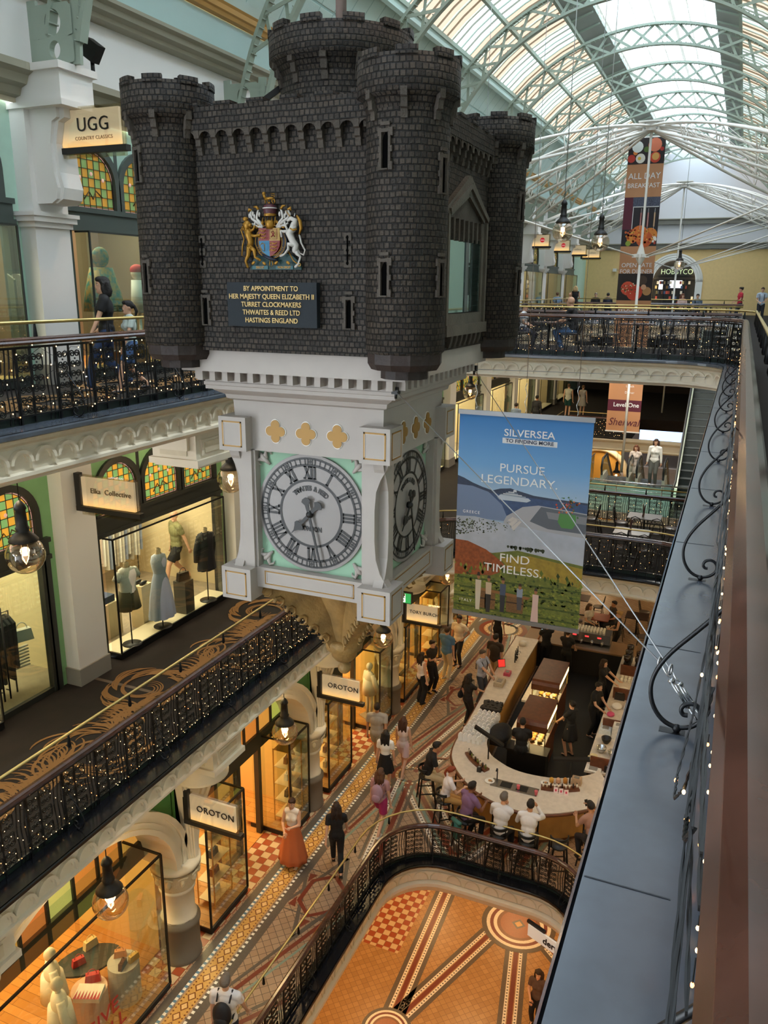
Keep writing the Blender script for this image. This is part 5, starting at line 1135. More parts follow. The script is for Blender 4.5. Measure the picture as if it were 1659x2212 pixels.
def mobj(name, me, loc, rz, parent):
    o = bpy.data.objects.new(name, me); COL.objects.link(o); o.location = loc; o.rotation_euler = (0, 0, rz); o.parent = parent; return o
PROF_RAIL = [(-.05, .905), (.05, .905), (.06, .93), (.045, .95), (.045, .965), (.02, .985), (-.02, .985), (-.045, .965), (-.045, .95), (-.06, .93), (-.05, .905)]
def bracket_pts():
    p = [(.02-.05*(1-.75*i/8)*cos(i*.75), .6+.05*(1-.75*i/8)*sin(i*.75)) for i in range(8, -1, -1)]
    p += [(.0, .55), (-.1, .42), (-.2, .3), (-.245, .2), (-.24, .11), (-.2, .045), (-.15, .022), (-.1, .03), (-.065, .06), (-.06, .1), (-.085, .13), (-.12, .125), (-.135, .1), (-.125, .078), (-.108, .08)]
    return p
def smoothp(pts, it=2):
    for _ in range(it):
        q = [pts[0]]
        for i in range(len(pts)-1): a, c = Vector(pts[i]), Vector(pts[i+1]); q += [tuple(a*.75+c*.25), tuple(a*.25+c*.75)]
        pts = q+[pts[-1]]
    return pts
def railing(z, path, label, brass_off=-.14, brass_z=1.14, lights=20, bmin=0, lit_label=None, brackets=1.75, bstart=.6, group='iron balcony railings', kick=True, bvar=1, bsz=1.0):
    t = thing('balcony_railing', label, 'railing', (path[0][0], path[0][1], z), 0, None); ox, oy = path[0]; P = [(x-ox, y-oy) for x, y in path]
    b = B(); b.sweep(PROF_RAIL, P, DWOOD, smooth=False); b.obj('handrail', t)
    br = offs(P, brass_off); b = B(); b.tube([(x, y, brass_z) for x, y in br], .021, 8, BRASS); b.obj('brass_rail', t)
    for x, y, a in walk(br, 1.22, .4):
        c = B(); c.lathe([(.006, brass_z), (.012, brass_z-.02), (.03, .93), (.02, .9)], (0, 0, 0), IRON, 6); o = c.obj('brass_rail_stay', t); o.location = (x, y, 0)
    b = B(); b.sweep([(-.02, .86), (.02, .86), (.02, .885), (-.02, .885), (-.02, .86)], P, IRON); b.sweep([(-.015, .095), (.015, .095), (.015, .115), (-.015, .115), (-.015, .095)], P, IRON)
    if kick: b.sweep([(-.03, .0), (-.022, .0), (-.022, .1), (-.03, .1), (-.03, .0)], P, M('20302c', .5))
    b.obj('rails_and_kick_plate', t)
    n = 0; ns = nb = 0
    for i, (x, y, a) in enumerate(walk(P, .2, .12)):
        k = i % 3
        if k < 2:
            if ns < 99: mobj('scroll_panel', SCR, (x, y, .02), a, t); ns += 1
            if k == 0: mobj('post', POSTM, (x-.1*cos(a), y-.1*sin(a), .02), a, t) if n < 99 else None; n += 1
        else:
            for d in (-.062, 0, .062):
                if nb < 99: mobj('baluster', WAV, (x+d*cos(a), y+d*sin(a), .02), a, t); nb += 1
    bp = smoothp(bracket_pts())
    for x, y, a in walk(P, brackets, bstart):
        c = B(); c.tube([(0, p[0], p[1]) for p in bp], .0085, 6, IRON, flat=(1, 0, 0)); c.ball((0, -.14, .02), .016, IRON, 8, 6); c.box(-.02, .02, -.2, -.11, -.002, .006, IRON)
        o = c.obj('scrolled_bracket', t); o.location = (x, y, 0); o.rotation_euler = (0, 0, a)
    if lights:
        f = thing('fairy_lights', lit_label or ('fairy lights on the '+label), 'fairy lights', (ox, oy, z), 0, None)
        wk = walk(P, 1.0/lights, .05); w = B(); pts = []; rest = B(); cnt = 0
        for i, (x, y, a) in enumerate(wk):
            h = .14+.78*((i*.618) % 1) if R.random() < .8 else .12; off = R.uniform(.012, .035); q = (x+sin(a)*off, y-cos(a)*off, h+R.uniform(-.03, .03)); pts.append(q)
            me = BULB if R.random() < .75 else BULB2
            if cnt < 95 and (oy+y) > bmin: mobj('bulb', me, q, 0, f).scale = (bsz,)*3; cnt += 1
            else: rest.ball(q, .006*bsz, me.materials[0], 6, 4, sc=(1, 1, 1.5))
        if rest.v: rest.obj('bulbs', f)['kind'] = 'stuff'
        for j in range(3):
            pp = []
            for i, (x, y, a) in enumerate(walk(P, .16, .05)): pp.append((x+sin(a)*.02, y-cos(a)*.02, .25+.27*j+.09*sin(i*1.7+j*2)+R.uniform(-.03, .03)))
            w.tube(pp, .003, 4, BLACK, smooth=False)
        for i in range(0, len(pts)-1, 1): w.tube([pts[i], (pts[i][0], pts[i][1], pts[i][2]+R.uniform(.03, .1))], .002, 3, BLACK, smooth=False)
        w.obj('cable', f)
    return t
RP = offs(V2, -.07)
nL = 1+9   # index where the far-left corner arc ends
def seg(path, a, c): return path[a:c]
left2 = [(RP[0][0], .5), (RP[0][0], 20.15+.07-1.5-.06)]
railing(L2, [(RP[0][0], 2.0), (RP[0][0], 18.6)], 'iron scroll railing along the left side of the top gallery', lights=22, bmin=4, bstart=1.62, brackets=1.97)
br2 = [p for p in RP if p[1] > 18.6]; railing(L2, br2, 'iron scroll railing across the front of the top level bridge', lights=17, bsz=.75, bmin=0, bstart=3.2, brackets=1.75)
railing(L2, [(RP[-1][0], 18.6), (RP[-1][0], -1.5)], 'near iron railing with worn handrail, close below the camera on the right', brass_off=-.17, brass_z=1.16, lights=24, bsz=.8, bmin=-1, bstart=.001, brackets=1.75, lit_label='tangled string of fairy lights on the near railing at the right edge')
railing(L1, [(RP[0][0], 2.0), (RP[0][0], 18.6)], 'iron scroll railing along the left side of the carpeted middle gallery', brass_off=-.3, brass_z=1.1, bsz=.72, lights=36, bmin=4.5, bstart=1.3, brackets=1.79)
railing(L1, br2, 'iron scroll railing across the middle level bridge behind the blue banner', lights=24, bsz=.75, bstart=3.6)
FPATH = [(.02, 24.9), (-7.35, 24.9)]
railing(L1, FPATH[::-1], 'iron railing at the far side of the middle level dining bridge', lights=14, brackets=9, kick=False)
railing(L2, [(-7.3, 23.9), (.0, 23.9)], 'iron railing at the far side of the top level bridge', lights=6, brackets=9, kick=False)
railing(L2, [(-7.3, 40.1), (.0, 40.1)], 'distant railing in front of the yellow end wall', lights=8, brackets=9, kick=False)
railing(L1, [(-7.3, 40.1), (-4.6, 40.1)], 'distant middle level railing beside the far corridor', lights=30, brackets=9, kick=False)
railing(L2, [(-7.42, 24.1), (-7.42, 40.0)], 'far left top gallery railing beyond the bridge', lights=8, brackets=9, kick=False)
railing(L1, [(-7.42, 25.1), (-7.42, 40.0)], 'far left middle gallery railing beyond the dining bridge', lights=20, brackets=9, kick=False)
GP = offs(FV, .02)
gi = [p for p in GP]
railing(0, [(GP[0][0], 3.0)]+[p for p in GP if p[1] > 12.8 and p[0] < XC]+[p for p in GP if p[1] > 12.8 and p[0] >= XC]+[(GP[-1][0], 8.0)], 'iron railing curving round the ground floor opening', brass_off=-.32, brass_z=1.12, lights=0, brackets=1.55, bstart=1.2, bvar=0).scale = (1, 1, .9)
# black festoon cable swags beside the near handrail
t = thing('festoon_cable', 'black twisted light cable drooping over the grey slab near the handrail', 'light cable', (0, 0, L2)); b = B()
def twist(pts, r, b, n=60):
    for ph in (0, PI):
        q = []
        for i in range(n+1):
            u = i/n*(len(pts)-1); k = min(int(u), len(pts)-2); p = Vector(pts[k]).lerp(Vector(pts[k+1]), u-k); q.append(p+Vector((cos(i*1.1+ph), 0, sin(i*1.1+ph)))*r*.9)
        b.tube(q, r, 4, BLACK, smooth=False)
twist([(.02, 2.5, .6), (.0, 2.2, .42), (-.02, 2.02, .34), (-.02, 1.9, .34), (.0, 1.78, .45), (.02, 1.66, .65)], .0024, b); twist([(.03, 1.6, .8), (.02, 1.45, .74), (.01, 1.3, .7), (.01, 1.2, .72), (.02, 1.12, .8)], .0026, b)
for j in range(6): twist([(.02+R.uniform(-.012, .012), 8-.6*i, .72+.12*sin(i*1.3+j)+j*.03) for i in range(13)], .0022, b, 150)
b.obj('cable', t)
for i, p in enumerate(((-.022, 2.0, .33), (.0, 1.78, .44), (.01, 1.3, .69), (.01, 2.3, .5))): mobj('bulb', BULB if i % 2 else BULB2, p, 0, t).scale = (.75,)*3
# brushed stone joints on the near slab
b = B()
for y in (1.95, 3.6, 5.3, 6.9, 8.6, 10.3, 12.0, 13.7, 15.4): b.box(-.225, .0, y-.0025, y+.0025, L2+.0045, L2+.0065, M('20242c', .6))
S('trim_slab_joints', b)
# ---------------- white steel canopies over the far void ----------------
def canopy(y, label):
    t = thing('steel_canopy', label, 'canopy', (XC, y, L1), 0, 'white tubular canopies'); z0 = 17.85-L1; zr = 13.5-L1
    b = B(); b.box(-.28, .28, -.28, .28, z0-.16, z0+.1, WHITEP); b.box(-.42, .42, -.42, .42, z0+.1, z0+.14, WHITEP)
    for s in (-1, 1):
        for u in (-.2, .2):
            for h in (-.1, .04): b.cyl((u, s*.28, z0+h), (u, s*.31, z0+h), .03, STEEL, n=8)
    b.obj('hub', t)
    b = B(); b.tube([(0, 0, z0-.16), (0, 0, z0-.5), (0, 0, zr+.5), (0, 0, zr+.1)], [.05, .045, .045, .05], 10, WHITEP); b.lathe([(.02, zr+.5), (.14, zr+.1), (.16, zr-.1), (.06, zr-.3)], (0, 0, 0), WHITEP, 12); b.cyl((0, 0, .02), (0, 0, zr-.1), .05, WHITEP, n=10); b.obj('post', t)
    b = B()
    for i in range(6): a = i*PI/3; b.beam((.05*cos(a), .05*sin(a), zr), (.3*cos(a), .3*sin(a), zr), .1, .12, WHITEP)
    b.obj('tie_hub', t)
    ends = [(sx*5.9, dy) for sx in (-1, 1) for dy in (-7.6, -2.53, 2.53, 7.6)]
    for ex, ey in ends:
        b = B(); n = 10; L = math.hypot(ex, ey); top = []; bot = []
        for i in range(n+1):
            u = i/n; x, yy = ex*u, ey*u; top.append(Vector((x, yy, z0-.0+(15.5-17.85)*u**1.4+.1*sin(PI*u)))); bot.append(Vector((x, yy, z0-.1+(15.4-17.75)*u**1.0-.12*sin(PI*u))))
        d = Vector((ex, ey, 0)).normalized(); nn = Vector((-d.y, d.x, 0))*.16
        sd = [[p+nn*s for p in top] for s in (-1, 1)]
        for q in sd: b.tube(q, .045, 8, WHITEP)
        b.tube(bot, .05, 8, WHITEP)
        for i in range(2, n, 2):
            for q in sd: b.cyl(q[i], bot[i], .02, WHITEP, n=6); b.cyl(q[i], bot[min(n, i+2)], .01, WHITEP, n=5)
            b.cyl(sd[0][i], sd[1][i], .018, WHITEP, n=6)
        b.obj('arm', t)
    for ex, ey in ends[:8]:
        if abs(ey) > 7: b = B(); b.cyl((ex*.04, ey*.04, zr), (ex, ey, 15.3-L1), .028, WHITEP, n=8); b.obj('tie_rod', t)
        else: b = B(); b.cyl((ex*.04, ey*.04, zr), (ex*.98, ey, 15.2-L1), .014, WHITEP, n=6); b.obj('tie_rod', t)
canopy(32.3, 'white tubular steel canopy above the food banner, nearer of two'); canopy(49.8, 'white tubular steel canopy farther back by the end wall')
lamp(-4.95, 24.3, 13.9, 'big clear globe lamp hanging highest, left of the food banner', pw=18, s=1.1); lamp(-4.25, 26.6, 13.72, 'clear globe lamp hanging in front of the food banner', pw=18, s=1.05); lamp(-3.3, 46.5, 13.6, 'small distant globe lamp above the arched shop door', pw=8)
for x, y, z, lb in ((-4.95, 24.3, 13.9, 'left'), (-4.25, 26.6, 13.72, 'right'), (-3.3, 46.5, 13.6, 'far')):
    b = B(); b.cyl((x, y, z+1.4), (x, y, 21.2), .012, M('8b9088', .5), n=6); tag(b.obj('lamp_cable'), 'long grey cable carrying the %s hanging globe lamp from the roof' % lb, 'cable')
# ---------------- banners ----------------
def strip(b, pts, z0, m, o=.002): pass
SB = thing('advertising_banner', 'tall blue and green SILVERSEA banner hung behind the clock', 'banner', (-3.67, 15.55, 5.65)); bw, bh = 2.66, 4.22
VK = [(0, 0), (.34, .26), (.415, .3), (.46, .345), (.515, .388), (.6, .478), (.64, .505), (.775, .63), (.83, .79), (1.001, 1)]
def vm(v):
    for (a, c), (d, e) in zip(VK, VK[1:]):
        if v <= d: return c+(e-c)*(v-a)/(d-a)
    return 1
def P2(u, v, o=0, raw=False): return (-bw/2+bw*u, -.006-o, bh*(1-(v if raw else vm(v))))   # u,v from the top left corner
def pr_img(b, pts, m, o): b.face([P2(u, v, o) for u, v in pts], m)
skym = bpy.data.materials.new('printed_sky'); skym.use_nodes = True; nt = skym.node_tree; tc = nt.nodes.new('ShaderNodeTexCoord'); sp = nt.nodes.new('ShaderNodeSeparateXYZ'); mr = nt.nodes.new('ShaderNodeMapRange'); mr.inputs[1].default_value = 1.6; mr.inputs[2].default_value = 4.2; cr = nt.nodes.new('ShaderNodeValToRGB')
e = cr.color_ramp.elements; e[0].color = lin('9fb0c4'); e[0].position = 0; e[1].color = lin('2f7cc4'); e[1].position = 1
for p_, c_ in ((.3, '8fb2d4'), (.36, 'a9c2da'), (.62, '6ea7dc')): q = e.new(p_); q.color = lin(c_)
nt.links.new(tc.outputs['Object'], sp.inputs[0]); nt.links.new(sp.outputs[2], mr.inputs[0]); nt.links.new(mr.outputs[0], cr.inputs[0]); nt.links.new(cr.outputs[0], nt.nodes['Principled BSDF'].inputs['Base Color']); nt.nodes['Principled BSDF'].inputs['Roughness'].default_value = .5
b = B(); b.box(-bw/2, bw/2, -.005, .005, 0, bh, skym); cl = b.obj('banner_cloth', SB)
b = B(); b.box(-bw/2-.02, bw/2+.02, -.03, .03, bh, bh+.09, M('8f9296', .35, metal=.6)); b.obj('banner_rail', SB); b = B(); b.box(-bw/2-.02, bw/2+.02, -.03, .03, -.09, 0, M('8f9296', .35, metal=.6)); b.obj('banner_rail', SB)
PR = lambda c, v=.25, s=30: M(c, .55, var=v, vscale=s)
b = B()
pr_img(b, [(0, .415), (.05, .425), (.12, .445), (.2, .462), (.28, .478), (.34, .462), (.42, .455), (.5, .468), (.6, .485), (.75, .492), (1, .497), (1, .52), (0, .52)], PR('33425e'), .001)
pr_img(b, [(0, .49), (1, .51), (1, .64), (0, .64)], M('33507c', .4, var=.2, vscale=12), .0015)
pr_img(b, [(0, .46), (.12, .462), (.25, .49), (.36, .55), (.42, .64), (0, .64)], M('6f83a6', .5), .002)
pr_img(b, [(.38, .64), (.4, .6), (.52, .55), (.64, .535), (1, .55), (1, .7), (.38, .7)], M('a9acb4', .55), .0025)
pr_img(b, [(.66, .54), (1, .555), (1, .66), (.72, .655), (.58, .62)], M('5d6570', .6), .003); pr_img(b, [(.7, .56), (1, .565), (1, .6), (.72, .59)], M('84888f', .6), .0035)
# ship
pr_img(b, [(.32, .515), (.34, .5), (.56, .505), (.58, .517), (.55, .527), (.34, .527)], M('b8c4d2', .5), .004)
for k in range(4): pr_img(b, [(.345+.02*k, .5-.007*k), (.54-.03*k, .502-.007*k), (.54-.03*k, .497-.007*k), (.345+.02*k, .495-.007*k)], M('d4dce4' if k % 2 else '9fb0c2', .5), .0045)
pr_img(b, [(.44, .475), (.47, .475), (.465, .46), (.445, .46)], M('c6d0da', .5), .0045)
# pot and blossoms
pr_img(b, [(.8, .56), (.92, .56), (.925, .6), (.9, .64), (.82, .64), (.79, .6)], M('4f8a4a', .5), .005)
for k in range(60):
    u, v = .86+R.gauss(0, .038), .515+R.gauss(0, .022); s = R.uniform(.004, .009); m = M(('d9622e', 'e07a3a', 'c94a2a')[k % 3], .5) if k % 5 < 3 and v > .495 else M('3f6a34', .5)
    pr_img(b, [(u-s, v), (u, v+s*.55), (u+s, v), (u, v-s*.8)], m, .0055)
# lower picture
pr_img(b, [(0, .64), (.15, .63), (.5, .66), (.8, .675), (1, .68), (1, .82), (0, .82)], M('b3bccb', .5, var=.15, vscale=3), .006)
pr_img(b, [(0, .775), (.15, .785), (.3, .79), (.5, .78), (.7, .785), (1, .792), (1, 1), (0, 1)], PR('6f7a34', .35, 8), .0065)
pr_img(b, [(0, .77), (.1, .772), (.25, .785), (.36, .8), (.44, .815), (.3, .83), (0, .845)], PR('9c5226', .4, 14), .007)
pr_img(b, [(.36, .797), (.6, .787), (1, .797), (1, .83), (.45, .815)], PR('a58e34', .3, 10), .007)
for k in range(7): pr_img(b, [(0, .85+.02*k), (1, .845+.022*k), (1, .852+.022*k), (0, .858+.02*k)], PR(('4a5f22', '7d8a35')[k % 2], .5, 40), .0075+.0001*k)
for k in range(16): u = .42+.018*k+R.uniform(-.01, .01); v = .775; s = R.uniform(.008, .016); pr_img(b, [(u+s*cos(a), v-.002+s*.5*sin(a)) for a in [i*PI/4 for i in range(8)]], M('2f3a26', .6), .008)
for k in range(190):
    u = abs(R.gauss(0, .2)); v = .645+R.uniform(0, .1)*(1-u*1.2) if u < .5 else .65
    if u > .48: continue
    s = R.uniform(.004, .01); pr_img(b, [(u-s, v), (u, v+s*.4), (u+s*.8, v-s*.1), (u, v-s*.5)], M(('33401f', '4a5a26', '28301a')[k % 3], .6), .0082)
# people and barrels of the picture
for x, w_ in ((.3, .04), (.5, .065), (.24, .03)): pr_img(b, [(x-w_, .9), (x+w_, .9), (x+w_*1.1, .935), (x+w_, .975), (x-w_, .975), (x-w_*1.1, .935)], PR('7a5a36', .3, 30), .0085); pr_img(b, [(x-w_*1.05, .93), (x+w_*1.05, .93), (x+w_*1.05, .936), (x-w_*1.05, .936)], M('3a2a1c', .6), .0087)
pr_img(b, [(.22, .888), (.62, .9), (.6, .912), (.22, .9)], M('8a6238', .6), .009)
for x, y0, y1, ct, cb in ((.2, .83, .985, 'cfc3b0', 'cfc6b4'), (.285, .835, .99, 'c9b49a', '2a2a2a'), (.4, .835, .98, '45536b', '2c3038'), (.535, .85, .96, '8794a8', '4a4a50'), (.66, .86, 1.0, 'd6b8b0', 'd6b8b0')):
    h = y1-y0; pr_img(b, [(x-.024, y0+h*.17), (x+.024, y0+h*.17), (x+.022, y0+h*.5), (x-.022, y0+h*.5)], M(ct, .6), .0092); pr_img(b, [(x-.022, y0+h*.48), (x+.022, y0+h*.48), (x+(.03 if x > .6 else .016), y1), (x-(.03 if x > .6 else .016), y1)], M(cb, .6), .0091)
    pr_img(b, [(x+.013*cos(a), y0+.012+.012*sin(a)) for a in [i*PI/4 for i in range(8)]], M('9a6a4a', .6), .0094); pr_img(b, [(x-.014, y0+.009), (x+.014, y0+.009), (x+.009, y0-.003), (x-.009, y0-.003)], M('3a2f28', .6), .0096)
b.face([P2(u, v, .004, True) for u, v in ((.34, .099), (.75, .101), (.75, .127), (.34, .125))], M('e4e8ee', .5))
for k in range(520):
    u, v = R.random(), .81+.19*R.random()**1.0; s = R.uniform(.006, .016); pr_img(b, [(u-s, v), (u-s*.2, v-s*.4), (u+s, v), (u+s*.1, v+s*.4)], M(('3c5220', '566a28', '7d8a35', '2c3f1a', '8f8f3a')[k % 5], .6), .0078)
for k, pts in enumerate(([(.41, .66), (.45, .63), (.47, .645), (.44, .67)], [(.42, .68), (.47, .64), (.49, .655), (.445, .695)], [(.44, .7), (.5, .655), (.52, .66), (.46, .715)], [(.44, .63), (.5, .645), (.52, .655), (.46, .64)])): pr_img(b, [(u, v-.03) for u, v in pts], M('c9c6c2', .5), .01)
b.obj('printed_picture', cl)
X, Z = (1, 0, 0), (0, 0, 1); WT = M('f2f4f6', .5)
def bt(s, size, u, v, m=WT, **k): text_mesh(s, size, P2(u, v, .011, True), X, Z, m, .001, parent=cl, **k)
bt('SILVERSEA', .2, .54, .075, sx=1.12, bold=.002); bt('TO FINDING MORE', .1, .545, .112, M('2a3a5a', .5), sx=1.1, bold=.002); bt('PURSUE', .24, .5, .245, sx=1.1); bt('LEGENDARY.', .24, .48, .305, sx=1.12)
bt('FIND', .25, .48, .692, sx=1.15); bt('TIMELESS.', .25, .47, .75, sx=1.15); bt('GREECE', .085, .12, .478, space=1.3); bt('ITALY', .085, .1, .94, space=1.3)
b = B()
for x in (-1.0, 0, 1.0):
    q = Vector((x, 0, bh+.09)); b.tube([q+Vector((.02*sin(i), 0, .045*i)) for i in range(14)], .008, 5, STEEL); b.cyl(q+Vector((0, 0, .6)), q+Vector((0, 0, 11.8)), .005, STEEL, n=5)
b.obj('hanging_cables', SB)
# food banner
FB_ = thing('food_banner', 'long tan restaurant banner reading ALL DAY BREAKFAST behind the white post', 'banner', (-3.93, 33.6, 6.8)); W2, H2 = 1.3, 10.9
def Q2(u, v, o=0): return (-W2/2+W2*u, -.006-o, H2*(1-v))
TAN = M('c08a62', .6); MAR = M('5a1a30', .6); b = B(); b.box(-W2/2, W2/2, -.005, .005, 0, H2, TAN); fc = b.obj('banner_cloth', FB_)
b = B(); b.box(-W2/2-.02, W2/2+.02, -.02, .02, H2, H2+.05, WHITEP); b.obj('banner_rail', FB_); b = B(); b.box(-W2/2-.02, W2/2+.02, -.02, .02, -.05, 0, WHITEP); b.obj('banner_rail', FB_)
b = B()
def fr(u0, u1, v0, v1, m, o=.002): b.face([Q2(u0, v0, o), Q2(u1, v0, o), Q2(u1, v1, o), Q2(u0, v1, o)], m)
zf = lambda z: 1-(z-6.8)/H2
fr(0, 1, 0, zf(16.8), M('231a1c', .6)); fr(0, 1, zf(15.65), zf(13.9), M('1e1a22', .6)); fr(0, .25, zf(15.65), zf(14.5), MAR, .003); fr(0, 1, zf(12.9), zf(11.9), M('241a1a', .6)); fr(.25, 1, zf(15.65), zf(15.3), M('5a6078', .6, var=.6, vscale=30), .003)
def blob(u, z, r, c, o=.004, sz=1): b.face([Q2(u+r/W2*cos(a), zf(z+r*sz*sin(a)), o) for a in [i*PI/7 for i in range(14)]], M(c, .5))
for u, z, r, c in ((.25, 17.4, .2, 'dfe6e2'), (.2, 17.2, .08, 'e58a3a'), (.72, 17.45, .24, 'd97a5a'), (.75, 17.45, .17, 'e8c0a0'), (.35, 17.0, .17, 'e8e6da'), (.32, 17.0, .06, 'e2c04a'), (.75, 17.02, .19, 'c9442a'), (.76, 17.05, .13, 'd9a45a'), (.1, 17.0, .14, 'b93324'), (.5, 17.3, .1, '4f6a2a'), (.92, 17.3, .07, 'b02a24'),
    (.5, 14.35, .3, 'd9702a'), (.8, 14.3, .26, 'd5812f'), (.3, 14.2, .2, 'd98a32'), (.65, 14.15, .3, 'c85a24'), (.9, 14.15, .12, 'e9e4dc'), (.2, 14.0, .1, '8aa03a'), (.5, 12.2, .3, 'c9432a'), (.3, 12.35, .26, 'd9553a'), (.32, 12.35, .18, 'e8b89a'), (.85, 12.25, .16, 'b98a5a'), (.7, 12.65, .18, '4a3a32'), (.75, 12.4, .1, 'd9a888')): blob(u, z, r, c, .004+R.uniform(0, .002))
for k in range(70): blob(R.uniform(.1, .95), 14.0+R.uniform(0, .5), R.uniform(.02, .05), ('e08a34', 'c95a22', 'e8a94a', 'a8381f')[k % 4], .007)
for k in range(40): blob(R.uniform(.1, .6), 12.35+R.gauss(0, .1), R.uniform(.015, .03), ('a52a1a', 'f0d8b8', '3f5a24')[k % 3], .008)
for u in (.5, .7, .88): fr(u-.02, u+.02, zf(15.1), zf(14.6), M('b98a4a' if u > .8 else 'a83a2a', .5), .005); fr(u-.005, u+.005, zf(15.25), zf(14.5), M('c9c9c9', .4), .006)
fr(.26, .98, zf(15.32), zf(15.29), M('d8d8d8', .4), .006); fr(.26, .28, zf(15.32), zf(14.5), M('d8d8d8', .4), .006)
fr(0, 1, zf(8.9+.75), zf(8.9+.2), MAR); fr(0, 1, zf(8.05), zf(7.6), MAR)
b.face([Q2(0, zf(9.85), .003), Q2(.55, zf(9.62), .003), Q2(1, zf(9.85), .003), Q2(1, zf(9.65), .0025), Q2(0, zf(9.65), .0025)], MAR)
b.obj('printed_picture', fc)
def ft(s, size, u, z, m=None, **k): text_mesh(s, size, Q2(u, zf(z), .012), X, Z, m or WT, .001, parent=fc, **k)
ft('ALL DAY', .3, .5, 16.38, sx=.98); ft('BREAKFAST', .23, .5, 16.05, sx=.98); ft('OPEN LATE', .22, .5, 13.2, sx=1.0); ft('FOR DINNER', .22, .5, 12.97, sx=.95); ft('WOODFIRE', .22, .5, 11.55); ft('@sherwalqvb', .15, .6, 9.35); ft('Breakfast', .13, .62, 8.85); ft('Lunch', .13, .62, 8.6); ft('Dinner', .13, .62, 8.35); ft('Level One', .24, .55, 7.85, bold=.003); ft('Sherwal', .42, .52, 7.15, M('5a1a30', .5), shear=.25, sx=.9)
# hobby shop in the far wall
HB = thing('toy_shop', 'dark glazed HOBBYCO shop front in the arched doorway of the end wall', 'shop', (-4.5, Y1+.6, L2)); b = B(); b.box(-1.45, 1.45, -.02, .05, 0, 3.6, M('15120f', .5)); b.obj('back_panel', HB)
b = B()
for x in (-1.4, -.7, 0, .7, 1.4): b.box(x-.03, x+.03, -.1, 0, 0, 2.3, M('2a241e', .4))
b.box(-1.45, 1.45, -.12, 0, 2.25, 2.4, M('2a241e', .4)); b.obj('frame', HB)
b = B()
for k in range(46): x, z = R.uniform(-1.3, 1.3), R.choice((.3, .6, .95, 1.3, 1.65, 1.95)); c = R.choice(('b04a3a', 'c9b27a', '6a7a8a', '8a3a2a', 'd8d0c0', '4a5a7a')); b.box(x, x+.13, -.06, -.02, z, z+.2, M(c, .6, emit=.1))
b.obj('stock', HB); b = B(); b.box(-.3, .5, -.05, -.02, 1.7, 2.2, M('eef2f8', .5, emit=1)); b.box(-1.0, -.7, -.05, -.02, 1.6, 2.2, M('eef2f8', .5, emit=1)); b.obj('lit_panes', HB)
text_mesh('HOBBYCO', .48, (.1, -.16, 2.75), X, Z, M('cfe0b8', .4, emit=.35), .04, parent=HB, name='letters', sx=.9)
b = B(); b.box(-1.2, 1.2, -.08, -.04, 2.5, 3.0, M('22201c', .5)); b.obj('fascia_board', HB)
t = thing('wall_light', 'small white floodlight high on the yellow end wall', 'light fitting', (-8.3, Y1-.02, 13.6)); b = B(); b.box(-.25, .0, -.25, -.05, -.1, .1, WHITEP); b.obj('head', t); b = B(); b.tube([(0, -.1, 0), (.2, -.1, 0), (.2, -.1, -.2), (.2, 0, -.2)], .02, 5, STEEL); b.obj('arm', t)
t = thing('spotlight', 'black square spotlight on top of the upper left pilaster', 'spotlight', (-9.45, 10.75, L2+4.66)); b = B(); b.cyl((0, 0, 0), (.0, 0, .16), .03, BLACK); b.obj('stem', t); b = B(); b.box(-.13, .13, -.08, .08, -.13, .13, BLACK, rot=Matrix.Rotation(.6, 3, 'Y'), org=(.02, 0, .3)); b.obj('head', t)
t = tag((lambda b: b.obj('wall_socket'))(B().box(-10.25, -10.22, 9.28, 9.42, 15.75, 15.85, WHITEP).box(-10.222, -10.215, 9.33, 9.35, 15.78, 15.82, BLACK).box(-10.222, -10.215, 9.37, 9.39, 15.78, 15.82, BLACK)), 'small white double socket plate on the white wall at the upper left', 'socket')
# lower ground shop sign on the cream soffit
t = thing('shop_sign', 'black dermalogica lettering on a white panel over the lower ground opening', 'sign', (-2.0, 13.92, -.72)); b = B(); b.box(-.75, .75, -.02, .02, -.14, .14, M('efe9dc', .5, emit=.2)); b.obj('panel', t); text_mesh('dermalogica', .21, (.15, -.024, 0), X, Z, BLACK, .006, parent=t, bold=.005); b = B(); b.box(-.8, -.35, .0, .06, .14, .2, BLACK); b.obj('bracket', t)
t.rotation_euler = (0, 0, -.42)
# ---------------- people ----------------
def fuse(b, voxel, mats, name, parent, extra=None, smooth=5):
    me = b.mesh('tmp'); o = bpy.data.objects.new('tmp', me); COL.objects.link(o)
    m = o.modifiers.new('r', 'REMESH'); m.mode = 'VOXEL'; m.voxel_size = voxel; m.use_smooth_shade = True
    s = o.modifiers.new('s', 'SMOOTH'); s.iterations = smooth; s.factor = .5
    dg = bpy.context.evaluated_depsgraph_get(); n = bpy.data.meshes.new_from_object(o.evaluated_get(dg)); bpy.data.objects.remove(o)
    vs = [tuple(v.co) for v in n.vertices]; fs = [tuple(p.vertices) for p in n.polygons]; bpy.data.meshes.remove(n)
    c = B(); c.raw(vs, fs, mats, smooth=True)
    if extra: c.raw(extra.v, extra.f, mats, smooth=True)
    return c.obj(name, parent)
def ik(a, c, l1, l2, pole):
    a, c = Vector(a), Vector(c); d = c-a; L = min(d.length, (l1+l2)*.999); d.normalize(); x = (l1*l1-l2*l2+L*L)/(2*L); h = math.sqrt(max(0, l1*l1-x*x)); p = Vector(pole); p = (p-d*p.dot(d)); p.normalize()
    return a+d*x+p*h, a+d*L
SKIN = {'a': 'd8a88a', 'b': 'c08c6a', 'c': '8a5c42', 'd': 'e2b89c'}
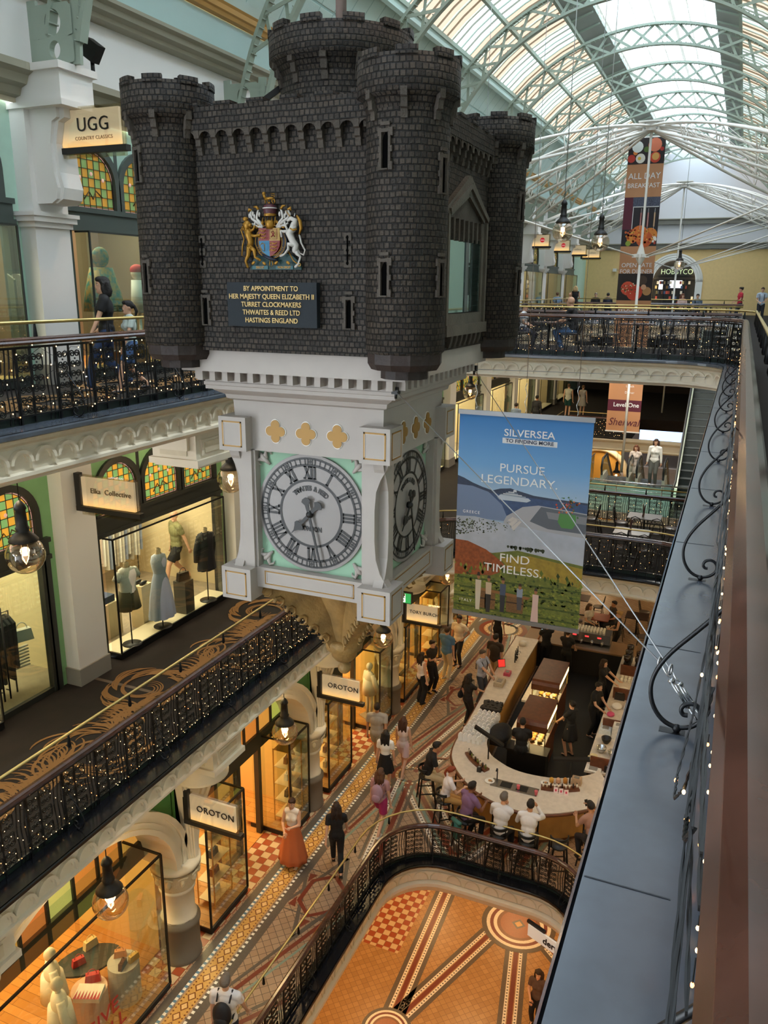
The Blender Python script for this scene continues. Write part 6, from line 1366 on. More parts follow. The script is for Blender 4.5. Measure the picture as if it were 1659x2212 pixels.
ARMS = {'down': (.25, .03, .80), 'fwd': (.24, .24, .86), 'back': (.24, -.2, .84), 'fold': (-.07, .2, 1.13), 'phone': (.05, .28, 1.15), 'hold': (.1, .26, 1.02), 'reach': (.14, .45, 1.08), 'table': (.16, .42, 1.08), 'chin': (.04, .15, 1.4), 'raise': (.1, .26, 1.45), 'hip': (.2, .06, 1.0), 'work': (.14, .36, .98), 'wide': (.42, .1, .95)}
def person(label, loc, heading, H=1.7, w=1.0, top=('222222', 'short'), bottom=('trousers', '222222'), hair=('2a1c14', 'short'), skin='a', pose='stand', arms=('down', 'down'), lean=0, shoes='2a2624', seat=.75, extra=(), vox=.013, group=None, turn=0):
    s = H/1.7; t = thing('person', label, 'person', loc, heading-PI/2, group); sm = M(SKIN[skin], .5); fem = w < 1
    sit = pose == 'sit'; zp = (seat+.1)/s if sit else (.90 if pose == 'walk' else .93); dz = zp-.93
    def U(x, y, z): return Vector((x*s, (y+(z-zp)*lean if z > zp else y)*s, z*s))
    sw = .165*w+.012; hip = [U(sx*.085, 0, zp-.03) for sx in (-1, 1)]
    if sit: ft = [U(sx*.13, .28+.05*sx, max(.08, zp-.62)) for sx in (-1, 1)]; pole = (0, 1, .8)
    elif pose == 'walk': ft = [U(-.07, .3, .08), U(.08, -.3, .13)]; pole = (0, 1, .1)
    else: ft = [U(-.1, .03, .08), U(.1, -.03, .08)]; pole = (0, 1, 0)
    legs = [(h, *ik(h, f, .43*s, .43*s, pole)) for h, f in zip(hip, ft)]
    sh = [U(sx*sw, 0, 1.38+dz) for sx in (-1, 1)]; arm = []
    for i, sx in enumerate((-1, 1)):
        a = ARMS[arms[i]] if isinstance(arms[i], str) else arms[i]; tg = U(sx*a[0], a[1], a[2]+dz) if not (arms[i] == 'table') else Vector((sx*a[0]*s, a[1]*s, 1.09)); tg.y += 0 if a[1] < .1 else 0
        arm.append((sh[i], *ik(sh[i], tg, .285*s, .25*s, (sx*.6, -.6, -.7))))
    hd = U(0, .02+lean*.06, 1.585+dz); nb = U(0, -.01, 1.43+dz)
    b = B(); k = 1/s
    def seg(a, c, r0, r1, bb=None, n=10): bb = bb or b; bb.tube([a, c], [r0*s, r1*s], n, sm); bb.ball(a, r0*s, sm, n, 6); bb.ball(c, r1*s, sm, n, 6)
    def torso(bb, e=0.0, z0=.86, top_=1.43):
        wd = w if fem else w
        bb.ball(U(0, 0, .95+dz), s, sm, 14, 10, sc=(.155*wd**.5+e, .108+e, .13+e)); bb.ball(U(0, 0, 1.09+dz), s, sm, 14, 10, sc=(.128*w+e, .095*w**.5+e, .16+e)); bb.ball(U(0, .0, 1.26+dz), s, sm, 14, 10, sc=(.158*w+e, .112*w**.5+e, .165+e))
        if fem: 
            for sx in (-1, 1): bb.ball(U(sx*.065, .085, 1.25+dz), s*(.055+e*.6), sm, 10, 8)
        bb.tube([sh[0], U(0, 0, 1.41+dz), sh[1]], [(.052+e)*s, (.066+e)*s, (.052+e)*s], 10, sm)
    torso(b); seg(U(0, -.01, 1.38+dz), hd, .055, .05)
    R_ = Matrix.Rotation(turn, 3, 'Z'); 
    def hv(x, y, z): return hd+R_@Vector((x*s, y*s, z*s))
    b.ball(hv(0, -.012, .025), s, sm, 16, 12, sc=(.076, .093, .098)); b.ball(hv(0, .022, -.045), s, sm, 12, 10, sc=(.055, .062, .07)); b.ball(hv(0, .088, -.012), .016*s, sm, 8, 6, sc=(.8, 1, 1.5)); b.ball(hv(0, .06, -.09), .028*s, sm, 8, 6)
    for sx in (-1, 1): b.ball(hv(sx*.077, -.01, .0), .022*s, sm, 8, 6, sc=(.45, .8, 1.3))
    for h, kn, an in legs: seg(h, kn, .088, .056); seg(kn, an, .055, .038); seg(an+Vector((0, -.02*s, -.03*s)), an+Vector((0, .13*s, -.045*s)), .035, .03)
    fg = B()
    for i, (a, e, h) in enumerate(arm):
        sx = -1 if i == 0 else 1; seg(a, e, .048, .038); seg(e, h, .038, .026); d = (h-e).normalized(); n = d.cross(Vector((0, 0, 1))); n = n.normalized() if n.length > .1 else Vector((0, 1, 0)); up = n.cross(d); pc = h+d*.045*s
        if abs(d.z) > .7: n = Vector((0, 1, 0)); n = (n-d*n.dot(d)).normalized(); up = n.cross(d)*sx
        b.tube([h, pc+d*.03*s], [.026*s, .034*s], 8, sm); b.ball(pc, s, sm, 10, 8, sc=(.036, .036, .036))
        for q in range(4):
            o = (q-1.5)*.019*s; L = (.07, .08, .075, .06)[q]*s; p0 = pc+n*o+d*.025*s; fg.tube([p0, p0+d*L*.5-up*.012*s*sx, p0+d*L*.85-up*.035*s*sx, p0+d*L*.9-up*.055*s*sx], [.0095*s, .009*s, .008*s, .006*s], 6, sm)
        p0 = pc-n*.03*s; fg.tube([p0-d*.01*s, p0+d*.02*s-n*.022*s, p0+d*.055*s-n*.024*s-up*.012*s*sx], [.012*s, .0105*s, .008*s], 6, sm)
    fuse(b, vox, sm, 'body', t, fg)
    f = B(); EW, ED = M('efe9e2', .4), M('2a1d16', .3)
    for sx in (-1, 1): f.ball(hv(sx*.03, .066, .012), .012*s, EW, 8, 6, sc=(1.2, .7, .7)); f.ball(hv(sx*.03, .075, .012), .006*s, ED, 6, 5); f.tube([hv(sx*.045, .066, .034), hv(sx*.015, .08, .036)], .004*s, 4, ED)
    f.tube([hv(-.022, .076, -.052), hv(0, .086, -.05), hv(.022, .076, -.052)], .005*s, 5, M('a5584e', .5)); f.obj('face_features', t)
    # clothes
    tc, ts = top; tm = M(tc, .8, bump=.2, bscale=25) if tc != 'none' else None
    if tm:
        c = B(); torso(c, .016)
        for i, (a, e, h) in enumerate(arm):
            if ts == 'short': c.tube([a, a.lerp(e, .62)], [.068*s, .062*s], 10, sm); c.ball(a, .066*s, sm, 10, 8)
            elif ts == 'long': seg(a, e, .062, .05, c); seg(e, e.lerp(h, .93), .05, .038, c)
        if ts == 'loose': c.tube([U(0, 0, 1.1+dz), U(0, 0, .82+dz)], [.17*s, .2*s], 14, sm)
        fuse(c, vox, tm, 'shirt', t)
    bk, bc = bottom; bm = M(bc, .85, bump=.15, bscale=20)
    if bk in ('trousers', 'shorts', 'wide'):
        c = B(); c.ball(U(0, 0, .95+dz), s, sm, 14, 10, sc=(.168, .122, .12)); fr_ = {'trousers': .92, 'wide': .96, 'shorts': 0}[bk]; ww = .018 if bk == 'wide' else 0
        for h, kn, an in legs:
            if bk == 'shorts': c.tube([h, h.lerp(kn, .8)], [.105*s, .1*s], 10, sm); c.ball(h, .1*s, sm, 10, 8)
            else: seg(h, kn, .1, .072+ww, c); seg(kn, kn.lerp(an, fr_), .072+ww, .058+ww*1.6, c)
        fuse(c, vox, bm, bk if bk != 'wide' else 'trousers', t)
    elif bk in ('skirt', 'long_skirt', 'dress'):
        z1 = {'skirt': .5, 'long_skirt': .14, 'dress': .55}[bk]; c = B(); n = 40; rows = 9; vs = []
        for j in range(rows+1):
            u = j/rows; z = 1.06*(1-u)+z1*u; r = .13+(.2 if bk == 'long_skirt' else .1)*u**.8
            for i in range(n): a = 2*PI*i/n; rr = r*(1+.07*u*sin(a*9)); sw2 = (.06*u if pose == 'walk' else 0); vs.append(U(rr*cos(a), rr*sin(a)*.85+sw2*(1 if sin(a) > 0 else -1)*abs(sin(a)), z+dz))
        c.raw(vs, [(j*n+i, (j+1)*n+i, (j+1)*n+(i+1) % n, j*n+(i+1) % n) for j in range(rows) for i in range(n)], bm, smooth=True); o = c.obj('skirt' if bk != 'dress' else 'dress', t); md = o.modifiers.new('thick', 'SOLIDIFY'); md.thickness = .008
    for h, kn, an in legs:
        c = B(); q = M(shoes, .5); c.ball(an+Vector((0, .045*s, -.05*s)), s, q, 12, 8, sc=(.045, .115, .04)); c.box(-.042*s, .042*s, -.06*s, .15*s, -.085*s, -.068*s, q, org=an); c.obj('shoe', t)
    hc, hk = hair; hm = M(hc, .6, bump=.6, bscale=60)
    if hk != 'bald':
        c = B(); c.ball(hv(0, -.028, .045), s, sm, 14, 10, sc=(.086, .098, .092)); c.ball(hv(0, .02, .088), s, sm, 12, 8, sc=(.07, .075, .045))
        if hk in ('long', 'bob', 'curly'):
            for x in (-.065, 0, .065): c.tube([hv(x, -.06, .05), hv(x*1.2, -.095, -.08), hv(x*1.25, -.1 if x == 0 else -.07, -.16 if hk == 'bob' else -.32)], [.05*s, .05*s, .028*s], 8, sm); c.ball(hv(x*1.2, -.085, -.1), .05*s, sm, 8, 6)
            for sx in (-1, 1): c.tube([hv(sx*.075, -.01, .05), hv(sx*.088, .0, -.05), hv(sx*.085, -.02, -.14)], [.03*s, .03*s, .02*s], 8, sm)
        if hk == 'pony': c.ball(hv(0, -.12, .03), .035*s, sm, 8, 6); c.tube([hv(0, -.13, .03), hv(0, -.17, -.06), hv(.01, -.14, -.2)], [.03*s, .034*s, .012*s], 8, sm)
        if hk == 'bun': c.ball(hv(0, -.1, .09), .045*s, sm, 10, 8)
        fuse(c, vox*.9, hm, 'hair', t, smooth=1)
    for e in extra:
        if e[0] == 'backpack':
            c = B(); q = M(e[1], .6); c.ball(U(0, -.2, 1.2+dz), s, q, 14, 10, sc=(.15, .09, .22)); c.ball(U(0, -.27, 1.1+dz), s, q, 12, 8, sc=(.11, .05, .11))
            for sx in (-1, 1): c.tube([U(sx*.1, -.14, 1.36+dz), U(sx*.11, 0, 1.47+dz), U(sx*.11, .13, 1.34+dz), U(sx*.13, .1, 1.12+dz), U(sx*.13, -.12, 1.05+dz)], .014*s, 6, q)
            tag(c.obj('backpack'), e[2], 'backpack').matrix_world = Matrix.Translation(loc)@Matrix.Rotation(heading-PI/2, 4, 'Z')
        if e[0] == 'bag':
            c = B(); q = M(e[1], .6); c.ball(U(-.26, -.02, .98), s, q, 12, 10, sc=(.06, .15, .13)); c.tube([U(-.25, .1, 1.06), U(-.2, .04, 1.44), U(-.16, -.02, 1.46), U(-.24, -.12, 1.06)], .012*s, 6, q)
            tag(c.obj('shoulder_bag'), e[2], 'bag').matrix_world = Matrix.Translation(loc)@Matrix.Rotation(heading-PI/2, 4, 'Z')
        if e[0] == 'phone':
            c = B(); q = arm[1][2]+(arm[1][2]-arm[1][1]).normalized()*.1*s; c.box(-.036, .036, -.005, .005, -.07, .07, BLACK, rot=Matrix.Rotation(-.5, 3, 'X'), org=q); tag(c.obj('phone'), e[2], 'phone').matrix_world = Matrix.Translation(loc)@Matrix.Rotation(heading-PI/2, 4, 'Z')
        if e[0] == 'strap':
            c = B(); q = M(e[1], .6)
            for sx in (-1, 1): c.tube([U(sx*.1, -.13, 1.1+dz), U(sx*.1, -.13, 1.35+dz), U(sx*.1, 0, 1.475+dz), U(sx*.1, .13, 1.3+dz), U(sx*.1, .12, 1.1+dz)], .012*s, 6, q)
            c.obj('braces', t)
    return t
D = math.radians
BLK = '17171a'
# ground floor walkers
person('woman in a white vest and long orange skirt holding a clutch beside the shop window', (-7.75, 13.2, 0), D(-80), 1.66, .88, ('efe6dc', 'none_sl'), ('long_skirt', 'c56a3c'), ('3a2318', 'pony'), 'a', 'stand', ('phone', 'hold'), shoes='d8c8b0')
person('woman all in black with dark wavy hair striding past, seen from behind', (-6.8, 13.45, 0), D(118), 1.68, .95, (BLK, 'short'), ('trousers', BLK), ('2a1a14', 'long'), 'a', 'walk', ('back', 'fwd'))
person('broad man in a grey t-shirt and shorts walking away by the second column', (-7.65, 17.55, 0), D(105), 1.8, 1.2, ('b3aca0', 'short'), ('shorts', 'a89f88'), ('1c1512', 'short'), 'b', 'walk', ('down', 'back'), shoes='e8e4dc')
person('long-haired woman in a pale top and light pink shorts walking away', (-6.85, 17.4, 0), D(95), 1.66, .88, ('e8cfc6', 'none_sl'), ('shorts', 'efd0d0'), ('4a2c1c', 'long'), 'a', 'walk', ('fwd', 'down'), shoes='e0c8b4')
person('woman in a black pinafore over white sleeves, black hair down her back', (-7.0, 16.6, 0), D(100), 1.64, .9, ('f0eeea', 'short'), ('dress', BLK), ('14100f', 'long'), 'a', 'stand', ('down', 'down'), shoes='e8e4dc')
person('woman with very long brown hair, floral top and magenta skirt', (-6.45, 15.0, 0), D(92), 1.68, .92, ('b58a8e', 'short'), ('shorts', 'b0306a'), ('5a3a26', 'long'), 'a', 'walk', ('down', 'down'), shoes='efe9e2', extra=(('backpack', 'a8889a', 'floral pinkish backpack worn by the woman in the magenta skirt'),))
person('young woman with long dark hair, white vest and black trousers by the TORY BURCH window', (-7.75, 21.1, 0), D(60), 1.68, .88, ('efe2d8', 'none_sl'), ('wide', BLK), ('241812', 'long'), 'a', 'stand', ('hip', 'down'))
person('man in a dark shirt with folded arms facing the group by the shop window', (-7.7, 21.9, 0), D(-20), 1.76, 1.05, ('2c2622', 'short'), ('trousers', '17151a'), ('2a1d18', 'short'), 'a', 'stand', ('fold', 'fold'))
person('heavy man in a blue polo shirt and cream trousers seen from behind', (-7.55, 22.9, 0), D(75), 1.82, 1.2, ('5f8ab0', 'short'), ('trousers', 'd8c7a0'), ('4a3a30', 'short'), 'a', 'stand', ('fold', 'down'), shoes='d8cdb8')
person('bearded man in a white short-sleeved shirt and dark trousers facing the camera', (-7.5, 24.0, 0), D(-100), 1.82, 1.05, ('eadfc8', 'short'), ('trousers', '23242a'), ('120d0b', 'short'), 'b', 'stand', ('hip', 'down'))
person('man in a baggy brown t-shirt and khaki trousers walking towards the cafe counter', (-6.0, 23.1, 0), D(80), 1.82, 1.12, ('3d342c', 'short'), ('wide', 'a5906a'), ('1a1310', 'short'), 'a', 'walk', ('down', 'down'))
person('person in black with tied-back hair beyond the brown-shirted man', (-6.6, 25.6, 0), D(80), 1.66, .9, (BLK, 'none_sl'), ('trousers', BLK), ('1d1411', 'bun'), 'a', 'stand', ('down', 'down'))
person('grey-haired man in a pale blue shirt with dark braces at the cafe counter', (-6.05, 21.8, 0), D(-20), 1.8, 1.08, ('aab4cc', 'short'), ('trousers', '3a4656'), ('5a5048', 'short'), 'a', 'stand', ('work', 'reach'), extra=(('strap', '26262c'),))
person('woman in black leaning to the cafe counter with a bag on her shoulder', (-6.0, 20.3, 0), D(60), 1.7, .95, ('1c191a', 'short'), ('trousers', '1c1a1c'), ('1d1310', 'bob'), 'a', 'stand', ('down', 'reach'), extra=(('bag', '1a1a1e', 'black shoulder bag of the woman at the cafe counter'),))
person('man with short grey hair, white shirt and black backpack at the bottom edge', (-6.35, 8.6, 0), D(105), 1.78, 1.08, ('e6e4e6', 'short'), ('trousers', '2b2f3a'), ('6d655e', 'short'), 'a', 'walk', ('down', 'fwd'), extra=(('backpack', '1a1c22', 'black backpack on the grey-haired man in the white shirt'),))
person('woman in a patterned brown blouse looking at her phone on the lower ground floor', (-2.75, 16.3, LG), D(-95), 1.68, .92, ('5a463c', 'short'), ('trousers', '131215'), ('2e1f18', 'long'), 'a', 'stand', ('down', 'hold'), extra=(('phone', '', 'phone held by the woman on the lower ground floor'),))
# cafe customers on stools (stool backs are built with the cafe)
SEATS = [(-5.85, 16.5), (-5.12, 15.75), (-4.45, 15.25), (-3.62, 14.98+.1), (-3.0, 15.0+.08), (-2.35, 15.25), (-1.72, 15.65)]
SEATH = [D(28), D(38), D(58), D(82), D(92), D(112), D(130)]
def diner(i, label, **k): person(label, (SEATS[i][0], SEATS[i][1], 0), SEATH[i], pose='sit', arms=k.pop('arms', ('table', 'table')), lean=k.pop('lean', .2), **k)
diner(0, 'man in a black t-shirt and cream trousers on the leftmost bar stool', H=1.78, w=1.1, top=(BLK, 'short'), bottom=('trousers', 'cdbd98'), hair=('171210', 'short'), skin='b', lean=.3)
diner(1, 'red-haired woman with a ponytail in a white t-shirt at the bar', H=1.64, w=.9, top=('e9e2e6', 'short'), bottom=('trousers', 'c9a060'), hair=('8a3a1c', 'pony'), skin='a', turn=-.5)
diner(2, 'man in a purple t-shirt at the bar beside the red-haired woman', H=1.76, w=1.12, top=('7d5f86', 'short'), bottom=('trousers', '15151a'), hair=('1d1410', 'short'), skin='c')
diner(3, 'grey-haired man in a white shirt leaning his head on his hand at the bar', H=1.82, w=1.1, top=('dcdce2', 'long'), bottom=('trousers', '1c1e26'), hair=('6a625c', 'short'), skin='a', arms=('table', 'chin'))
diner(4, 'dark-haired man in a white shirt raising his hand at the bar', H=1.78, w=1.08, top=('e4e2e6', 'long'), bottom=('trousers', '1a1b22'), hair=('18120f', 'short'), skin='b', arms=('table', 'raise'))
diner(6, 'customer holding up a phone at the right end of the bar by the slab', H=1.7, w=.95, top=('a87c6a', 'short'), bottom=('trousers', '2a2428'), hair=('1d1512', 'short'), skin='b', arms=('table', 'raise'), extra=(('phone', '', 'phone held up by the customer at the right end of the bar'),))
# cafe staff in black
person('barista in a black t-shirt behind the curved bar, back turned', (-3.95, 18.3, 0), D(100), 1.74, 1.05, (BLK, 'short'), ('trousers', '111114'), ('16110f', 'short'), 'a', 'stand', ('work', 'work'), lean=.15)
person('waitress in a black dress and bare legs beside the wooden pastry cases', (-3.0, 20.0, 0), D(150), 1.66, .9, (BLK, 'short'), ('dress', '131316'), ('15100e', 'bun'), 'a', 'stand', ('work', 'work'))
person('barista in black bending over the right-hand counter near the sink', (-2.62, 21.3, 0), D(-20), 1.72, 1.0, (BLK, 'short'), ('trousers', '131316'), ('14100f', 'short'), 'a', 'stand', ('work', 'work'), lean=.15)
person('woman in black with long hair reaching over the right-hand counter', (-2.62, 22.9, 0), D(-10), 1.68, .92, (BLK, 'short'), ('trousers', '131316'), ('2a1a12', 'long'), 'a', 'stand', ('reach', 'reach'))
person('barista in a black printed t-shirt at the coffee machine', (-4.0, 24.5, 0), D(80), 1.74, 1.0, (BLK, 'short'), ('trousers', '131316'), ('3a2a1e', 'short'), 'a', 'stand', ('work', 'work'))
person('staff member in black by the till screen, left of the coffee machine', (-4.75, 24.9, 0), D(120), 1.72, 1.0, (BLK, 'short'), ('trousers', '131316'), ('14100f', 'short'), 'b', 'stand', ('work', 'raise'))
person('blonde waitress in a black vest carrying menus beyond the coffee machine', (-2.7, 26.9, 0), D(-170), 1.7, .9, (BLK, 'none_sl'), ('trousers', '131316'), ('b5905a', 'bun'), 'a', 'stand', ('hold', 'hold'))
person('seated diner in a cream top at the small tables behind the coffee machine', (-3.9, 28.2, 0), D(-30), 1.66, .9, ('d8d0c6', 'short'), ('trousers', '3a3a40'), ('4a3426', 'long'), 'a', 'sit', ('hold', 'hold'), seat=.45)
person('seated diner in dark clothes at the red table behind the cafe', (-3.1, 28.8, 0), D(-150), 1.7, 1.0, ('3a302c', 'short'), ('trousers', '23232a'), ('1d1410', 'short'), 'b', 'sit', ('hold', 'hold'), seat=.45)
# middle level
person('bald man in an olive t-shirt and black shorts inside the fashion shop', (-11.8, 15.0, L1), D(-120), 1.85, 1.2, ('7d7a50', 'short'), ('shorts', '17171a'), ('000000', 'bald'), 'a', 'walk', ('back', 'down'), shoes='8a7a4a', turn=.9)
person('brown-haired woman in a white blouse stepping off the escalator', (-2.35, 30.6, L1), D(-95), 1.72, .98, ('ece9e4', 'long'), ('trousers', '5a5c58'), ('3a241a', 'long'), 'a', 'stand', ('down', 'down'))
person('person in shorts behind the woman in white on the escalator', (-3.15, 31.9, L1-.45), D(-95), 1.66, .95, ('d8c8bc', 'short'), ('shorts', 'd0c4b8'), ('6a3a22', 'long'), 'a', 'stand', ('down', 'hold'))
person('person in a white tank top and teal shorts on the far middle gallery', (-8.5, 46.2, L1), D(90), 1.8, 1.1, ('c9cabc', 'none_sl'), ('shorts', '1f4a44'), ('5a4030', 'short'), 'a', 'stand', ('down', 'down'))
person('woman in a grey lace dress beside the person in teal shorts', (-7.8, 46.8, L1), D(90), 1.7, 1.0, ('b5b0a8', 'none_sl'), ('dress', 'b5b0a8'), ('7a5a3a', 'bun'), 'a', 'stand', ('down', 'down'))
person('person in a pale blue shirt on the far middle gallery near the shop glass', (-9.3, 37.5, L1), D(80), 1.78, 1.0, ('93a7c4', 'long'), ('trousers', '23242c'), ('2a1d16', 'short'), 'a', 'walk', ('down', 'down'))
person('dark-suited person behind the one in the pale blue shirt', (-9.0, 40.5, L1), D(80), 1.78, 1.0, ('2a2a2e', 'long'), ('trousers', '1c1c20'), ('1a1410', 'short'), 'b', 'stand', ('down', 'down'))
# top level
person('person with dark shaggy hair in a black t-shirt walking past the top left shops', (-8.7, 9.75, L2), D(222), 1.7, .98, (BLK, 'short'), ('trousers', '2a3c60'), ('120e0d', 'bob'), 'a', 'walk', ('fwd', 'wide'), turn=.1)
person('little girl in a colourful tie-dye top behind the top left railing', (-8.35, 9.85, L2), D(240), 1.36, .9, ('b9c6c0', 'short'), ('shorts', '3f5a86'), ('171110', 'pony'), 'a', 'walk', ('fwd', 'down'))
person('bald man in a black t-shirt and jeans seated at a table on the top bridge', (-3.95, 21.6, L2), D(175), 1.8, 1.15, (BLK, 'short'), ('trousers', '4f6f9a'), ('000000', 'bald'), 'a', 'sit', ('reach', 'reach'), seat=.45, lean=.15)
person('child in a white shirt seated across from the bald man', (-5.3, 21.7, L2), D(0), 1.4, .85, ('e4e6ea', 'short'), ('trousers', '4a4a55'), ('3a2a1e', 'short'), 'a', 'sit', ('hold', 'hold'), seat=.45)
FARP = [(-.205*47, 47, 'e', ('93aed0', 'short'), ('6a4a34', 'short'), 'man in a light blue shirt seated far off by the left shops', 90), (-.19*45, 45, 'e', ('c8a88a', 'short'), ('000000', 'bald'), 'bald man beside the one in light blue, far top level', 90), (-.184*44, 44, 's', (BLK, 'none_sl'), ('c9a878', 'bob'), 'blonde woman in a black sleeveless dress on the far top level', 100), (-.16*46, 46, 'e', (BLK, 'short'), ('8a7a6a', 'short'), 'man in black seated left of the food banner on the far top level', -90), (-.146*46, 46, 'e', ('23283a', 'short'), ('17120f', 'short'), 'dark-haired man seated just left of the food banner', 90), (-.064*45, 45, 'e', ('d8b8b0', 'short'), ('6a3a22', 'long'), 'red-haired diner in pale pink in front of the arched shop door', -60), (-.048*45, 45, 'e', ('5a6878', 'short'), ('2a1d16', 'short'), 'diner leaning on a hand right of the arched shop door', -90), (-.004*46, 46, 's', ('c02a3c', 'short'), ('1d1410', 'bun'), 'woman in a red top standing against the yellow end wall', -160), (.0175*45, 45, 's', ('b9c6d8', 'short'), ('4a3426', 'short'), 'man in a pale blue shirt with backpack straps at the far right', -90)]
for x, y, k, tp, hr, lb, hdg in FARP:
    person(lb, (x, y, L2), D(hdg), 1.72, 1.0, tp, ('trousers', '2a2c34'), hr, 'a', 'stand' if k == 's' else 'sit', ('hold', 'hold'), seat=.5, vox=.018, extra=(('strap', '22242a'),) if 'straps' in lb else ())
person('dark silhouetted person standing in front of the bright far doorway, left of two', (-4.6, 47.5, 0), D(90), 1.75, 1.0, ('121214', 'long'), ('trousers', '121214'), ('0e0c0b', 'short'), 'c', 'stand', ('down', 'down'), vox=.018); person('dark silhouetted person standing in front of the bright far doorway, right of two', (-3.9, 48.0, 0), D(90), 1.78, 1.0, ('121214', 'long'), ('trousers', '121214'), ('0e0c0b', 'short'), 'c', 'stand', ('down', 'down'), vox=.018)
# ---------------- cafe island ----------------
MARB = M('dcd0c0', .25, var=.12, vscale=9); WOOD = M('6e3f26', .35, bump=.1, bscale=50, var=.3, vscale=10); HONEY = M('b98a4c', .4, var=.1)
O_ = [(-5.75, 24.9), (-5.72, 22.4), (-5.6, 20.0), (-5.55, 18.8), (-5.55, 17.6), (-5.35, 16.87), (-4.69, 16.1), (-4.02, 15.73), (-3.24, 15.6), (-2.56, 15.85), (-1.8, 16.43), (-1.45, 17.1)]
I_ = [(-5.0, 24.9), (-5.0, 22.4), (-4.92, 20.0), (-4.87, 19.0), (-4.84, 18.15), (-4.62, 17.65), (-4.38, 17.42), (-3.82, 17.12), (-3.05, 17.14), (-2.54, 17.35), (-2.05, 17.75), (-1.95, 18.0)]
def smooth2(p, it=2): return [q[:2] for q in smoothp([(a, c, 0) for a, c in p], it)]
Os, Is = smooth2(O_), smooth2(I_)
CT = thing('cafe_counter', 'long curved cafe bar with pale stone top and brown wooden rim', 'counter', (-4, 18, 0))
def cw(b, name, par=None):
    for i, v in enumerate(b.v): b.v[i] = (v[0]+4, v[1]-18, v[2])
    return b.obj(name, par or CT)
def slabpoly(b, A, C, z0, z1, m):
    n = len(A); 
    for i in range(n-1):
        for z, fl in ((z1, 0), (z0, 1)): q = [(*A[i], z), (*A[i+1], z), (*C[i+1], z), (*C[i], z)]; b.face(q[::-1] if fl else q, m)
        b.face([(*A[i], z0), (*A[i+1], z0), (*A[i+1], z1), (*A[i], z1)], m); b.face([(*C[i], z0), (*C[i], z1), (*C[i+1], z1), (*C[i+1], z0)], m)
    for i in (0, n-1): b.face([(*A[i], z0), (*A[i], z1), (*C[i], z1), (*C[i], z0)], m)
Oi = offs(Os, -.05); b = B(); slabpoly(b, Os, Is, 1.0, 1.05, MARB); cw(b, 'counter_top')
b = B(); b.tube([(*p, 1.0) for p in offs(Os, .015)], .038, 6, WOOD); cw(b, 'wooden_rim')
b = B(); Om = offs(Os, -.34); Om = [(-8+0, 0)]*0+Om; slabpoly(b, Om, offs(Is, .04), .1, .99, HONEY); slabpoly(b, offs(Os, -.38), offs(Is, .06), .0, .12, WOOD); cw(b, 'body')
b = B(); b.tube([(*p, .97) for p in offs(Os, -.3)], .012, 4, M('ffc878', .5, emit=6)); cw(b, 'under_counter_light_strip')
b = B()
for x, y, a in walk(Os, 1.15, .6): b.cyl((x-sin(a)*.1, y+cos(a)*.1, 0), (x-sin(a)*.1, y+cos(a)*.1, 1.0), .02, BLACK)
cw(b, 'posts')
b = B(); b.face([(*p, .012) for p in Is+[(-1.7, 25.2), (-5.0, 25.2)]], M('131416', .6, bump=.3, bscale=80)); tag(b.obj('rubber_floor_mat'), 'black rubber floor inside the curved cafe bar', 'floor mat')
t = thing('service_counter', 'right-hand cafe service counter with wooden partitions and equipment', 'counter', (-1.75, 21.5, 0)); b = B(); b.box(-.5, .6, -3.4, 3.6, 0, .88, M('2a1f1a', .5)); b.obj('body', t); b = B(); b.box(-.55, .65, -3.45, 3.65, .88, .93, MARB); b.obj('counter_top', t)
for y in (-3.3, -1.3, .6, 2.2): b = B(); b.box(-.45, .6, y-.03, y+.03, .93, 1.25, WOOD); b.obj('partition', t)
t = thing('service_counter', 'back cafe counter carrying the coffee machine', 'counter', (-3.6, 25.6, 0)); b = B(); b.box(-1.9, 1.6, -.5, .4, 0, .88, M('1d1a18', .5)); b.obj('body', t); b = B(); b.box(-1.95, 1.65, -.55, .45, .88, .93, M('8a6a48', .4)); b.obj('counter_top', t)
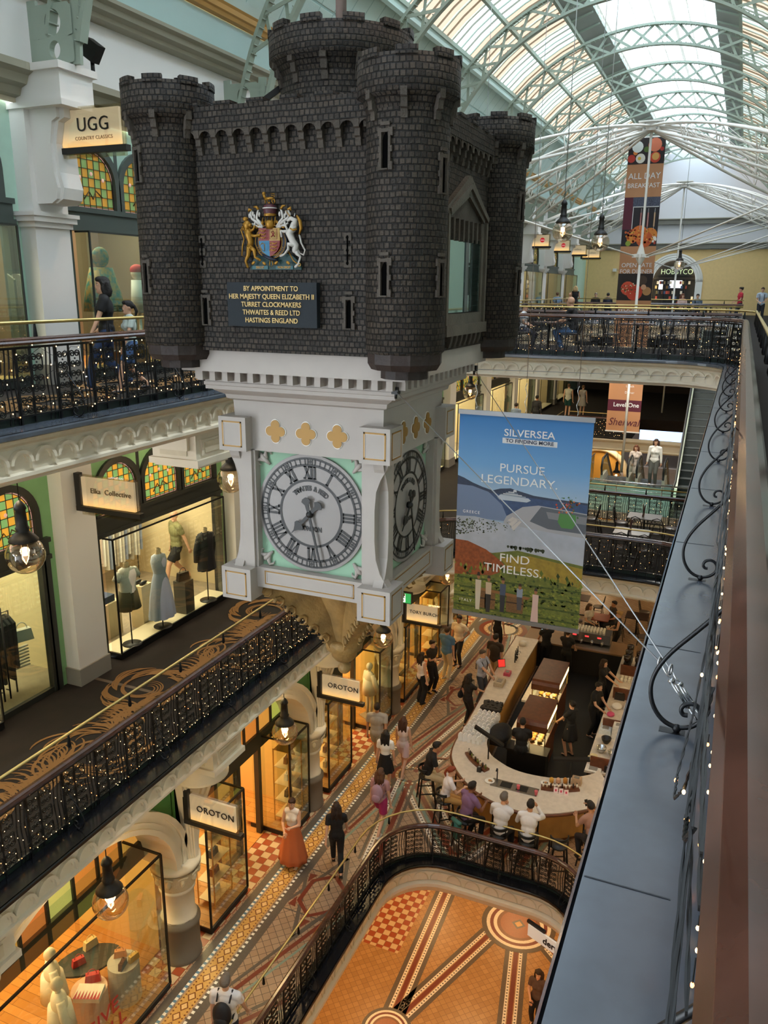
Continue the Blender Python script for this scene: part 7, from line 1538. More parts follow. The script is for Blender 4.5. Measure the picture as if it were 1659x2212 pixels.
for i, (x, y, ln) in enumerate(((-3.8, 19.4, 1.35), (-3.95, 21.75, 1.5))):
    t = thing('pastry_case', ('wooden-topped glass pastry case nearer the curved bar', 'wooden-topped glass pastry case farther back beside the counter')[i], 'display case', (x, y, 0)); w = .36; l = ln/2
    b = B(); b.box(-w, w, -l, l, 0, .88, WOOD); b.box(-w-.3, -w, -l, l, .8, .86, MARB); b.obj('base', t)
    b = B(); pr = [(-w-.03, 1.28), (w+.03, 1.28), (w+.03, 1.5), (w-.02, 1.56), (-w+.02, 1.56), (-w-.03, 1.5)]; sp_ = [(-l-.04, 1.28), (l+.04, 1.28), (l+.04, 1.56), (-l+.08, 1.56), (-l+.0, 1.53), (-l-.04, 1.45)]; b.prism(sp_, (-w-.03, 0, 0), (0, 1, 0), (0, 0, 1), (2*w+.06, 0, 0), WOOD); b.obj('wooden_hood', t)
    b = B()
    for a, c in ((-w, -l), (w, -l), (w, l), (-w, l)): b.beam((a, c, .88), (a, c, 1.28), .025, .025, BRASS)
    b.obj('frame', t); b = B(); b.box(-w+.01, w-.01, -l+.01, l-.01, .9, 1.27, CLEAR); b.obj('glass', t)
    b = B(); b.box(-w+.04, w-.04, -l+.04, l-.04, 1.255, 1.27, M('ffd69a', .5, emit=5)); b.box(w+.031, w+.036, -l+.1, l-.1, 1.36, 1.48, M('ffdc9a', .5, emit=3)); b.obj('lamp_panel', t)
    for k in range(12):
        b = B(); c = (-.2+.2*(k % 3), -l+.18+.16*(k//3) if i == 0 else -l+.18+.3*(k//3), .93); b.ball((0, 0, 0), .07, M(('d9a040', 'c98a3a', 'e8c88a')[k % 3], .6), 10, 6, sc=(1, 1.2, .6)); b.ball((.03, .03, .03), .045, M('e0b060', .6), 8, 5, sc=(1, 1, .6))
        o = b.obj('pastry'); o.location = (x+c[0], y+c[1], c[2]+.01); tag(o, 'golden pastry under the lamp in the %s glass case' % ('nearer', 'farther')[i], 'pastry', 'pastries in the %s case' % ('nearer', 'farther')[i])
# coffee machine
t = thing('coffee_machine', 'wide chrome espresso machine with cups stacked on top and red displays', 'coffee machine', (-3.5, 25.5, .93)); b = B(); b.box(-.75, .75, -.25, .3, .18, .5, STEEL); b.box(-.75, .75, -.3, .3, 0, .1, STEEL); b.box(-.72, .72, .0, .25, .1, .2, BLACK)
b.obj('body', t)
for x in (-.5, -.17, .17, .5): b = B(); b.cyl((x, -.27, .15), (x, -.27, .24), .045, STEEL); b.cyl((x, -.27, .17), (x, -.45, .16), .014, BLACK); b.obj('group_head', t)
b = B()
for x in (-.4, 0, .4): b.box(x-.06, x+.06, -.256, -.25, .36, .4, M('e02a2a', .4, emit=3))
b.obj('display', t)
def cup_m(c, r=.04, h=.09): b = B(); b.lathe([(r*.75, 0), (r, h), (r*.93, h), (r*.7, .01), (0, .01)], (0, 0, 0), M(c, .4), 10); return b.mesh('cup')
def many(name, me, pts, label, cat, group, rot=None):
    for i, p in enumerate(pts):
        o = bpy.data.objects.new(name, me); COL.objects.link(o); o.location = p; o.rotation_euler = (0, 0, R.uniform(0, 6) if rot is None else rot); tag(o, label, cat, group)
CUP = cup_m('e8e2d4'); many('cup', CUP, [(-4.1+.1*(i % 12), 25.4+.12*(i//12), 1.43) for i in range(36)], 'cream cup standing upside on top of the espresso machine', 'cup', 'cups on the espresso machine')
many('cup', CUP, [(-2.1+.11*(i % 6), 23.2+.12*(i//6), .93) for i in range(18)], 'cream cup on the right-hand service counter', 'cup', 'cups on the service counter')
b = B(); b.prism([(-.06, 0), (.06, 0), (.065, .15), (.05, .2), (0, .24), (-.05, .2), (-.065, .15)], (0, -.02, 0), (1, 0, 0), (0, 0, 1), (0, .04, 0), M('f4f6f8', .35)); BAG = b.mesh('bag')
many('coffee_bag', BAG, [(-5.45+.12*(i % 5)+.03*(i//5 % 2)+.003*i, 17.9+.17*(i//5), 1.05) for i in range(45)], 'silver-white pouch standing in rows on the left of the bar', 'pouch', 'silver pouches in rows on the bar', .5)
b = B(); b.box(-.08, .08, -.05, .05, 0, .12, M('17171a', .6)); BX = b.mesh('box'); many('packet', BX, [(-5.35+.13*(i % 4), 19.6+.13*(i//4), 1.05) for i in range(16)], 'black packet in the wooden tray behind the silver pouches', 'packet', 'black packets on the bar')
b = B(); b.cyl((0, 0, 0), (0, 0, .16), .035, M('efe9dd', .4), n=10); b.cyl((0, 0, .16), (0, 0, .2), .014, M('e8e0d0', .4), n=8); SYR = b.mesh('bottle')
many('syrup_bottle', SYR, [(-4.1+.1*(i % 4), 18.45-.1*(i//4), .93) for i in range(8)], 'cream squeeze bottle in front of the nearer pastry case', 'bottle', 'squeeze bottles by the nearer pastry case')
t = thing('work_bench', 'black work bench in front of the barista inside the curved bar', 'bench', (-3.85, 18.45, 0)); b = B(); b.box(-.45, .55, -.2, .2, 0, .88, BLACK); b.obj('cabinet', t); b = B(); b.box(-.48, .58, -.22, .22, .88, .925, M('1c1c1e', .3)); b.obj('bench_top', t)
for i, (x, y, w_, d_, h_, c, lb) in enumerate(((-1.75, 19.9, .16, .14, .38, 'e4e2dc', 'white upright appliance on the service counter'), (-2.1, 20.1, .16, .2, .12, 'dfe8ec', 'white wire dish rack on the service counter'), (-1.55, 20.5, .12, .18, .3, 'c9ccce', 'steel appliance near the slab edge on the service counter'), (-2.1, 18.1, .2, .16, .06, 'f0ede6', 'white tray of napkins at the near end of the service counter'), (-1.75, 18.2, .1, .08, .16, '1c1c1e', 'black box beside the napkin tray'), (-2.0, 22.1, .14, .12, .2, '2a2624', 'dark canister under the partition'), (-1.6, 21.6, .22, .12, .1, 'e8e4da', 'white shallow crate by the service counter partition'), (-4.6, 16.75, .05, .05, .12, '23201e', 'black cup beside the left bar tray'), (-2.35, 17.2, .12, .08, .16, 'c9a98a', 'tan napkin box on the right of the bar'), (-5.35, 21.3, .14, .2, .12, 'b8a890', 'pile of wrapped pastries on the far left counter'), (-5.3, 22.0, .1, .12, .1, 'c8506a', 'pink wrapped parcel on the far left counter'), (-5.05, 18.0, .14, .11, .09, 'eceae4', 'white plastic tub behind the silver pouches'), (-4.95, 18.35, .14, .11, .09, 'eceae4', 'second white plastic tub by the covered machine'))):
    b = B(); b.prism([(-w_, 0), (w_, 0), (w_*.94, h_*.9), (w_*.86, h_), (-w_*.86, h_), (-w_*.94, h_*.9)], (0, -d_, 0), (1, 0, 0), (0, 0, 1), (0, 2*d_, 0), M(c, .4, var=.2, vscale=20)); b.box(-w_*.5, w_*.5, -d_*.5, d_*.5, h_, h_+.012, M('8a8680', .5)); o = b.obj('kitchen_container'); o.location = (x, y, .93 if x > -4 and i < 7 else 1.05); tag(o, lb, 'container')
# bar-top trays
def tray(c, ang, label, cols, n, L=.9):
    t = thing('display_tray', label, 'tray', c, ang); b = B(); A = [(-L/2+L*i/10, .06*((i-5)/5)**2) for i in range(11)]; C = [(x*.93, y+.17) for x, y in A]; slabpoly(b, A, C, 0, .05, WOOD); b.obj('tray', t)
    for i in range(n):
        k = B(); k.cyl((0, 0, 0), (0, 0, .09), .022, M(cols[i % len(cols)], .3), n=8); k.cyl((0, 0, .09), (0, 0, .12), .01, BLACK, n=6); o = k.obj('small_bottle'); u = -L*.43+L*.86*i/(n-1); q = Vector((u, .09+.06*(u/L*2)**2, .052)); q = Matrix.Rotation(ang, 3, 'Z')@q+Vector(c); o.location = q; tag(o, 'small bottle in the '+label, 'bottle', 'bottles in the '+label)
tray((-4.85, 17.0, 1.05), -.72, 'curved wooden tray near the purple t-shirt', ('ddd4c0', '2a2420', '6a7a3a'), 9); tray((-2.62, 16.7, 1.05), .35, 'curved wooden tray at the right end of the bar', ('efe9dc', 'e8e0d0', '3a2420'), 10)
for i in range(3): b = B(); b.box(-.05, .05, -.004, .004, 0, .13, M('f2d8d8', .5)); b.box(-.02, .02, -.006, -.004, .04, .09, M('d03a5a', .5)); o = b.obj('menu_card'); o.location = (-2.72+.12*i, 16.63, 1.05); o.rotation_euler = (-.3, 0, .3); tag(o, 'small pink card with a red mark on the right bar tray', 'card', 'pink cards on the bar')
t = thing('bar_sink', 'steel drip tray and sink set in the middle of the bar', 'sink', (-3.6, 16.45, 1.05)); b = B(); b.box(-.6, .5, -.16, .16, 0, .012, STEEL); b.obj('tray', t)
for x in (-.38, .0): b = B(); b.box(x, x+.26, -.1, .12, .012, .016, M('3a3c3e', .3, metal=.6)); b.obj('basin', t)
b = B(); b.tube([(-.5, .1, 0), (-.5, .1, .32), (-.5, .04, .36), (-.5, -.02, .32)], .014, 8, BLACK); b.obj('tap', t)
for x, y, lb in ((-3.55, 16.4, 'left'), (-3.12, 16.35, 'right')): b = B(); b.lathe([(.03, 0), (.042, .1), (.036, .1), (.0, .02)], (0, 0, 0), M('d0606a', .4), 12); o = b.obj('tumbler'); o.location = (x, y, 1.07); tag(o, 'pink tumbler on the %s side of the bar sink' % lb, 'tumbler')
for x, y, tilt, lb in ((-4.55, 17.35, .55, 'left'), (-2.5, 17.15, -.12, 'right')):
    t = thing('bar_lamp', 'long black bar lamp on a post at the %s of the curved bar' % lb, 'lamp', (x, y, 1.05), .2); b = B(); b.cyl((0, 0, 0), (0, 0, .62), .018, BLACK); b.obj('post', t); b = B(); b.box(-.42, .42, -.06, .06, -.03, .03, BLACK, rot=Matrix.Rotation(tilt, 3, 'Y'), org=(0, 0, .64)); b.obj('head', t)
for x, y, lb in ((-4.25, 16.45, 'in front of the purple t-shirt'), (-3.02, 16.9, 'left of the right-hand tray')): b = B(); b.lathe([(0, 0), (.07, .004), (.12, .02), (.118, .024), (.06, .01), (0, .01)], (0, 0, 0), M('f0ece4', .3), 20); b.ball((.01, 0, .03), .05, M('b98a5a', .6), 8, 6, sc=(1, .7, .4)); o = b.obj('plate_of_food'); o.location = (x, y, 1.05); tag(o, 'white plate with food on the bar '+lb, 'plate')
for i, (x, y, c) in enumerate(((-2.9, 17.0, 'd9a03a'), (-2.75, 17.05, 'e0b090'), (-2.6, 17.12, 'c98a3a'))): b = B(); b.lathe([(.0, 0), (.05, 0), (.055, .1), (.03, .13), (.0, .13)], (0, 0, 0), M(c, .3), 12); o = b.obj('jar'); o.location = (x, y, 1.05); tag(o, 'amber jar behind the right-hand bar tray', 'jar', 'amber jars on the bar')
# equipment on the service counter
for i, (x, y, k, lb) in enumerate(((-2.05, 19.0, 'm', 'round steel mixing bowl nearest the bar lamp'), (-1.75, 18.9, 'm', 'round steel mixing bowl beside the black grinder'), (-2.0, 19.5, 'b', 'black ring-shaped machine on the service counter'), (-1.4, 18.7, 'm', 'round steel bowl under the slab edge'))):
    b = B(); b.lathe([(.06, 0), (.11, .08), (.13, .16), (.12, .16), (.08, .05), (0, .03)], (0, 0, 0), STEEL if k == 'm' else BLACK, 18); o = b.obj('mixing_bowl'); o.location = (x, y, .93); tag(o, lb, 'bowl')
t = thing('water_jug', 'clear plastic jug of pale liquid on the service counter', 'jug', (-2.15, 18.4, .93)); b = B(); b.lathe([(0, 0), (.075, 0), (.09, .24), (.084, .24), (.07, .01)], (0, 0, 0), M('d9c89a', .2), 16); b.obj('body', t); b = B(); b.tube([(-.08, 0, .06), (-.13, 0, .08), (-.13, 0, .2), (-.085, 0, .21)], .01, 6, M('d9c89a', .2)); b.obj('handle', t)
for i in range(5):
    t = thing('coffee_grinder', 'tall dark coffee grinder with a bean hopper', 'grinder', (-2.05+.33*(i % 2), 23.9+.4*(i//2)*1.0, .93), 0, 'row of coffee grinders'); b = B(); b.box(-.09, .09, -.12, .12, 0, .32, BLACK); b.obj('body', t); b = B(); b.lathe([(.03, .32), (.1, .42), (.11, .56), (.0, .56)], (0, 0, 0), M('2a201a', .2), 12); b.obj('hopper', t)
for x, y, z, c, s, lb in ((-2.1, 21.0, .93, 'd0507a', .09, 'pink cloth lying on the service counter'), (-2.0, 21.5, .93, 'e8e4dc', .12, 'white plastic tub on the service counter'), (-1.95, 22.5, .93, 'e4ddd0', .14, 'white paper bag leaning on the partition')): b = B(); b.ball((0, 0, s*.5), s, M(c, .7, bump=.5), 12, 8, sc=(1.2, 1.4, .6)); o = b.obj('cloth' if 'cloth' in lb else 'container'); o.location = (x, y, z); tag(o, lb, 'kitchen item')
t = thing('till_screen', 'small lit till screen on a stand beside the coffee machine', 'screen', (-4.9, 25.3, .93), .3); b = B(); b.cyl((0, 0, 0), (0, 0, .2), .02, BLACK); b.obj('stand', t); b = B(); b.box(-.13, .13, -.01, .01, .18, .38, BLACK); b.obj('case', t); b = B(); b.box(-.11, .11, -.014, -.011, .2, .36, M('cfe6f2', .4, emit=2)); b.obj('screen', t)
t = thing('tablet_stand', 'red tablet on a stand at the left corner of the cafe counter', 'tablet', (-5.55, 22.3, 1.05), .6); b = B(); b.box(-.12, .12, -.01, .01, .05, .3, BLACK, rot=Matrix.Rotation(-.4, 3, 'X')); b.obj('case', t); b = B(); b.box(-.105, .105, -.014, -.011, .065, .285, M('d8302a', .4, emit=.8), rot=Matrix.Rotation(-.4, 3, 'X')); b.obj('screen', t)
for i in range(3): t = thing('beer_tap', 'black tap in the row on the far left counter', 'tap', (-5.3, 22.9+.16*i, 1.05), 0, 'row of black taps'); b = B(); b.cyl((0, 0, 0), (0, 0, .3), .02, BLACK); b.obj('column', t); b = B(); b.cyl((0, 0, .3), (.0, .0, .42), .012, BLACK); b.tube([(0, 0, .25), (.08, 0, .25), (.09, 0, .2)], .01, 6, STEEL); b.obj('handle', t)
t = thing('dish_stack', 'pile of white plates at the end of the far left counter', 'plates', (-5.4, 24.3, 1.05)); b = B(); b.lathe([(0, 0), (.12, 0), (.13, .1), (0, .1)], (0, 0, 0), M('e8e4da', .4), 16); b.obj('plates', t)
t = thing('equipment_cover', 'bulky black cloth-covered machine behind the silver pouches', 'covered machine', (-4.62, 18.6, 1.0)); b = B(); b.box(-.2, .3, -.35, .35, -.1, .05, BLACK); b.obj('base', t); b = B(); b.ball((.05, 0, .1), .34, M('15151a', .8, bump=.5, bscale=8), 18, 12, sc=(.85, 1.25, .55)); b.obj('cover', t)
# bar stools
def stool():
    t = thing('bar_stool', 'black bar stool', 'stool'); b = B(); b.lathe([(0, .72), (.19, .72), (.2, .74), (.19, .765), (0, .76)], (0, 0, 0), M('1a1a1c', .45), 20); b.obj('seat', t)
    for sx in (-1, 1):
        for sy in (-1, 1): b = B(); b.beam((sx*.14, sy*.14, .73), (sx*.21, sy*.21, 0), .03, .03, BLACK); b.obj('leg', t)
    b = B(); 
    for a, c in (((-.18, .18, .3), (.18, .18, .3)), ((-.19, -.19, .22), (.19, -.19, .22)), ((-.18, -.18, .34), (-.18, .18, .34)), ((.18, -.18, .34), (.18, .18, .34))): b.beam(a, c, .022, .022, BLACK)
    b.obj('foot_rail', t)
    b = B(); b.tube([(.19*cos(a), .19*sin(a)-.02, .95) for a in [PI+PI*i/10 for i in range(11)]], .018, 6, BLACK); b.tube([(.19*cos(a), .19*sin(a)-.02, .99) for a in [PI+PI*i/10 for i in range(11)]], .018, 6, BLACK)
    for a in (PI*1.12, PI*1.88): b.cyl((.19*cos(a), .19*sin(a)-.02, .74), (.19*cos(a), .19*sin(a)-.02, .97), .013, BLACK)
    b.obj('backrest', t); return t
st0 = stool(); SLB = ['under the man in the black t-shirt, leftmost', 'under the red-haired woman', 'under the man in the purple t-shirt', 'under the grey-haired man in white', 'under the dark-haired man in white', 'standing empty, second from the right end of the bar', 'at the right end of the bar beside the slab edge']
for i, (p, h) in enumerate(zip(SEATS, SEATH)):
    if i == 0: o = st0; o.location = (*p, 0); o.rotation_euler = (0, 0, h-PI/2); o['label'] = 'black bar stool '+SLB[0]; o['group'] = 'bar stools at the curved bar'
    else: dup(st0, (*p, 0), h-PI/2, 'black bar stool '+SLB[i])
t = thing('roll_top_backpack', 'teal roll-top backpack hanging on the bar stool of the man in purple', 'backpack', (-4.58, 14.98, .42), D(58)-PI/2); b = B(); b.ball((0, 0, .2), .2, M('3f7a72', .7, bump=.4, bscale=12), 14, 10, sc=(.85, .5, 1.15)); b.obj('body', t); b = B(); b.cyl((-.14, -.0, .42), (.14, 0, .42), .05, M('3a716a', .7)); b.obj('rolled_top', t); b = B(); b.box(-.02, .02, -.115, -.1, .05, .45, BLACK); b.obj('strap', t)
# tables and chairs
def cafe_table(x, y, z, label, c='8a8784', w=.35, d=.35, h=.74, rz=0, group=None):
    t = thing('cafe_table', label, 'table', (x, y, z), rz, group); b = B(); b.box(-w, w, -d, d, h-.03, h, M(c, .3)); b.obj('tabletop', t); b = B(); b.cyl((0, 0, .02), (0, 0, h-.03), .03, BLACK); b.box(-.25, .25, -.03, .03, 0, .03, BLACK); b.box(-.03, .03, -.25, .25, 0, .03, BLACK); b.obj('pedestal', t); return t
def bent_chair():
    t = thing('bentwood_chair', 'dark bentwood chair', 'chair'); c = M('1d1512', .35)
    b = B(); b.lathe([(0, .44), (.19, .44), (.205, .455), (.19, .475), (0, .465)], (0, 0, 0), M('5a4f48', .3), 20); b.obj('seat', t)
    for sx in (-1, 1):
        for sy in (-1, 1): b = B(); b.tube([(sx*.14, sy*.14, .45), (sx*.17, sy*.17, .2), (sx*.2, sy*.2, 0)], .014, 6, c); b.obj('leg', t)
    b = B(); b.tube([(-.17, -.14, .45), (-.18, -.2, .7), (-.12, -.23, .88), (0, -.24, .93), (.12, -.23, .88), (.18, -.2, .7), (.17, -.14, .45)], .014, 6, c); b.tube([(-.09, -.16, .46), (-.09, -.21, .7), (0, -.225, .82), (.09, -.21, .7), (.09, -.16, .46)], .011, 6, c); b.obj('backrest', t)
    b = B(); b.tube([(.15*cos(a), .15*sin(a), .24) for a in [2*PI*i/16 for i in range(16)]], .01, 5, c, closed=True); b.obj('ring_stretcher', t); return t
bc = bent_chair(); bf = [True]
def chair(x, y, z, rz, label, group):
    if bf[0]: bf[0] = False; bc.location = (x, y, z); bc.rotation_euler = (0, 0, rz); bc['label'] = label; bc['group'] = group
    else: dup(bc, (x, y, z), rz, label, group)
for i, (x, y) in enumerate(((-1.6, 23.3), (-1.75, 21.6), (-3.85, 23.4), (-6.1, 23.4))):
    nm = ('back right middle bridge table', 'front right middle bridge table', 'table beside the banner edge', 'left middle bridge table')[i]
    cafe_table(x-.3, y, L1, 'grey stone cafe table, the '+nm, '6f6c6a', .45, .33)
    for k, (dx, dy, r) in enumerate(((-.95, .1, -PI/2), (.45, .05, PI/2), (-.5, -.62, 0.1), (.1, -.6, 0))):
        if i == 3 and k > 1: continue
        chair(x+dx, y+dy, L1, r, 'dark bentwood chair on the %s of the %s' % (('far left', 'far right', 'near left', 'near right')[k], nm), 'bentwood chairs on the middle bridge')
    t = thing('menu_board', 'tall maroon menu standing on the '+nm, 'menu', (x-.35, y+.05, L1+.74)); b = B(); b.box(-.02, .0, -.12, .12, 0, .34, M('4a2030', .5), rot=Matrix.Rotation(.15, 3, 'Y')); b.obj('cover', t); b = B(); b.box(.02, .03, -.12, .12, 0, .34, M('8a6a50', .5), rot=Matrix.Rotation(-.15, 3, 'Y')); b.obj('page', t)
for i, (x, y) in enumerate(((-4.6, 21.6), (-2.4, 21.8), (-1.0, 22.0))):
    nm = ('between the bald man and the child', 'right of the bald man on the top bridge', 'at the right end of the top bridge')[i]; cafe_table(x, y, L2, 'dark cafe table '+nm, '5a4038', .4, .35)
    for k, (dx, r) in enumerate(((-.65, -PI/2), (.65, PI/2))):
        chair(x+dx, y, L2, r, 'bentwood chair, %s of the table %s' % (('left', 'right')[k], nm), 'bentwood chairs on the top bridge')
b = B(); b.lathe([(.03, 0), (.035, .12), (.012, .18), (.012, .24), (0, .24)], (0, 0, 0), glass('d8ece8', .2), 10); o = b.obj('water_bottle'); o.location = (-4.85, 21.5, L2+.74); tag(o, 'clear water bottle on the table between the bald man and the child', 'bottle')
for i, (x, y, c) in enumerate(((-3.6, 28.5, '8a3f2c'), (-2.3, 29.2, '3a2a24'), (-1.2, 28.0, '3a2a24'), (-1.4, 30.4, '3a2a24'), (-4.6, 30.2, '3a2a24'))):
    lb = ('red-brown', 'second dark', 'right-hand dark', 'far right dark', 'far left dark')[i]+' ground floor table behind the cafe'; cafe_table(x, y, 0, lb, c, .4, .35)
    for dx, r in ((-.75, -PI/2), (.75, PI/2)): chair(x+dx, y, 0, r, 'dark chair %s of the %s' % (('left', 'right')[dx > 0], lb), 'chairs behind the cafe island')
t = thing('box_trolley', 'wooden stand stacked with brown trays left of the cafe tables', 'stand', (-5.3, 27.0, 0)); b = B(); b.box(-.35, .35, -.4, .4, 0, .9, WOOD); b.obj('cabinet', t)
for k in range(3): b = B(); b.box(-.3, .3, -.35, .35, .9+.1*k, .98+.1*k, M('9a6a42', .6)); b.obj('tray', t)
# ---------------- escalators ----------------
def escalator(x0, x1, y0, z0, y1, z1, label, side='c9c4b4', yel=False):
    t = thing('escalator', label, 'escalator', ((x0+x1)/2, y0, min(z0, z1))); cx = (x0+x1)/2; w = (x1-x0)/2; zb = min(z0, z1); L = y1-y0; n = int(abs(z1-z0)/.2); b = B(); st = M('4c5152', .5, metal=.1)
    def Y(i): return .5+(L-1)*i/n
    for i in range(n): ya, yb = Y(i), Y(i+1); za = z0-zb+(z1-z0)*(i+(1 if z1 > z0 else 0))/n; b.box(-w+.12, w-.12, ya, yb, za-.3, za-.005, st); b.box(-w+.12, w-.12, ya if z1 > z0 else yb-.02, (ya+.02) if z1 > z0 else yb, za-.02, za, STEEL)
    b.box(-w+.12, w-.12, -.6, .5, z0-zb-.1, z0-zb+.004, STEEL); b.box(-w+.12, w-.12, L-.5, L+.6, z1-zb-.1, z1-zb+.004, STEEL); b.obj('steps', t)
    for s in (-1, 1):
        b = B(); pts = [(-.5, z0-zb), (.5, z0-zb), (L-.5, z1-zb), (L+.5, z1-zb)]; x = s*(w-.06)
        b.raw([(x+o, y, z+h) for o in (-.05, .05) for y, z in pts for h in (-.45, .28)], [(2*i, 2*i+1, 2*i+3, 2*i+2) for i in range(3)]+[(8+2*i, 8+2*i+2, 8+2*i+3, 8+2*i+1) for i in range(3)]+[(2*i+1, 9+2*i, 11+2*i, 2*i+3) for i in range(3)]+[(2*i, 2*i+2, 10+2*i, 8+2*i) for i in range(3)]+[(0, 8, 9, 1), (6, 7, 15, 14)], M(side, .35, metal=.3)); b.obj('skirt_panel', t)
        b = B(); b.raw([(x, y, z+h) for y, z in pts for h in (.28, .9)], [(2*i, 2*i+1, 2*i+3, 2*i+2) for i in range(3)], GREENG); b.obj('glass_panel', t)
        b = B(); b.tube([(x, -.5, z0-zb+.3), (x, -.72, z0-zb+.6), (x, -.5, z0-zb+.92), (x, .5, z0-zb+.92), (x, L-.5, z1-zb+.92), (x, L+.5, z1-zb+.92), (x, L+.7, z1-zb+.6)], .04, 8, BLACK); b.tube([(x, -.5, z0-zb+.86), (x, .5, z0-zb+.86), (x, L-.5, z1-zb+.86), (x, L+.5, z1-zb+.86)], .03, 6, STEEL); b.obj('handrail', t)
        if yel and s > 0: b = B(); b.face([(x-.01, -.45, z0-zb+.3), (x-.01, .9, z0-zb+.1), (x-.01, .4, z0-zb+.88), (x-.01, -.3, z0-zb+.88)], M('d09a2a', .5)); b.obj('yellow_panel', t)
    return t
escalator(-1.45, -.4, 26.9, L1, 36.2, L2, 'grey stepped escalator climbing to the top level beside the near slab', 'd8d4c8'); escalator(-4.2, -3.15, 30.8, L1, 40.1, 0, 'escalator descending from the glass landing, left of two', yel=False); escalator(-2.95, -1.9, 30.8, L1, 40.1, 0, 'escalator descending from the glass landing, right of two with yellow side', yel=True)
b = B(); b.box(-4.5, -.3, 26.2, 31.0, L1-.2, L1-.005, M('7f9490', .25, metal=.2)); b.box(-4.5, -.3, 26.15, 26.2, L1-.22, L1+.02, STEEL); S('floor_glass_landing', b)
t = thing('glass_balustrade', 'glass balustrade with steel rail round the escalator landing', 'balustrade', (-4.5, 26.25, L1)); b = B(); b.face([(0, 0, 0), (4.2, 0, 0), (4.2, 0, .95), (0, 0, .95)], GREENG); b.face([(0, 0, 0), (0, 4.4, 0), (0, 4.4, .95), (0, 0, .95)], GREENG); b.obj('glass_panel', t); b = B(); b.tube([(4.2, 0, 1), (0, 0, 1), (0, 4.4, 1)], .025, 8, STEEL); b.tube([(4.2, 0, .75), (0, 0, .75)], .012, 6, STEEL); b.obj('rail', t)
for k in range(4): b = B(); b.cyl((k*1.4, 0, 0), (k*1.4, 0, 1), .018, STEEL); b.obj('post', t)
# ground level backdrop below the bridges
b = B(); b.box(-8.3, -5.1, 44, 44.2, 0, 4.7, M('c99a4a', .7)); S('wall_far_ground', b)
b = B(); b.tube([(-6.2-1.5*cos(PI*i/16), 43.9, 2.6+1.5*sin(PI*i/16)) for i in range(17)], .16, 8, CREAM); b.box(-7.9, -7.5, 43.7, 44, 0, 2.6, CREAM); b.box(-4.9, -4.5, 43.7, 44, 0, 2.6, CREAM); S('trim_far_ground_arch', b)
b = B(); b.box(-5.6, -2.4, 58, 58.1, 2.0, 3.4, M('a9c4f2', .4, emit=1.6)); S('window_far_ground', b)
area('added_landing_fill', (-1.6, 28.5, 10.0), .8, 120, (1, .9, .75)); area('added_landing_fill', (-3.2, 31, 10.0), .8, 90, (1, .9, .75))  # added lamps in mid-air that brighten the dark escalator and landing
for y in (33, 38, 43, 48): area('soffit_light', (-5.5, y, 4.6 if y > 40 else 10.0), .6, 45, (1, .74, .42))
# ---------------- shop contents ----------------
def form(x, y, z, label, topc, botc, kind='dress', hd=-.0, H=1.0, stand=True):
    t = thing('dress_form', label, 'mannequin', (x, y, z), hd); t.scale = (1.12,)*3; cr = M('c9b08a', .7); b = B()
    if stand: b.lathe([(0, 0), (.17, 0), (.17, .012), (0, .014)], (0, 0, 0), BLACK, 20); b.cyl((0, 0, 0), (0, 0, .95), .012, BLACK); b.obj('stand', t)
    def lz(prof, m, sy=.72, n=28, w=0):
        c = B(); vs = []; P = len(prof)
        for i in range(n):
            a = 2*PI*i/n
            for r, zz in prof: rr = r*(1+w*sin(a*9)*max(0, (1.0-zz))); vs.append((rr*cos(a), rr*sin(a)*sy, zz))
        c.raw(vs, [(i*P+j, ((i+1) % n)*P+j, ((i+1) % n)*P+j+1, i*P+j+1) for i in range(n) for j in range(P-1)], m, smooth=True); return c
    c = lz([(.03, 1.52), (.055, 1.5), (.05, 1.44), (.08, 1.4)], cr); c.obj('neck', t)
    tm, bm = M(topc, .8, bump=.2, bscale=20), M(botc, .8, bump=.2, bscale=20)
    if kind == 'dress': lz([(.06, 1.42), (.14, 1.38), (.165, 1.28), (.15, 1.18), (.12, 1.05)], tm).obj('bodice', t); lz([(.12, 1.06), (.17, .9), (.23, .6), (.27, .2)], bm, w=.12).obj('skirt', t)
    elif kind == 'tee':
        c = lz([(.07, 1.43), (.16, 1.39), (.18, 1.28), (.15, 1.1), (.155, .98)], tm)
        for s in (-1, 1): c.tube([(s*.15, 0, 1.36), (s*.23, .02, 1.22)], [.06, .065], 10, tm)
        c.obj('t_shirt', t); c = B()
        for s in (-1, 1): c.tube([(s*.06, 0, 1.0), (s*.1, 0, .66)], [.11, .13], 12, bm)
        c.obj('shorts', t)
    else:
        c = lz([(.07, 1.43), (.17, 1.39), (.185, 1.28), (.17, 1.1), (.2, .75), (.21, .66)], tm, w=.2)
        for s in (-1, 1): c.tube([(s*.16, 0, 1.37), (s*.23, .03, 1.1), (s*.22, .06, .85)], [.06, .055, .045], 10, tm)
        c.obj('shirt', t)
    return t
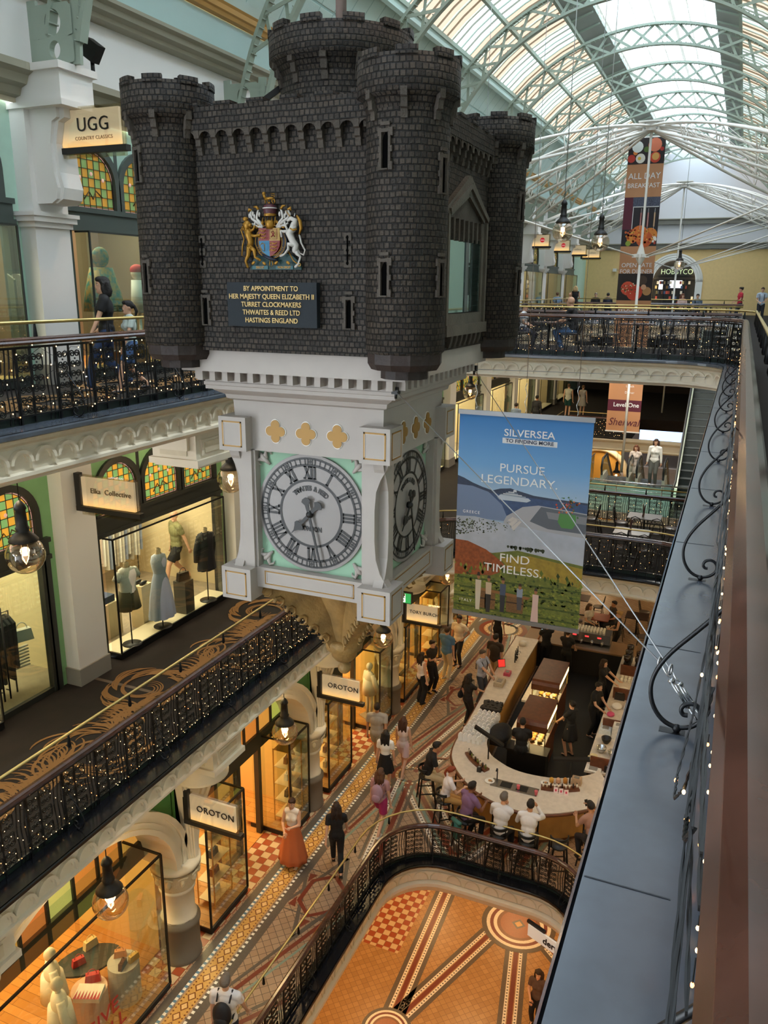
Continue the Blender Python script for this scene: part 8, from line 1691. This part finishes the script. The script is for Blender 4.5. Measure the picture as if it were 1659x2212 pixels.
def full_mannequin(x, y, z, hd, label, c, col='e9dfc6'):
    t = thing('shop_mannequin', label, 'mannequin', (x, y, z), hd); m, g = M(col, .35), M(c, .8, bump=.2, bscale=20); b = B(); b.ball((0, 0, 1.6), .1, m, 16, 12, sc=(.85, 1, 1.2)); b.cyl((0, 0, 1.38), (0, 0, 1.55), .045, m)
    for s in (-1, 1): b.tube([(s*.08, 0, .95), (s*.09, 0, .5), (s*.09, 0, .06)], [.08, .055, .035], 10, m); b.ball((s*.25, .1, .82), .035, m, 8, 6)
    b.obj('figure', t); b = B(); b.ball((0, 0, 1.25), .2, g, 16, 12, sc=(1, .65, 1.05)); b.tube([(0, 0, 1.2), (0, 0, .75)], [.18, .23], 16, g)
    for s in (-1, 1): b.tube([(s*.16, 0, 1.38), (s*.24, .02, 1.12), (s*.25, .1, .86)], [.07, .075, .07], 10, g)
    b.obj('garment', t); b = B(); b.box(-.25, .25, -.2, .2, 0, .015, STEEL); b.obj('base', t); return t
def plinth(x, y, z, w, h, label, c='d9c7a2', rnd=False):
    b = B(); (b.lathe([(0, 0), (w, 0), (w, h), (0, h)], (0, 0, 0), M(c, .5), 28, smooth=False) if rnd else b.box(-w, w, -w, w, 0, h, M(c, .4))); o = b.obj('display_plinth'); o.location = (x, y, z); return tag(o, label, 'plinth')
def handbag(x, y, z, label, c, s=1.0, rz=0):
    t = thing('handbag', label, 'handbag', (x, y, z), rz); b = B(); b.prism([(-.15*s, 0), (.15*s, 0), (.12*s, .18*s), (-.12*s, .18*s)], (0, -.05*s, 0), (1, 0, 0), (0, 0, 1), (0, .1*s, 0), M(c, .35)); b.obj('body', t); b = B(); b.tube([(.08*s*cos(a), 0, (.17+.11*sin(a))*s) for a in [PI*i/10 for i in range(11)]], .008*s, 5, M(c, .35)); b.obj('handle', t); return t
pz = L1+.14
form(-10.3, 11.55, pz, 'dress form in a white t-shirt and olive shorts, leftmost in the Elka Collective window', 'eae6dc', '5a5438', 'tee', 1.4); form(-10.3, 12.5, pz, 'dress form in a long pale blue sleeveless dress in the middle level window', 'b4bccb', 'a3adc2', 'dress', 1.4); form(-10.3, 14.1, pz, 'dress form in a long black shirt near the clock edge', '17171a', '17171a', 'shirt', 1.4)
plinth(-10.9, 12.6, L1, .16, .95, 'pale plinth holding black shoes inside the shop'); plinth(-10.38, 13.35, pz, .15, .72, 'mirror-dark plinth holding a black handbag in the window', '4a463e'); plinth(-11.3, 11.9, L1, .25, .75, 'pale table with folded jeans in the shop')
handbag(-10.38, 13.35, pz+.72, 'black handbag on the dark plinth in the middle level window', '121214', 1, 1.3)
for s in (0, .14): b = B(); b.ball((0, 0, .04), .05, M('141416', .3), 10, 6, sc=(.8, 2.2, .8)); b.box(-.03, .03, -.1, -.07, 0, .05, BLACK); o = b.obj('shoe'); o.location = (-10.95+s, 12.6, L1+.95); tag(o, 'black shoe on the pale plinth in the shop', 'shoe', 'black shoes on the plinth')
for k in range(3): b = B(); b.box(-.2, .2, -.14, .14, 0, .045, M('23324a', .8)); o = b.obj('folded_jeans'); o.location = (-11.3, 11.9, L1+.75+.047*k); tag(o, 'folded dark blue jeans piled on the pale table', 'jeans', 'pile of folded jeans')
def rack(x0, y0, x1, y1, z, h, label, cols, n, glabel, ln=.9):
    t = thing('clothes_rail', label, 'clothes rail', (x0, y0, z)); dx, dy = x1-x0, y1-y0; b = B(); b.tube([(0, 0, 0), (0, 0, h), (dx, dy, h), (dx, dy, 0)], .015, 6, BLACK, smooth=False); b.obj('frame', t); d = Vector((dx, dy, 0)).normalized(); nn = Vector((-d.y, d.x, 0))
    for i in range(n):
        p = Vector((x0, y0, z+h))+Vector((dx, dy, 0))*((i+.5)/n); b = B(); g = M(cols[i % len(cols)], .85, bump=.3, bscale=15); L = ln*R.uniform(.85, 1.1)
        b.prism([(-.06, -.06), (.06, -.06), (.22, -.16), (.2, -L), (-.2, -L), (-.22, -.16)], (-d.x*.02, -d.y*.02, 0), nn, (0, 0, 1), d*.045, g); b.tube([(0, 0, 0), tuple(nn*.0+Vector((0, 0, -.06)))], .004, 4, STEEL); o = b.obj('hanging_garment'); o.location = p; tag(o, glabel, 'garment', glabel)
rack(-12.9, 13.0, -12.9, 14.9, L1, 1.7, 'clothes rail with pale and striped garments at the back of the shop', ('e4e0d6', 'c9c2b4', '8a94aa', 'd8d2c4', 'a59a88'), 18, 'pale garment hanging at the back of the Elka Collective shop', 1.0); rack(-13.2, 11.6, -13.2, 12.8, L1, 1.7, 'clothes rail with cream and black coats at the back of the shop', ('e8e2d2', '1a1a1c', '1c1c20'), 12, 'coat hanging on the back left rail of the shop', 1.1)
rack(-11.15, 8.3, -11.0, 9.35, L1, 1.55, 'clothes rail of black garments just inside the left shop door', (BLK, '1a1a1e', '222024'), 12, 'black garment hanging inside the left middle level shop', 1.15)
b = B()
for k in range(7): b.box(-.19, .19, -.02, .03, .25+.06*k, .275+.06*k, M('e4e0d8', .8))
o = b.obj('striped_skirt'); o.location = (-10.95, 9.42, L1+.2); o.rotation_euler = (0, 0, 1.4); tag(o, 'black skirt with white stripes at the end of the black clothes rail', 'skirt')
handbag(-10.9, 9.5, L1+.95, 'white fringed handbag hanging at the end of the black clothes rail', 'efeae0', 1.2, 1.2)
# top level shop
pz = L2+.16
t = full_mannequin(-10.5, 11.75, pz+.25, -1.2, 'mannequin in a hooded multicoloured patterned poncho in the top left window', 'c9a86a', 'd8c08a'); b = B(); b.ball((0, 0, 1.62), .15, M('caa35c', .8, var=.6, vscale=14, c2='3f8f8a'), 14, 10, sc=(.9, 1, 1.2)); b.tube([(0, 0, 1.45), (0, 0, 1.0), (0, 0, .7)], [.2, .32, .36], 16, M('caa35c', .8, var=.6, vscale=14, c2='3f8f8a')); b.obj('poncho', t)
t = thing('hat_mannequin', 'white display head wearing a bright red cap in the top left window', 'display head', (-10.5, 12.7, pz)); b = B(); b.cyl((0, 0, 0), (0, 0, .9), .03, WHITEP); b.tube([(0, 0, .9), (0, 0, 1.5)], [.16, .12], 14, M('e8e4e0', .5)); b.ball((0, 0, 1.62), .12, M('e8d8c8', .5), 14, 10); b.obj('bust', t); b = B(); b.ball((0, 0, 1.68), .13, M('c8241c', .7), 14, 10, sc=(1, 1, .8)); b.obj('red_cap', t)
t = thing('gold_star', 'large spiky gold star ornament in the top left window', 'ornament', (-10.45, 13.3, L2+1.75)); b = B(); gm = M('e0b23c', .25, metal=.8)
for i in range(16): a = 2*PI*i/16; L = .55 if i % 4 == 0 else (.38 if i % 2 == 0 else .24); b.tube([(0, 0, 0), (0, L*cos(a), L*sin(a))], [.05, .003], 4, gm, smooth=False)
b.ball((0, 0, 0), .07, gm, 10, 8); b.obj('rays', t); b = B(); b.cyl((0, 0, .5), (0, 0, .85), .004, STEEL); b.obj('cord', t)
for i, (y, c, cap) in enumerate(((13.2, '2a3a6a', 'd8a03a'), (13.75, '8a2a2a', '2a6a3a'))): t = full_mannequin(-10.55, y, pz-.2, -1.4, ('child mannequin in a striped colourful jumper, left of two behind the railing', 'mannequin in a red and navy patterned jumper right of the gold star')[i], c, 'b98a5a')
t = thing('hat_mannequin', 'cream display head wearing a yellow bucket hat at the far left edge', 'display head', (-10.3, 8.85, pz)); b = B(); b.tube([(0, 0, 0), (0, 0, .2), (0, 0, .62)], [.14, .2, .1], 16, M('d8b070', .6)); b.ball((0, 0, .72), .11, M('efe0c8', .5), 14, 10); b.obj('bust', t); b = B(); b.lathe([(.26, .74), (.15, .8), (.13, .93), (.0, .96)], (0, 0, 0), M('e6c860', .8), 20); b.obj('bucket_hat', t)
rack(-11.8, 6.0, -11.8, 9.5, L2, 1.8, 'rail of pale coats in the leftmost top level shop', ('e8e4da', 'd8d0c0', 'f0ece4'), 14, 'pale coat hanging in the leftmost top level shop', 1.3)
plinth(-10.6, 14.1, pz-.1, .2, .8, 'dark crate plinth with coils of rope in the top left window', '2a2018'); plinth(-10.5, 12.3, pz-.1, .28, .6, 'low wooden plinth under a framed dog picture', '8a5a34')
t = thing('picture_frame', 'small framed picture of a dog on the low plinth', 'picture', (-10.4, 12.35, pz+.5), 1.57); b = B(); b.box(-.12, .12, -.01, .01, 0, .34, M('e8e2d4', .5)); b.obj('frame', t); b = B(); b.box(-.1, .1, -.013, -.011, .02, .32, M('3a4a3a', .6)); b.ball((0, -.015, .14), .05, M('b06a3a', .6), 8, 6, sc=(.8, .2, 1.6)); b.obj('print', t)
# ground floor windows
full_mannequin(-8.7, 7.45, .12, -.6, 'nearer cream faceless mannequin in a ruffled cream blouse, bottom left window', 'efe6d0'); full_mannequin(-9.25, 7.85, .12, -.6, 'farther cream faceless mannequin in a long cream shirt, bottom left window', 'f2ead6')
plinth(-8.7, 8.88, .12, .27, .75, 'grey round plinth carrying handbags in the bottom left window', 'b5b0a2', True); plinth(-8.95, 8.3, .12, .3, .6, 'pink round plinth in the bottom left window', 'e0b89a', True); plinth(-8.9, 6.5, .12, .35, .5, 'cream round plinth at the bottom left corner', 'efe2c4', True)
t = thing('display_table', 'dark kidney-shaped display table spread with handbags', 'table', (-9.4, 8.75, .012)); b = B(); b.prism([(.5*cos(a)*(1+.15*cos(2*a)), .34*sin(a)) for a in [2*PI*i/28 for i in range(28)]], (0, 0, .7), (cos(.9), sin(.9), 0), (-sin(.9), cos(.9), 0), (0, 0, .04), M('24302c', .4)); b.obj('tabletop', t); b = B(); b.cyl((0, 0, 0), (0, 0, .7), .05, M('24302c', .4)); b.obj('pedestal', t)
for x, y, z, lb, c, s in ((-9.55, 9.0, .752, 'cream handbag at the far end of the dark kidney table', 'd8c08a', .9), (-9.45, 8.6, .752, 'red and white striped handbag on the dark kidney table', 'b83a3a', .8), (-9.0, 8.45, .72, 'red patterned scarf-trimmed bag on the pink plinth', 'c2343a', .9), (-8.82, 8.95, .87, 'tan handbag on the grey round plinth', 'c98a5a', .75), (-8.62, 8.78, .87, 'dark brown handbag at the front of the grey round plinth', '3a1c16', .7), (-8.55, 8.98, .87, 'straw basket bag on the grey round plinth', 'c9a04a', .7)): handbag(x, y, z, lb, c, s, R.uniform(0, 2))
t = thing('shoe_box_stand', 'red-and-cream zigzag box tilted on the pink plinth', 'box', (-8.85, 8.2, .72), .4); b = B(); b.box(-.22, .22, -.16, .16, 0, .08, M('efe6d4', .5)); b.obj('box', t); b = B()
for k in range(8): b.face([(-.22+.055*k, -.16, .082), (-.165+.055*k, -.16, .082), (-.192+.055*k, .02, .082)], M('b02a34', .5))
b.obj('zigzag_print', t)
text_mesh('GIVE', .38, (-8.15, 7.75, .95), (0, 1, 0), (0, 0, 1), M('b3312c', .5), .003, name='window_lettering'); text_mesh('WELL', .38, (-8.15, 7.8, .58), (0, 1, 0), (0, 0, 1), M('b3312c', .5), .003, name='window_lettering')
for o, lb in zip([o for o in bpy.data.objects if o.name.startswith('window_lettering')], ('red GIVE lettering on the bottom left window glass', 'red WELL lettering on the bottom left window glass')): tag(o, lb, 'lettering')
def shelf_unit(x, y, z, w, d, h, n, label, cm, bag=True):
    t = thing('display_shelf', label, 'shelf', (x, y, z)); b = B(); g = M('c99a4a', .3, metal=.7)
    for sx in (-1, 1):
        for sy in (-1, 1): b.beam((sx*d, sy*w, 0), (sx*d, sy*w, h), .022, .022, g)
    b.obj('frame', t)
    for k in range(n): b = B(); zz = .12+(h-.14)*k/(n-1); b.box(-d, d, -w, w, zz-.012, zz, g if k == n-1 else M('d8b880', .3)); b.obj('shelf_board', t)
    if bag:
        for k in range(n-1): zz = .12+(h-.14)*k/(n-1); handbag(x, y, z+zz, 'handbag, %s board, %s' % (('lowest', 'second', 'third', 'fourth', 'fifth')[k], label), ('23211e', 'e4dcc8', '8a5a34', '1d2a26', 'c9b08a')[(k+int(y)) % 5], .85, 1.57)
shelf_unit(-8.65, 11.55, .15, .3, .2, 1.9, 5, 'gilt shelf in the glass case right of the nearest column', 0); shelf_unit(-8.6, 14.5, .15, .3, .2, 1.9, 5, 'gilt shelf in the case behind the woman in orange', 0); shelf_unit(-8.65, 16.55, .15, .3, .2, 1.9, 5, 'gilt shelf in the case left of the grey t-shirt man', 0)
shelf_unit(-8.75, 21.6, .15, .4, .2, 2.0, 5, 'lit shelf in the TORY BURCH window behind the group', 0); shelf_unit(-8.75, 24.6, .15, .3, .2, 2.0, 5, 'lit shelf in the far TORY BURCH window', 0, False)
full_mannequin(-8.75, 19.5, .15, -.5, 'cream mannequin in the glass case below the clock corner', 'e8dcc4'); full_mannequin(-11.2, 13.6, .012, -.4, 'mannequin in a green floral outfit deep inside the OROTON shop', '9a9a6a', 'c98a6a'); full_mannequin(-11.0, 14.3, .012, -.4, 'mannequin in a long red dress deep inside the OROTON shop', 'c4302c', 'c98a6a')
